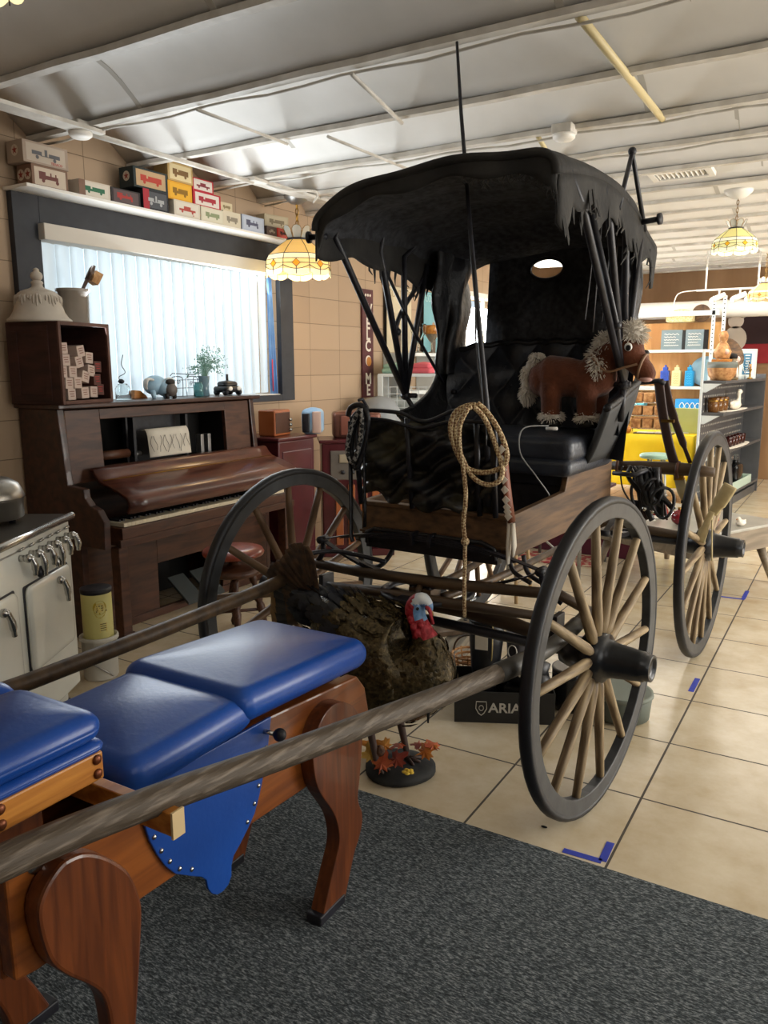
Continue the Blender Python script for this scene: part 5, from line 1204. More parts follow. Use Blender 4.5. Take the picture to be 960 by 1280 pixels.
for x, c_, lab in ((-2.22, '#2f4a9e', 'cobalt blue square bottle on the middle shelf'), (-2.075, '#d9cf9c', 'cream square bottle on the middle shelf'), (-1.915, '#1f86b8', 'turquoise square bottle on the middle shelf')):
    t = thing('square_bottle', lab, 'bottle', (x, 10.88, 1.2905), 0, 'coloured bottles on the middle shelf'); m_ = mat('bottle_' + lab.split()[0], c_, rough=.3)
    b = MB(); b.box(-.055, .055, -.05, .05, 0, .20); b.build('body', m_, t, bevel=.012, seg=3)
    b = MB(); b.box(-.03, .03, -.03, .03, .20, .245); b.build('neck', m_, t, bevel=.006)
    b = MB(); b.ball((0, 0, .258), .016, 10, 7); b.build('stopper', m_, t)
    b = MB()
    for q in range(5): b.tube([(-.03 + .06 * k / 8, -.0515, .04 + .03 * q + .006 * sin(k * 1.6 + q)) for k in range(9)], .003, 4)
    b.build('relief', mat('relief_' + lab.split()[0], '#26366e' if 'cobalt' in lab else '#a89b62' if 'cream' in lab else '#57b4d8', rough=.4), t)
t = thing('round_plate', 'pale blue round plate standing on the middle shelf beside the turquoise bottle', 'plate', (-1.74, 10.98, 1.2905))
b = MB(); b.lathe([(0, 0), (.12, .0), (.19, .02), (.19, .026), (.12, .008), (0, .006)], 36, TR(0, 0, .19, rx=80)); b.build('plate', mat('pale_blue_plate', '#8fb2c4', rough=.35), t)
for x0, x1, c_, lab in ((-3.1, -2.45, '#5fb2c4', 'teal storage bin on the lowest shelf behind the toy pony'), (-2.06, -1.70, '#2f8fd0', 'bright blue bin with white scroll drawing on the lowest shelf')):
    t = thing('storage_bin', lab, 'bin', ((x0 + x1) / 2, 10.9, .9405)); w_ = (x1 - x0) / 2
    b = MB(); b.box(-w_, w_, -.10, .10, 0, .19); b.build('bin', mat('bin_' + c_[1:], c_, rough=.4), t, bevel=.008)
    b = MB(); b.tube([(-w_ * .7 + w_ * 1.4 * k / 20, -.103, .10 + .045 * sin(k * .62)) for k in range(21)], .006, 5); b.tube([(-w_ * .7 + w_ * 1.4 * k / 20, -.103, .10 - .04 * sin(k * .62)) for k in range(21)], .005, 5); b.build('drawing', white_paint, t)
yt = thing('yellow_table', 'table covered to the floor with a bright yellow cloth', 'table', (-2.18, 9.7, 0))
b = MB(); b.box(-.62, .60, -.30, .35, .745, .77); b.build('table_top', m_cbody, yt)
for x in (-.55, .53):
    for y in (-.25, .3): b = MB(); b.cyl((x, y, 0), (x, y, .75), .02); b.build('leg', black_iron, yt)
cl = thing('yellow_tablecloth', 'bright yellow cloth draped over the table at the back', 'tablecloth', (-2.18, 9.7, .772))
b = MB(); ycl = lambda u, v: (-.64 + 1.26 * u, -.32 - (.012 * sin(u * 40) * v), .004 - .60 * v)
b.grid(ycl, 60, 6); b.add([(-.64, -.32, .004), (.62, -.32, .004), (.62, .37, .004), (-.64, .37, .004)], [(0, 1, 2, 3)])
b.grid(lambda u, v: (.62 + .012 * sin(u * 20) * v, -.32 + .69 * u, .004 - .60 * v), 24, 4); b.grid(lambda u, v: (-.64 + .01 * sin(u * 20) * v, -.32 + .69 * u, .004 - .60 * v), 24, 4)
b.build('cloth', mat('bright_yellow_cloth', '#e0bd0a', '#eccd1c', 3, rough=.7), cl, solid=.003)
m_rattan = mat('tan_carved_wood', '#8a5a30', '#c29360', 22, rough=.7)
t = thing('wire_display', 'tiered wire stand of small tan wooden pieces on the yellow table', 'display stand', (-2.12, 9.62, .7785))
b = MB()
for x in (-.2, .2):
    for y in (-.08, .08): b.cyl((x, y, 0), (x, y, .50), .006, n=6)
for z in (.05, .2, .35, .5): b.tube([(-.2, -.08, z), (.2, -.08, z), (.2, .08, z), (-.2, .08, z)], .005, 5, closed=True)
b.build('frame', chrome, t)
n_ = 0
for z in (.055, .205, .355):
    for x in (-.13, 0, .13):
        b = MB(); b.box(x - .055, x + .055, -.075, .07, z, z + .11); b.build('wooden_piece', m_rattan, t, bevel=.01)
t = thing('wooden_box', 'carved tan wooden box at the left of the yellow table', 'box', (-2.46, 9.60, .7785)); b = MB(); b.box(-.09, .09, -.09, .1, 0, .20); b.build('box', m_rattan, t, bevel=.006); b = MB(); b.box(-.095, .095, -.095, .105, .2, .215); b.build('lid', m_rattan, t, bevel=.004)
t = thing('wooden_pot', 'small round wooden pot at the front left edge of the yellow table', 'pot', (-2.32, 9.44, .7785)); b = MB(); b.lathe([(.035, 0), (.05, .03), (.045, .075), (.03, .08), (0, .07)], 18); b.build('pot', m_boxoak, t)
t = thing('flat_tray', 'flat tray of pale papers in front of the wire stand', 'tray', (-2.02, 9.46, .7785)); b = MB(); b.box(-.22, .22, -.06, .06, 0, .012); b.build('tray', m_cdark, t); b = MB(); b.box(-.18, .0, -.05, .05, .012, .02); b.box(.02, .2, -.045, .05, .012, .024); b.build('papers', m_cream, t)
t = thing('pale_green_panel', 'pale yellow-green panel standing on the right of the yellow table', 'panel', (-1.78, 9.72, .7785)); b = MB(); b.box(-.21, .21, -.02, .02, 0, .29); b.build('panel', mat('pale_lime_board', '#bcc67c', '#c8d08c', 4, rough=.6), t, bevel=.006); b = MB(); b.box(-.1, .1, -.06, .08, 0, .012); b.build('foot', m_white, t)
t = thing('slatted_stand', 'slatted tan wood stand beside the left end of the yellow table', 'stand', (-2.95, 9.45, 0))
for x in (-.06, .0, .06): b = MB(); b.box(x - .018, x + .018, -.02, .02, 0, .86); b.build('slat', m_knot, t, bevel=.003)
b = MB(); b.box(-.08, .08, -.01, .012, .1, .14); b.box(-.08, .08, -.01, .012, .7, .74); b.build('rail', m_knot, t)
gs = thing('green_stool', 'pale green round stool with thin metal legs in front of the yellow table', 'stool', (-1.73, 8.3, 0))
b = MB(); b.lathe([(0, .63), (.15, .63), (.165, .64), (.165, .665), (.15, .675), (0, .68)], 28); b.build('seat', mat('sage_seat', '#86a594', rough=.5), gs)
for a in (45, 135, 225, 315): b = MB(); b.tube([(.09 * cos(rad(a)), .09 * sin(rad(a)), .63), (.15 * cos(rad(a)), .15 * sin(rad(a)), 0)], .012, 8); b.build('leg', steel, gs)
b = MB(); b.tube([(.125 * cos(a), .125 * sin(a), .25) for a in [2 * pi * i / 24 for i in range(24)]], .006, 6, closed=True); b.build('foot_ring', steel, gs)

# grey gondola shelving running away from the camera
GM = (-1.20, 8.8, 0)
m_gon = mat('dark_grey_metal', '#4a4b4d', '#545557', 5, rough=.45)
gd = thing('gondola_shelving', 'dark grey metal gondola shelving with pegboard back at the right', 'shelving', GM, -5)
b = MB(); b.box(-.24, -.22, .02, 2.05, 0, 1.40); b.build('back_panel', m_gon, gd)
pg = MB()
for i in range(24):
    for j in range(15): pg.add([(-.219, .10 + .078 * i + .012 * cos(a), .22 + .078 * j + .012 * sin(a)) for a in [2 * pi * k / 6 for k in range(6)]], [tuple(range(6))])
o = pg.build('peg_holes', mat('lit_through_peg_hole', '#d9d4c6', rough=.6), gd); o['kind'] = 'stuff'  # pale discs: light showing through the holes is put into the colour
for y in (0, 1.02, 2.04): MB().box(-.245, -.22, y, y + .03, 0, 1.72 if y < .5 else 1.42).build('upright', m_white if y < .5 else m_gon, gd, bevel=.003)
MB().box(-.22, 0, 2.04, 2.07, 0, 1.45).build('end_panel', m_gon, gd)
for z in (1.40, 1.07, .66, .16):
    s_ = MB().box(-.22, 0, .03, 2.04, z - .03, z).build('shelf', m_gon, gd, bevel=.003)
    b = MB(); b.prism([(-.22, z - .03), (-.04, z - .03), (-.19, z - .12), (-.22, z - .12)], 0, .004, TR(0, .034, 0, rx=90)); b.build('bracket', m_white, s_)
MB().box(-.22, -.02, .04, 2.04, 0, .09).build('plinth', m_gon, gd)
GMat = TR(*GM, rz=-5)
def ong(name, label, cat, x, y, z, rz=0, group=None): return thing(name, label, cat, tuple(GMat @ Vector((x * .55, y, z + .0005))), rz - 5, group)
t = ong('woven_pot', 'brown woven pot at the near end on top of the grey shelving', 'pot', -.16, .20, 1.40); b = MB(); b.lathe([(.09, 0), (.13, .05), (.145, .13), (.14, .19), (.13, .19), (.12, .06), (0, .02)], 26); b.build('pot', m_rattan, t); b = MB(); b.lathe([(.147, .13), (.152, .16), (.143, .192), (.142, .16), (.147, .13)], 26); b.build('rim_band', mat('grey_band', '#5b5f58', rough=.6), t)
t = ong('doll', 'small brown doll figure sitting on a box behind the woven pot', 'doll', -.28, .46, 1.40); b = MB(); b.box(-.09, .09, -.08, .08, .0, .22); b.build('box', m_boxoak, t, bevel=.005); b = MB(); b.lathe([(0, .22), (.07, .23), (.09, .30), (.05, .38), (.03, .40), (.045, .43), (.05, .47), (.03, .51), (0, .52)], 18); b.build('figure', m_rattan, t); b = MB(); b.ball((.05, -.05, .30), (.03, .03, .03), 8, 6); b.build('hand', mat('doll_pink', '#d8b0a0', rough=.6), t)
t = ong('ladle_bowl', 'large tilted brown wooden bowl on top of the grey shelving', 'bowl', -.25, .85, 1.40); b = MB(); b.M = TR(0, 0, .30, rx=20, ry=62); b.lathe([(0, -.06), (.10, -.045), (.16, .0), (.165, .012), (.15, .005), (.09, -.03), (0, -.045)], 30); b.build('bowl', m_cbody, t); b = MB(); b.box(-.06, .04, -.05, .05, 0, .14); b.build('stand', m_cdark, t, bevel=.005)
t = ong('corked_jar', 'brown glass jar with white tassel and dark top on the grey shelving', 'jar', -.12, .56, 1.40); b = MB(); b.lathe([(.06, 0), (.068, .01), (.068, .17), (.045, .20), (.04, .23), (0, .23)], 20); b.build('jar', mat('brown_jar', '#5d4f3a', '#7c6c50', 10, rough=.3), t); b = MB(); b.lathe([(.045, .23), (.05, .25), (.03, .28), (0, .285)], 14); b.build('top', m_dark, t); b = MB(); b.tube([(.05, -.05, .2), (.06, -.055, .10), (.06, -.05, .03)], [.008, .012, .016], 6); b.build('tassel', white_paint, t); b = MB(); b.ball((.03, .05, .22), .035, 10, 7); b.build('shell', mat('shell_pink', '#dcb8ae', rough=.5), t)
t = ong('framed_sign', 'white framed sign with a blue strip of writing on top of the shelving', 'sign', -.20, 1.25, 1.40, 58)
b = MB(); b.box(-.20, .20, -.015, .015, 0, .34); b.build('frame', mat('pale_frame', '#b9c3c2', rough=.6), t, bevel=.004); b = MB(); b.box(-.16, .16, -.018, -.014, .03, .31); b.build('mat_board', mat('ivory_board', '#d4d8d2', rough=.7), t); b = MB(); b.box(-.02, .11, -.021, -.017, .05, .29); b.build('blue_strip', mat('steel_blue_strip', '#3f7494', rough=.6), t)
b = MB()
for q in range(7): b.box(.01 + .006 * (q % 3), .085 - .008 * (q % 2), -.0225, -.0205, .262 - .032 * q, .272 - .032 * q)
b.build('writing', white_paint, t)
t = ong('wine_glass', 'clear stemmed glass in front of the framed sign', 'glass', -.05, 1.02, 1.40); b = MB(); b.lathe([(.035, 0), (.005, .008), (.005, .08), (.03, .10), (.04, .16), (.036, .20), (.034, .20), (.037, .16), (.026, .104), (0, .09)], 18); b.build('glass', glass, t)
t = ong('candlestick', 'small brass candlestick in front of the framed sign', 'candlestick', -.03, 1.22, 1.40); b = MB(); b.lathe([(.035, 0), (.03, .012), (.009, .02), (.012, .05), (.007, .07), (.015, .10), (.018, .115), (0, .115)], 16); b.build('stick', brass, t); b = MB(); b.cyl((0, 0, .115), (0, 0, .17), .011); b.build('candle', m_rattan, t)
for i, y in enumerate((.16, .36, .56)):
    t = ong('amber_tumbler', ['amber tumbler nearest the front on the second grey shelf', 'amber tumbler in the middle of three on the second grey shelf', 'amber tumbler beside the duck on the second grey shelf'][i], 'tumbler', -.25, y, 1.07, 0, 'amber tumblers'); b = MB(); b.lathe([(.045, 0), (.055, .01), (.06, .15), (.056, .15), (.05, .015), (0, .012)], 18); b.build('tumbler', mat('amber_glass', '#8a5a28', rough=.12, trans=.5), t); b = MB(); b.lathe([(.0605, .11), (.0615, .112), (.0615, .125), (.0605, .127)], 18); b.build('gold_band', brass, t)
dl = ong('lace_doily', 'white lace doily under the duck on the second grey shelf', 'doily', -.14, .78, 1.07); b = MB(); b.lathe([(0, .003), (.30, .003), (.31, .001), (0, 0)], 40, TR(s=(.30, 1.9, 1)), mod=lambda a, z: 1 + .02 * cos(a * 24)); b.build('doily', m_cream, dl)
dk = ong('duck_figurine', 'white swan-necked duck figurine on the second grey shelf', 'figurine', -.12, .80, 1.074, 0)
b = MB(); b.ball((0, 0, .05), (.06, .17, .05), 18, 12); b.tube(bez([(0, .11, .06), (0, .17, .11), (0, .165, .17), (0, .20, .195)], 5), [.04, .038, .034, .03, .026, .024, .022, .022, .022, .023, .025, .028, .030, .032, .032, .028], 12); b.tube([(0, -.13, .06), (0, -.21, .08)], [.035, .006], 10); b.build('body', m_cream, dk); b = MB(); b.tube([(0, .225, .195), (0, .265, .185)], [.014, .006], 8); b.build('bill', m_boxoak, dk)
t = ong('lace_runner', 'white lace runner on the third grey shelf', 'doily', -.12, .95, .66); b = MB(); b.lathe([(0, .003), (.30, .003), (.31, .001), (0, 0)], 40, TR(s=(.30, 2.0, 1)), mod=lambda a, z: 1 + .02 * cos(a * 24)); b.build('runner', m_cream, t)
for i in range(5):
    t = ong('dark_glass', 'row of dark ruby glasses on the lace runner of the third grey shelf', 'glass', -.14, .70 + .15 * i, .664, 0, 'dark ruby glasses'); b = MB(); b.lathe([(.03, 0), (.045, .01), (.05, .11), (.046, .11), (.042, .015), (0, .012)], 16); b.build('glass', mat('ruby_glass', '#3c1614', rough=.12, trans=.3), t)
t = ong('mint_tray', 'mint green oblong tray on the bottom grey shelf', 'tray', -.16, 1.10, .16); b = MB(); b.box(-.09, .09, -.55, .55, 0, .012); b.box(-.09, -.075, -.55, .55, .012, .10); b.box(.075, .09, -.55, .55, .012, .10); b.box(-.075, .075, -.55, -.535, .012, .10); b.box(-.075, .075, .535, .55, .012, .10); b.build('tray', mat('mint_enamel', '#b8cdbf', rough=.35), t, bevel=.004)
t = ong('black_bottle', 'squat black bottle with clear stopper standing in the mint tray', 'bottle', -.16, 1.15, .1725); b = MB(); b.pad(-.07, .07, -.15, .15, 0, .26, e=.04, crown=.01); b.cyl((0, 0, .26), (0, 0, .30), .03); b.build('bottle', mat('black_bottle_glass', '#101113', rough=.12), t); b = MB(); b.ball((0, 0, .325), .035, 12, 8); b.build('stopper', glass, t)
for i, y in enumerate((.68, .80)): t = ong('silver_shaker', ['silver shaker at the near end of the mint tray', 'silver shaker next to the black bottle'][i], 'shaker', -.16, y, .1725); b = MB(); b.lathe([(.03, 0), (.035, .01), (.028, .08), (.03, .10), (.015, .125), (0, .13)], 14); b.build('shaker', chrome, t)
# things hung on the wall behind: flags and a bear cut-out
for name, lab, cat, x, z in (('bear_cutout', 'pale bear-shaped board on the back wall above the grey shelving', 'sign', -1.555, 2.05),):
    t = thing(name, lab, cat, (x, 11.99, z)); b = MB(); b.M = TR(rx=90)
    b.prism([(.10 * cos(a), .10 * sin(a) + .10) for a in [2 * pi * i / 24 for i in range(24)]], 0, .02); b.prism([(.15 * cos(a), .17 * sin(a) - .14) for a in [2 * pi * i / 24 for i in range(24)]], 0, .02)
    for s in (-1, 1): b.prism([(.045 * cos(a) + s * .085, .045 * sin(a) + .18) for a in [2 * pi * i / 14 for i in range(14)]], 0, .02)
    b.build('board', mat('pale_bear', '#cfc3b4', rough=.7), t)
t = thing('checkered_flag', 'black and white checkered pennant on the back wall', 'flag', (-1.36, 11.985, 2.06)); m_chk = [white_paint, m_dark]; b = MB(); b.M = TR(rx=90)
for i in range(4):
    for j in range(5):
        if abs(i - 1.5) + j * .45 > 2.6: continue
        b.cur = (i + j) % 2; x0, z0 = -.16 + .08 * i, .18 - .08 * j; b.add([(x0, z0, 0), (x0 + .08, z0, 0), (x0 + .08, z0 - .08, 0), (x0, z0 - .08, 0)], [(0, 3, 2, 1)])
b.build('pennant', m_chk, t, solid=.004)
t = thing('red_yellow_flag', 'square flag split diagonally red and yellow on the back wall', 'flag', (-1.20, 11.985, 2.10)); b = MB(); b.M = TR(rx=90)
b.add([(-.15, .2, 0), (-.15, -.2, 0), (.12, -.2, 0)], [(0, 1, 2)]); b.cur = 1; b.add([(-.15, .2, 0), (.12, -.2, 0), (.17, .2, 0)], [(0, 1, 2)]); b.build('cloth', [mat('flag_red', '#b0202c', rough=.7), mat('flag_yellow', '#d9a92a', rough=.7)], t, solid=.004)
t = thing('red_banner', 'wide dark red banner below the flags on the back wall', 'banner', (-1.0, 11.99, 1.72)); b = MB(); b.box(-.55, .7, -.01, .005, -.14, .12); b.build('banner', mat('banner_red', '#8c1a22', rough=.7), t); m_bd = mat('banner_dark', '#2b1518', rough=.7)
for a, c in ((-.50, -.1), (.25, .7)): b = MB(); b.box(a, c, -.015, -.009, .12, .48); b.build('dark_field', m_bd, t)

# low grey table and its things
CTA = (-.806, 5.403, 0)
ct = thing('low_table', 'low grey-brown wooden coffee table with splayed legs behind the rear wheel', 'table', CTA, -26)
m_gwood = mat('grey_brown_wood', '#6b5f50', '#8b7d69', 5, (4, .6, 4), rough=.5, wood=True)
b = MB(); b.box(-.95, .0, 0, .95, .435, .455); b.build('table_top', mat('pale_grey_top', '#8d8a80', '#a3a096', 4, rough=.3), ct, bevel=.004)
b = MB(); b.box(-.93, -.02, .02, .93, .28, .435); b.build('apron', m_gwood, ct, bevel=.003)
for x, y, sx, sy in ((-.08, .80, .06, .10), (-.08, .10, .04, -.06), (-.86, .80, -.06, .08), (-.86, .10, -.06, -.06)):
    b = MB(); b.tube([(x, y, .28), (x + sx, y + sy, 0)], [.032, .020], 10); b.build('leg', m_gwood, ct)
TB = TR(*CTA, rz=-26)
def ont(name, label, cat, x, y, rz=0): 
    p = Vector((x, y, .4555)); return thing(name, label, cat, (x, y, .4555), rz)
t = ont('red_glass_bell', 'red glass cone-shaped bell hung with dark beads on the low table', 'bell', -1.23, 6.05)
b = MB(); b.lathe([(.088, 0), (.09, .006), (.055, .09), (.03, .16), (.022, .20), (.03, .215), (0, .22)], 22); b.build('cone', mat('red_glass', '#8e2420', rough=.12, coat=.5), t); b = MB()
for q in range(5): b.ball((-.03 + .006 * q, -.04 - .006 * q, .20 - .028 * q), .014, 8, 5)
b.build('beads', m_dark, t)
t = ont('red_glass_ball', 'dark red glass ball with small dots on the low table', 'ball', -1.02, 5.74); b = MB(); b.ball((0, 0, .055), .055, 20, 12); b.build('ball', mat('dark_red_glass', '#741420', rough=.15, coat=.5), t); b = MB(); b.cyl((0, 0, .105), (0, 0, .125), .012); b.build('cap', brass, t)
b = MB(); b.lathe([(.0, .0), (.022, .0), (.025, .006), (0, .006)], 14)
t = ont('red_white_cup', 'white cup with a red pattern on the low table behind the wheel', 'cup', -.85, 6.02); b = MB(); b.lathe([(.05, 0), (.055, .005), (.06, .13), (.055, .13), (.05, .01), (0, .01)], 20); b.build('cup', white_paint, t); b = MB(); b.lathe([(.0555, .004), (.0585, .05), (.0555, .005)], 20); b.build('red_band', red_ink, t)
t = ont('white_duckling', 'small white duckling figurine at the edge of the low table', 'figurine', -.64, 5.92, -26); b = MB(); b.ball((0, 0, .022), (.03, .045, .023), 14, 9); b.ball((0, -.03, .05), (.017, .019, .017), 12, 8); b.tube([(0, -.022, .03), (0, -.03, .045)], [.016, .014], 8); b.tube([(0, .04, .028), (0, .055, .04)], [.012, .003], 6); b.build('body', m_cream, t); b = MB(); b.tube([(0, -.046, .05), (0, -.056, .048)], [.006, .002], 6); b.build('bill', m_boxoak, t)
t = ont('white_papers', 'loose white papers lying on the low table', 'papers', -1.36, 5.83, 20); b = MB(); b.box(-.15, .15, -.1, .1, 0, .006); b.box(-.12, .20, -.06, .13, .006, .011, M=TR(rz=14)); b.build('sheets', white_paint, t)
t = thing('maroon_chest', 'low maroon cloth-covered chest behind the front wheel spokes', 'chest', (-2.0, 6.62, 0)); m_maroon = mat('maroon_cloth', '#4a1626', '#5c1f31', 6, rough=.8)
b = MB(); b.box(-.62, .50, -.22, .22, 0, .28); b.build('body', m_maroon, t, bevel=.01); b = MB(); b.box(-.64, .52, -.24, .24, .28, .33); b.build('lid', m_maroon, t, bevel=.012)
t = thing('patterned_rug', 'small red and cream patterned rug on the tiles behind the carriage', 'rug', (-2.15, 6.12, 0.0005), 8); b = MB(); b.box(-.50, .45, -.18, .18, 0, .006); b.build('rug', mat('red_cream_rug', '#b9a48c', '#9a3a3a', 16, rough=.95, lo=.45, hi=.52), t)
t = thing('folding_stand', 'light grey folding stand with crossed legs behind the carriage', 'stand', (-2.06, 5.30, 0))
for x, y in ((-.15, .25), (.40, .95), (-.15, .95), (.40, .25)): b = MB(); b.cyl((x, y, 0), (x, y, .62), .014); b.build('leg', steel, t)
b = MB(); b.box(-.2, .45, .2, 1.0, .62, .64); b.build('shelf_board', mat('maroon_board_top', '#3c1420', rough=.7), t); b = MB(); b.tube([(-.15, .25, .08), (.40, .25, .5)], .009, 6); b.tube([(-.15, .25, .5), (.40, .25, .08)], .009, 6); b.build('cross_brace', steel, t)
t = thing('wooden_stool', 'plain stool with pale wooden legs seen under the carriage', 'stool', (-1.95, 4.92, 0))
b = MB(); b.lathe([(0, .58), (.15, .58), (.16, .59), (.16, .61), (0, .615)], 24); b.build('seat', m_cdark, t)
for a in (40, 130, 220, 310): b = MB(); b.tube([(.10 * cos(rad(a)), .10 * sin(rad(a)), .58), (.16 * cos(rad(a)), .16 * sin(rad(a)), 0)], .013, 8); b.build('leg', mat('pale_wood_leg', '#a98d66', rough=.5), t)
# ================================================================ left wall beyond the window: posters and white shelf
dl_ = struct(MB().box(XL - .02, XL + .03, 8.86, 8.92, 0, 2.45).box(XL - .02, XL + .03, 10.0, 10.06, 0, 2.45).box(XL - .02, XL + .03, 8.92, 10.0, 2.39, 2.45).box(XL - .01, XL + .02, 9.44, 9.49, 0, 2.39).build('door_1', white_paint))
MB().box(XL - .012, XL - .008, 8.92, 10.0, .02, 2.39).build('pane', glass, dl_)
ps = thing('white_bookcase', 'white bookcase against the block wall behind the carriage seat', 'bookcase', (-4.03, 7.72, 0))
for y in (-.72, -.02, .70): MB().box(-.16, .14, y, y + .025, 0, 1.66).build('side_panel', m_white, ps)
for z in (1.66, 1.28, .92, .55, .1): MB().box(-.16, .15, -.73, .74, z, z + .032).build('shelf', m_white, ps, bevel=.002)
for y, h, c1, lab in ((6.99 + .28, .665, '#c9bc9e', 'cream fashion poster standing on the white bookcase, left of two'), (7.80 + .26, .665, '#6fa3ab', 'teal fashion poster with a woman standing on the white bookcase')):
    t = thing('poster', lab, 'poster', (-4.165, y, 1.6925)); w_ = .26
    b = MB(); b.box(-.02, .006, -w_, w_, 0, h); b.build('board', m_dark, t); b = MB(); b.box(.006, .009, -w_ + .006, w_ - .006, .004, h - .004); b.build('print', mat('poster_' + c1[1:], c1, rough=.6), t)
    words('lettering', 'COUTURE', .105, mat('poster_letter_' + c1[1:], '#a8916c' if c1 == '#c9bc9e' else '#9fc0c0', rough=.6), t, TR(.0095, 0, h - .075) @ FACE_PX, sx=.95)
    b = MB(); M_ = TR(.0095, -.03, 0) @ FACE_PX
    b.prism([(x * .06, .22 + .10 * z) for x, z in ((-.9, -2), (.9, -2), (1.0, -.4), (.5, .3), (.35, .5), (-.35, .5), (-.6, .3), (-1, -.4))], 0, .001, M_); b.build('figure_print', mat('poster_figure_' + c1[1:], '#5e4f42', rough=.7), t)
    b = MB(); b.prism([(.034 * cos(a), .305 + .042 * sin(a)) for a in [2 * pi * i / 18 for i in range(18)]], .001, .002, M_); b.build('face_print', mat('poster_face_' + c1[1:], '#a07c62', rough=.7), t)
    if c1 != '#c9bc9e': b = MB(); b.prism([(.05, .20), (.20, .31), (.21, .28), (.07, .17)], .001, .002, M_); b.build('light_streak', white_paint, t)
for y, lab in ((7.60, 'amber-bowled goblet in front of the teal poster'), (7.30, 'clear goblet between the two posters')):
    t = thing('goblet', lab, 'goblet', (-3.95, y, 1.6925), 0, 'goblets on the bookcase')
    b = MB(); b.lathe([(.055, 0), (.05, .008), (.010, .02), (.010, .11), (.03, .13), (.075, .20), (.085, .26), (.08, .29), (.077, .29), (.08, .26), (.07, .20), (.025, .138), (0, .13)], 24); b.build('glass', glass if 'clear' in lab else mat('smoky_glass', '#b9ab9a', rough=.08, trans=.8), t)
    if 'amber' in lab: b = MB(); b.lathe([(.083, .20), (.088, .24), (.088, .27), (.084, .288), (.0, .286)], 24); b.build('amber_bowl', mat('amber_liquid', '#8a4a18', '#c98a3c', 20, rough=.15), t)
for y, h, r, c1, lab in ((7.92, .20, .03, '#8a6a4c', 'slim brown bottle right of the amber goblet'), (8.06, .17, .028, '#b9b7b0', 'slim pale bottle at the right end of the bookcase top')):
    t = thing('slim_bottle', lab, 'bottle', (-3.97, y, 1.6925)); b = MB(); b.lathe([(r, 0), (r, h * .6), (r * .4, h * .75), (r * .4, h), (0, h)], 16); b.build('bottle', mat('bottle_' + c1[1:], c1, rough=.2), t); b = MB(); b.cyl((0, 0, h), (0, 0, h + .02), r * .45); b.build('cap', m_dark, t)
wr_ = thing('wire_bin_rack', 'white metal wire rack of drawers in front of the white bookcase', 'rack', (-3.78, 6.83, 0), 20)
for x in (-.27, .27):
    for y in (-.15, .15): MB().box(x - .025, x + .025, y - .025, y + .025, 0, 1.48).build('post', m_white, wr_, bevel=.004)
b = MB(); b.box(-.29, .29, -.17, .17, 1.46, 1.49); b.build('top', m_white, wr_, bevel=.003)
for z in (.4, .75, 1.1):
    b = MB()
    for k in range(8): b.box(-.245 + .07 * k - .003, -.245 + .07 * k + .003, -.16, -.154, z, z + .27)
    for q in range(5): b.box(-.25, .25, -.162, -.156, z + .065 * q, z + .065 * q + .007)
    b.box(-.25, .25, -.15, .15, z, z + .006); b.build('wire_drawer', m_white, wr_)
    b = MB(); b.box(-.22, .22, -.13, .13, z + .008, z + .16); b.build('contents', mat('pale_contents_%d' % int(z * 100), '#b9c0bf', '#8f9898', 12, rough=.7), wr_, bevel=.02)
for k, (x, c1, lab) in enumerate(((-.12, '#9cc4b4', 'folded mint cloth on top of the white wire rack'), (.14, '#d4636e', 'folded pink cloth on top of the white wire rack'))):
    t = thing('folded_cloth', lab, 'cloth', tuple(TR(-3.78, 6.83, 1.4905, rz=20) @ Vector((x, 0, 0)))); b = MB(); b.pad(-.12, .12, -.13, .13, 0, .05, e=.02, crown=.01); b.pad(-.11, .10, -.12, .12, .045, .09, e=.02, crown=.02); b.build('cloth', mat('cloth_' + c1[1:], c1, rough=.9), t)
for k, (y, z, c1, w_, h, lab) in enumerate(((7.55, .952, '#b23348', .10, .22, 'red book on the second shelf of the white bookcase'), (7.40, .952, '#e0ddd2', .10, .25, 'white book beside the red book in the white bookcase'), (7.81, .952, '#bcd2c6', .12, .18, 'pale green box on the bookcase shelf'), (7.9, 1.312, '#8f8377', .16, .14, 'grey basket on the upper shelf of the white bookcase'))):
    t = thing('book' if 'book ' in lab[:12] else 'shelf_box', lab, 'book' if 'book ' in lab[:12] else 'box', (-3.97, y, z + .0005)); b = MB(); b.box(-.08, .10, -w_ / 2, w_ / 2, 0, h); b.build('cover', mat('cover_' + c1[1:], c1, rough=.6), t, bevel=.004); b = MB(); b.box(.099, .102, -w_ * .35, w_ * .35, h * .6, h * .75); b.build('title', m_cream, t)
gb = thing('grey_bin', 'rounded grey plastic bin beside the white wire rack', 'bin', (-3.86, 6.38, 0)); b = MB(); b.lathe([(.16, 0), (.19, .02), (.20, 1.0), (.19, 1.16), (.13, 1.26), (0, 1.29)], 28); b.build('bin', mat('grey_plastic', '#8d9296', rough=.5), gb); b = MB(); b.lathe([(.201, .98), (.207, .99), (.207, 1.01), (.201, 1.02)], 28); b.build('seam', m_gon, gb)

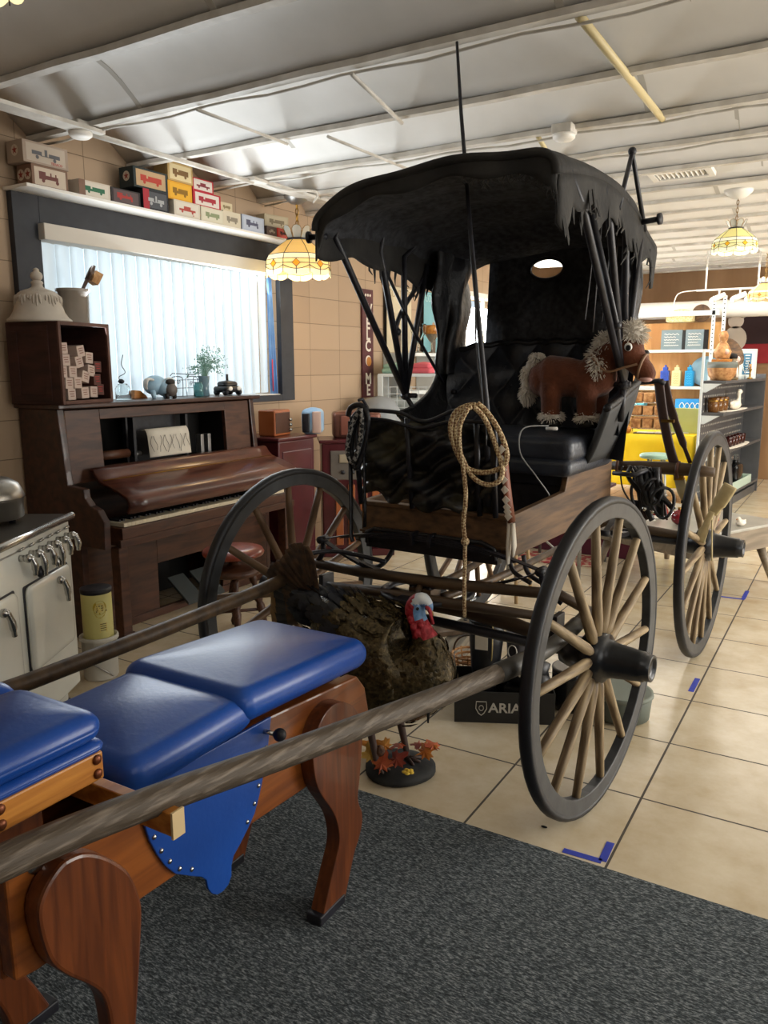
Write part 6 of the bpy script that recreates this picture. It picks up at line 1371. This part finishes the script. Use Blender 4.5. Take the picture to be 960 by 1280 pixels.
# ================================================================ toy pony, ropes, straps and whip on the carriage
CM = TR(-1.415, 2.70, 0, rz=-2.6)
def oncar(name, label, cat, p, group=None): return thing(name, label, cat, tuple(CM @ Vector(p)), -2.6, group)
m_plush = mat('chestnut_plush', '#54280f', '#683519', 12, rough=.9, sheen=.2, bump=.4, bscale=90)
m_fluff = mat('white_fluff', '#c9c0b2', '#ddd6ca', 30, rough=.95, sheen=.4)
po = oncar('toy_pony', 'chestnut plush pony with white mane and bridle standing on the black carriage seat', 'toy horse', (.28, .80, 1.29))
def pv(x, y, z): return (x - .28, y - .80, z - 1.29)
b = MB()
body = [(.13, 1.50, .07), (.17, 1.515, .092), (.24, 1.51, .088), (.31, 1.50, .083), (.37, 1.51, .088), (.41, 1.53, .075)]
b.tube([pv(x, .80, z) for x, z, r in body], [r for x, z, r in body], 18); b.ball(pv(.14, .80, 1.50), (.075, .08, .085)); b.ball(pv(.385, .80, 1.51), (.085, .08, .085))
b.tube([pv(*p) for p in ((.38, .80, 1.54), (.43, .79, 1.60), (.48, .785, 1.635))], [.075, .065, .06], 14)
b.ball(pv(.515, .78, 1.62), (.072, .066, .072)); b.tube([pv(*p) for p in ((.53, .78, 1.60), (.575, .775, 1.555), (.60, .77, 1.53))], [.058, .045, .042], 14); b.ball(pv(.605, .77, 1.525), (.038, .04, .036))
for x, y in ((.19, .755), (.16, .85), (.355, .755), (.375, .85)):
    b.tube([pv(x, y, 1.48), pv(x + .0, y, 1.40), pv(x + .005, y, 1.32)], [.052, .044, .042], 12)
o = b.build('body', m_plush, po); k = o.modifiers.new('remesh', 'REMESH'); k.mode = 'VOXEL'; k.voxel_size = .009; k.use_smooth_shade = True
k = o.modifiers.new('smooth', 'SMOOTH'); k.iterations = 3
for x, y in ((.19, .755), (.16, .85), (.355, .755), (.375, .85)):
    b = MB(); b.lathe([(.036, 0), (.044, .006), (.042, .04), (0, .045)], 16, TR(*pv(x + .008, y, 1.29))); b.build('hoof', mat('black_hoof', '#16140f', rough=.5), po)
def fur(b, c, r, n, l, dn=.4, w_=.0028):
    for i in range(n):
        a, t_ = random.uniform(0, 2 * pi), math.acos(random.uniform(-1, 1)); d = Vector((sin(t_) * cos(a), sin(t_) * sin(a), cos(t_))); p = Vector(c) + Vector((d.x * r[0], d.y * r[1], d.z * r[2]))
        e = (d + Vector((random.uniform(-.4, .4), random.uniform(-.4, .4), -dn))).normalized() * l * random.uniform(.6, 1.1)
        b.tube([p - d * .01, p + e * .5, p + e], [w_, w_ * .8, .001], 4)
b = MB()
for p in ((.40, .80, 1.60), (.43, .80, 1.65), (.48, .795, 1.685), (.53, .785, 1.69)): b.ball(pv(*p), (.055, .06, .045)); fur(b, pv(*p), (.05, .056, .04), 420, .03)
b.ball(pv(.40, .77, 1.56), (.03, .05, .06)); fur(b, pv(.40, .76, 1.56), (.03, .045, .055), 420, .032, .9)
b.build('mane', m_fluff, po)
b = MB(); b.tube([pv(*p) for p in ((.085, .80, 1.57), (.06, .80, 1.50), (.06, .80, 1.40))], [.03, .035, .012], 12)
for p in ((.10, .80, 1.58), (.065, .80, 1.52), (.06, .80, 1.44)): fur(b, pv(*p), (.026, .034, .045), 260, .03, 1.2)
b.build('tail', m_fluff, po)
for x, y in ((.19, .755), (.16, .85), (.355, .755), (.375, .85)):
    b = MB(); b.ball(pv(x + .005, y, 1.335), (.046, .048, .022)); fur(b, pv(x + .005, y, 1.335), (.044, .044, .02), 240, .024, .6); b.build('leg_fluff', m_fluff, po)
b = MB(); b.ball(pv(.535, .722, 1.635), (.017, .012, .018), 14, 9); b.build('eye_white', white_paint, po); b = MB(); b.ball(pv(.538, .713, 1.631), (.0115, .007, .0125), 12, 7); b.build('pupil', m_dark, po)
for y in (.755, .83):
    b = MB(); b.tube([pv(.505, y, 1.68), pv(.50, y - .01, 1.71), pv(.50, y - .012, 1.73)], [.016, .016, .003], 8, flat=.5); b.build('ear', m_plush, po)
b = MB(); b.tube([pv(.585 + .0 + .046 * .3 * sin(a), .775 + .05 * cos(a), 1.553 + .05 * sin(a)) for a in [2 * pi * i / 24 for i in range(24)]], .006, 6, closed=True)
b.tube(bez([pv(.575, .725, 1.565), pv(.52, .715, 1.55), pv(.45, .72, 1.535), pv(.40, .715, 1.575), pv(.37, .74, 1.61)], 5), .005, 6); b.build('bridle', mat('tan_strap', '#8a6a50', rough=.6), po)
b = MB(); b.ball(pv(.605, .755, 1.502), (.028, .03, .012), 10, 6); b.build('mouth', mat('pink_felt', '#c59a90', rough=.9), po)

def braid_mat(n, c1, c2, sc):
    m = bpy.data.materials.new(n); m.use_nodes = True; nt = m.node_tree; b_ = nt.nodes['Principled BSDF']; b_.inputs['Roughness'].default_value = .75
    tc = nt.nodes.new('ShaderNodeTexCoord'); mp = nt.nodes.new('ShaderNodeMapping'); mp.inputs['Rotation'].default_value = (rad(20), rad(45), rad(10)); ck_ = nt.nodes.new('ShaderNodeTexChecker'); ck_.inputs['Scale'].default_value = sc
    ck_.inputs[1].default_value = lin(c1); ck_.inputs[2].default_value = lin(c2); nt.links.new(tc.outputs['Object'], mp.inputs[0]); nt.links.new(mp.outputs[0], ck_.inputs[0]); nt.links.new(ck_.outputs[0], b_.inputs['Base Color']); return m
rp = oncar('braided_rope', 'tan and brown braided rope looped over the right corner of the carriage dashboard', 'rope', (.23, -.11, 1.40))
rv = lambda P: [(x - .23, y + .11, z - 1.40) for x, y, z in P]
m_br = braid_mat('tan_braid', '#cdb98f', '#7d5a3a', 120)
b = MB(); b.tube(bez(rv([(.257, -.11, 1.424), (.226, -.115, 1.421), (.182, -.12, 1.398), (.162, -.12, 1.354), (.167, -.12, 1.304), (.192, -.12, 1.247), (.23, -.125, 1.202), (.286, -.125, 1.188), (.34, -.12, 1.198), (.378, -.115, 1.226), (.373, -.10, 1.271), (.337, -.09, 1.339), (.289, -.09, 1.401), (.257, -.10, 1.43)]), 6), .0095, 8); b.build('loop', m_br, rp)
b = MB(); b.tube(bez(rv([(.255, -.14, 1.420), (.215, -.145, 1.399), (.194, -.145, 1.356), (.199, -.145, 1.299), (.226, -.145, 1.236), (.263, -.145, 1.177), (.311, -.14, 1.15), (.358, -.135, 1.159), (.372, -.125, 1.20), (.343, -.11, 1.271), (.295, -.11, 1.373), (.255, -.125, 1.42)]), 6), .009, 8); b.build('loop', m_br, rp)
b = MB(); b.tube(bez(rv([(.252, -.16, 1.415), (.225, -.165, 1.357), (.223, -.165, 1.286), (.24, -.165, 1.201), (.251, -.165, 1.101), (.243, -.165, 1.005), (.251, -.165, .94), (.251, -.165, .805), (.253, -.165, .659)]), 6), [.0085] * 36 + [.0075] * 13, 8); b.ball((.251 - .23, -.055, .94 - 1.40), .016, 10, 7); b.build('hanging_end', m_br, rp)
st_ = oncar('diamond_strap', 'brown and white diamond-braided strap with pale tassel at the right of the dashboard', 'strap', (.37, -.09, 1.10))
sv_ = lambda P: [(x - .37, y + .09, z - 1.10) for x, y, z in P]
b = MB(); b.tube(sv_([(.358, -.09, 1.29), (.37, -.095, 1.185), (.386, -.095, 1.079), (.396, -.09, 1.015)]), [.018, .020, .021, .021], 10, flat=.6); b.build('strap', mat('red_brown_leather', '#6e3a22', '#84482c', 10, rough=.55), st_)
dm = MB(); P = [Vector(p) for p in sv_([(.358, -.112, 1.29), (.37, -.117, 1.185), (.386, -.118, 1.079), (.394, -.114, 1.03)])]; n_ = 9
for k in range(n_):
    f = (k + .5) / n_ * 3; i = min(2, int(f)); c = P[i].lerp(P[i + 1], f - i); dm.add([(c.x, c.y, c.z + .016), (c.x + .015, c.y + .003, c.z), (c.x, c.y, c.z - .016), (c.x - .015, c.y + .003, c.z)], [(0, 3, 2, 1)])
dm.build('white_diamonds', m_cream, st_, solid=.002)
b = MB(); b.tube(sv_([(.39, -.09, 1.015), (.387, -.09, .93), (.385, -.09, .86)]), [.014, .016, .011], 8, flat=.5); b.tube(sv_([(.402, -.09, 1.01), (.41, -.095, .93), (.405, -.09, .89)]), [.012, .016, .008], 8, flat=.5); b.build('tassel', m_cream, st_)
bk_ = oncar('black_lead_rope', 'black and white flecked rope and strap hung on the left end of the dashboard', 'rope', (-.25, -.12, 1.38))
kv = lambda P: [(x + .25, y + .12, z - 1.38) for x, y, z in P]; m_bb = braid_mat('black_white_braid', '#121214', '#8d8b86', 70)
b = MB(); b.tube(bez(kv([(-.294, -.12, 1.369), (-.279, -.12, 1.402), (-.232, -.12, 1.412), (-.201, -.12, 1.372), (-.209, -.12, 1.287), (-.253, -.12, 1.167), (-.279, -.12, 1.221), (-.271, -.12, 1.308), (-.237, -.12, 1.379), (-.208, -.11, 1.406)]), 6), .011, 8); b.build('loop', m_leather, bk_)
b = MB(); b.tube(bez(kv([(-.225, -.14, 1.40), (-.262, -.14, 1.33), (-.285, -.14, 1.24), (-.262, -.14, 1.19), (-.23, -.14, 1.25), (-.215, -.14, 1.34), (-.222, -.135, 1.40)]), 6), .009, 8); b.build('flecked_loop', m_bb, bk_)
b = MB(); b.tube(kv([(-.285, -.12, 1.35), (-.284, -.12, 1.021), (-.286, -.12, .89), (-.277, -.12, .867)]), .013, 6, flat=.35); b.tube(kv([(-.235, -.10, 1.38), (-.225, -.11, 1.2), (-.23, -.10, 1.0), (-.232, -.10, .93)]), .010, 6, flat=.4); b.build('strap', m_leather, bk_)
b = MB(); b.tube(kv([(-.25, -.11, 1.43), (-.25, -.085, 1.435), (-.25, -.05, 1.40)]), .006, 6); b.build('hook', black_iron, bk_)
wp = oncar('carriage_whip', 'long thin black whip standing in the carriage and reaching to the ceiling beam', 'whip', (.27, -.02, 1.06))
b = MB(); b.tube([(0, 0, 0), (-.02, .01, .35), (-.14, .10, .95), (-.27, .25, 1.45), (-.365, .385, 1.755)], [.013, .012, .009, .0075, .006], 8); b.build('shaft', black_iron, wp)
b = MB(); b.tube(bez([(-.14, .10, .95), (-.10, .06, .80), (-.06, .0, .55), (.01, -.06, .30), (.02, -.07, .22)], 6), .0035, 5); b.build('lash', m_leather, wp)
b = MB(); b.tube([(0, 0, -.01), (0, 0, .12)], .020, 10); b.build('grip', m_leather, wp)
cb_ = oncar('white_cable', 'thin white cable with a plug hanging from the carriage seat', 'cable', (.25, .44, 1.31))
b = MB(); b.tube(bez([(.02, .10, .0), (-.06, .02, -.01), (-.07, .02, -.11), (.0, .02, -.20), (.06, .03, -.28), (.055, .03, -.30)], 6), .003, 6); b.build('cord', mat('grey_cord', '#9a9a98', rough=.5), cb_); b = MB(); b.tube([(.01, .10, -.012), (.06, .10, -.010)], .007, 8); b.build('plug', white_paint, cb_)

# harness hanging at the right rear
yk = oncar('wooden_yoke', 'brown wooden neck yoke lying crosswise behind the carriage seat', 'yoke', (.60, 1.45, 1.045))
b = MB(); b.tube([(-.36, 0, 0), (-.2, 0, .004), (0, 0, .006), (.10, 0, .002), (.17, 0, 0)], [.022, .030, .034, .030, .022], 12); b.build('pole', m_cdark, yk); b = MB()
for x in (-.30, .0): b.tube([(x, .037 * cos(a), .037 * sin(a)) for a in [2 * pi * i / 16 for i in range(16)]], .009, 6, closed=True)
b.build('leather_ring', mat('brown_leather', '#4a2c1e', '#5c3828', 12, rough=.5), yk)
hb_ = oncar('harness_bundle', 'bundle of black harness leather slung behind the brown carriage body', 'harness', (.44, 1.30, 1.06))
for k in range(11):
    b = MB(); x = -.06 + .016 * k; q = random.uniform
    b.tube(bez([(x, -.02 + q(-.03, .03), .01), (x + q(-.01, .04), -.05 + q(-.03, .03), -.04), (x + q(.0, .07), -.03 + q(-.04, .04), -.13 + q(-.03, .03)), (x + q(.03, .13), q(-.05, .03), -.22 + q(-.07, .05))], 5), q(.008, .017), 6, flat=q(.3, .6)); b.build('strap', m_leather, hb_)
for k in range(3):
    b = MB(); c = (.05 + .05 * k, -.06 - .01 * k, -.05 - .05 * k); r = .05 + .012 * k; b.tube([(c[0] + r * .7 * cos(a), c[1] + .02 * sin(a * 2), c[2] + r * sin(a)) for a in [2 * pi * i / 22 for i in range(22)]], .008, 6, closed=True); b.build('leather_loop', m_leather, hb_)
b = MB(); b.grid(lambda u, v: (-.04 + .13 * u + .05 * v, .06 + .02 * sin(u * 9), .0 - (.24 + .03 * sin(u * 7)) * v), 16, 8); b.build('pad', mat('dark_maroon_leather', '#2d1518', rough=.5), hb_, solid=.01)
b = MB(); b.tube([(.06, -.06, .0), (.02, -.12, -.02), (-.09, -.10, -.02)], .012, 8); b.build('hanger', black_iron, hb_)
for x, z in ((.06, -.19), (.10, -.20)): b = MB(); b.ball((x, -.06, z), .012, 10, 7); b.build('brass_stud', chrome, hb_)
hs = oncar('harness_strap', 'long brown leather harness strap with pale end hanging beside the rear wheel', 'strap', (.48, 1.45, 1.48)); m_bl = mat('brown_harness', '#33201a', '#402a22', 10, rough=.55)
b = MB(); b.tube([(-.10, -.02, -.005), (-.03, 0, .0), (.0, .0, .003), (.03, .0, -.01)], .022, 8, flat=.6); b.build('bracket', black_iron, hs)
b = MB(); b.tube(bez([(.0, -.01, .01), (.03, -.015, -.15), (.075, -.01, -.33), (.125, -.0, -.47)], 6), .024, 8, flat=.2, upv=(0, 1, 0)); b.build('strap', m_bl, hs)
b = MB(); b.tube(bez([(.02, .02, .0), (.055, .02, -.12), (.12, .02, -.28), (.17, .02, -.40)], 6), [.022] * 9 + [.018] * 5 + [.010] * 5, 8, flat=.2, upv=(0, 1, 0)); b.build('strap', m_bl, hs)
b = MB(); b.tube([(.125, .0, -.455), (.128, .0, -.485)], .028, 8, flat=.35, upv=(0, 1, 0)); b.box(.028, .09, -.03, -.015, -.20, -.185); b.build('buckle', brass, hs)
b = MB(); b.tube([(.128, .0, -.48), (.15, .0, -.54), (.165, .0, -.58)], [.026, .03, .022], 8, flat=.3, upv=(0, 1, 0)); b.build('pale_end', mat('pale_buckskin', '#a3946e', '#b8a980', 14, rough=.7), hs)
mt = oncar('buckskin_strap', 'pale tan strap tied around the rear wheel spokes', 'strap', (.76, 1.60, .80)); m_bs = mat('pale_tan_strap', '#9c8c64', '#b5a57c', 14, rough=.7)
b = MB(); b.tube(bez([(-.01, -.02, .02), (.03, -.04, .09), (.07, -.04, .17)], 5), [.026] * 4 + [.034] * 7, 8, flat=.4, upv=(0, 1, 0)); b.build('pad', m_bs, mt); b = MB(); b.tube(bez([(-.01, -.03, .03), (-.035, -.05, -.05), (-.055, -.05, -.13)], 5), [.016] * 6 + [.024] * 5, 8, flat=.35, upv=(0, 1, 0)); b.tube(bez([(-.01, -.02, .02), (.0, -.05, -.08), (.01, -.05, -.22)], 5), .010, 6, flat=.4); b.build('tail', m_bs, mt)

# ================================================================ under the carriage
BX = TR(-1.425, 2.985, 0, rz=26)
bx = thing('boot_box', 'open black shoe box with white lettering under the carriage', 'box', (-1.425, 2.985, 0), 26); m_bxm = mat('charcoal_card', '#1c1b19', '#24221f', 8, rough=.7)
b = MB(); b.box(0, .44, 0, .006, 0, .145); b.box(0, .44, .30, .306, 0, .145); b.box(0, .006, .006, .30, 0, .145); b.box(.434, .44, .006, .30, 0, .145); b.box(.006, .434, .006, .30, 0, .006); b.build('box', m_bxm, bx, bevel=.001)
b = MB(); b.hexa([(.0, .01, .145), (.004, .01, .145), (.004, .30, .145), (.0, .30, .145)], [(-.005, .01, .26), (-.001, .01, .26), (-.001, .20, .26), (-.005, .20, .26)]); b.build('flap', mat('grey_card', '#5c5f64', rough=.7), bx)
m_wht = mat('box_lettering', '#b9b4aa', rough=.6)
words('lettering', 'ARIAT', .062, m_wht, bx, TR(.150, -.0012, .070) @ FACE_NY, sx=1.05, align='LEFT', bold=.0012)
lg = MB(); sh_ = [(-.022, .03), (.022, .03), (.024, -.002), (.012, -.024), (0, -.034), (-.012, -.024), (-.024, -.002)]
lg.tube([tuple(TR(.118, -.001, .070) @ FACE_NY @ Vector((x, y, 0))) for x, y in sh_], .0025, 4, closed=True); lg.tube([tuple(TR(.118, -.001, .070) @ FACE_NY @ Vector((.010 * cos(a), .012 * sin(a), 0))) for a in [2 * pi * i / 14 for i in range(14)]], .002, 4, closed=True); lg.build('emblem', m_wht, bx)
m_boot = mat('black_boot_leather', '#101114', '#1a1b1f', 10, rough=.45, bump=.3)
bt_ = thing('tall_boot', 'tall black leather boot with a cream tag standing in the box', 'boot', tuple(BX @ Vector((.14, .19, .0065))), 10)
b = MB(); b.tube([(.0, .0, .10), (0, .01, .20), (0, .015, .30), (0, .015, .41)], [.055, .068, .078, .082], 16, flat=1.0); b.tube([(.0, .05, .05), (.0, 0, .05), (.0, -.08, .04), (.0, -.12, .035)], [.045, .05, .04, .025], 14); b.tube([(0, 0, .05), (0, 0, .12)], [.05, .056], 14); b.build('upper', m_boot, bt_)
b = MB(); b.prism([(.04 * cos(a) , -.035 + .10 * sin(a)) for a in [2 * pi * i / 20 for i in range(20)]], 0, .012); b.build('sole', black_iron, bt_); b = MB(); b.lathe([(.083, .405), (.087, .41), (.083, .418), (.078, .41), (.083, .405)], 16, TR(0, .015, 0)); b.build('collar', m_boot, bt_)
b = MB(); b.box(-.03, .028, -.002, .002, -.045, .045, M=TR(.0, -.075, .335, rx=3)); b.build('tag', m_cream, bt_); b = MB(); b.tube([(.045, -.058, .41), (.047, -.065, .30), (.043, -.06, .24)], .008, 6, flat=.4); b.build('pull_strap', mat('gold_strap', '#8a7a4c', rough=.6), bt_)
b2 = thing('black_shoe', 'black leather shoe lying across the open shoe box', 'shoe', tuple(BX @ Vector((.33, .11, .0065))), 0)
b = MB(); b.tube([(-.14, .0, .17), (-.07, -.01, .18), (0, -.01, .175), (.06, 0, .155), (.10, .0, .14)], [.03, .048, .056, .05, .03], 14); b.tube([(0.03, 0, .17), (.05, .03, .25)], [.05, .045], 14); b.build('upper', m_boot, b2); b = MB(); b.box(-.10, .08, -.05, .05, 0, .125); b.build('lining_block', m_bxm, b2, bevel=.01); b = MB(); b.tube([(-.02, -.06, .19), (.04, -.055, .215)], .004, 5); b.build('lace', m_cream, b2)
b3 = thing('grey_patterned_boot', 'grey patterned boot shaft behind the tall black boot', 'boot', tuple(BX @ Vector((.30, .215, .0065))), 8)
b = MB(); b.tube([(0, 0, .02), (0, 0, .16), (0, .01, .34)], [.05, .055, .068], 14); b.build('shaft', mat('grey_boot', '#2e2c30', '#4a474a', 18, rough=.5), b3); b = MB(); b.tube([(-.02 + .02 * cos(a), -.066, .27 + .03 * sin(a)) for a in [2 * pi * i / 14 for i in range(14)]], .003, 5, closed=True); b.build('stitching', m_wht, b3)
for i, (x, y, r, h, lab) in enumerate(((-1.03, 3.39, .085, .20, 'dark pot with pale rim on the tiles behind the front wheel'), (-1.04, 3.62, .08, .22, 'second dark pot with pale rim, farther behind the front wheel'))):
    t = thing('dark_pot', lab, 'pot', (x, y, 0), 0, 'pots behind the front wheel'); b = MB(); b.lathe([(r * .8, 0), (r * .95, .02), (r, h * .8), (r, h), (r * .88, h), (r * .86, .03), (0, .02)], 28); b.build('pot', mat('black_glaze', '#15171a', rough=.25), t); b = MB(); b.lathe([(r * .99, h - .012), (r * 1.03, h - .004), (r * 1.0, h + .004), (r * .88, h + .002)], 28); b.build('rim', mat('grey_rim', '#77736c', rough=.4), t)
t = thing('grey_bowl_planter', 'grey-green low planter under the front wheel pots', 'planter', (-.80, 3.42, 0)); b = MB(); b.lathe([(.10, 0), (.12, .01), (.13, .12), (.12, .125), (.11, .02), (0, .02)], 28); b.build('planter', mat('grey_green_clay', '#5f655c', rough=.7), t); b = MB(); b.lathe([(.128, .105), (.135, .112), (.132, .128), (.12, .126)], 28); b.build('rim', mat('grey_green_rim', '#70766c', rough=.7), t)
t = thing('weathered_beam', 'grey weathered timber beam lying on the tiles behind the turkey', 'beam', (-1.79, 3.82, 0), 12); b = MB(); b.box(-.055, .055, -.55, .50, 0, .11); b.build('beam', mat('grey_timber', '#5d564a', '#847b6b', 7, (6, .5, 6), rough=.8, bump=.4), t, bevel=.006); b = MB(); b.cyl((-.02, .2, .11), (-.02, .2, .114), .012); b.build('bolt', black_iron, t)
t = thing('dark_plank', 'dark plank resting on the weathered timber beam', 'plank', (-1.80, 3.80, .1145), -38); b = MB(); b.box(-.06, .06, -.42, .30, 0, .03); b.build('plank', m_cdark, t, bevel=.004)
t = thing('wire_basket', 'small rusty wicker basket behind the open shoe box', 'basket', (-1.55, 3.42, 0)); b = MB()
for q in range(7): b.tube([((.055 + .006 * q) * cos(a), (.055 + .006 * q) * sin(a), .012 + .024 * q) for a in [2 * pi * i / 20 for i in range(20)]], .006, 5, closed=True)
for k in range(10): a = 2 * pi * k / 10; b.tube([(.055 * cos(a), .055 * sin(a), 0), (.095 * cos(a), .095 * sin(a), .165)], .004, 5)
b.build('weave', m_rattan, t); b = MB(); b.tube([(.09 * cos(a), 0, .16 + .09 * sin(a)) for a in [pi * i / 14 for i in range(15)]], .005, 6); b.build('handle', m_cdark, t)

# blue tape marks on the tiles
m_tape = mat('blue_masking_tape', '#2c3aa0', '#3443b0', 30, rough=.7)
for x, y, rz, L, lab in ((-.64, 2.310, 2, .125, 'blue tape strip along the carpet edge near the front wheel'), (-.578, 2.372, 92, .115, 'blue tape strip pointing away from the carpet near the front wheel'), (-.580, 3.96, 90, .19, 'single blue tape dash beside the long grout line'), (-.645, 5.66, 2, .19, 'far blue tape strip by the low table, crosswise'), (-.560, 5.79, 90, .22, 'far blue tape strip by the low table, lengthwise')):
    t = tag(MB().box(-L / 2, L / 2, -.013, .013, .0004, .0012).build('tape_strip', m_tape), lab, 'tape'); t.location = (x, y, 0); t.rotation_euler = (0, 0, rad(rz)); t['group'] = 'blue tape marks'
t = tag(MB().ball((0, 0, .003), (.012, .006, .003), 8, 5).build('dark_scrap', m_dark), 'small dark scrap on the tile in front of the front wheel', 'scrap'); t.location = (-.80, 2.40, 0.0005)
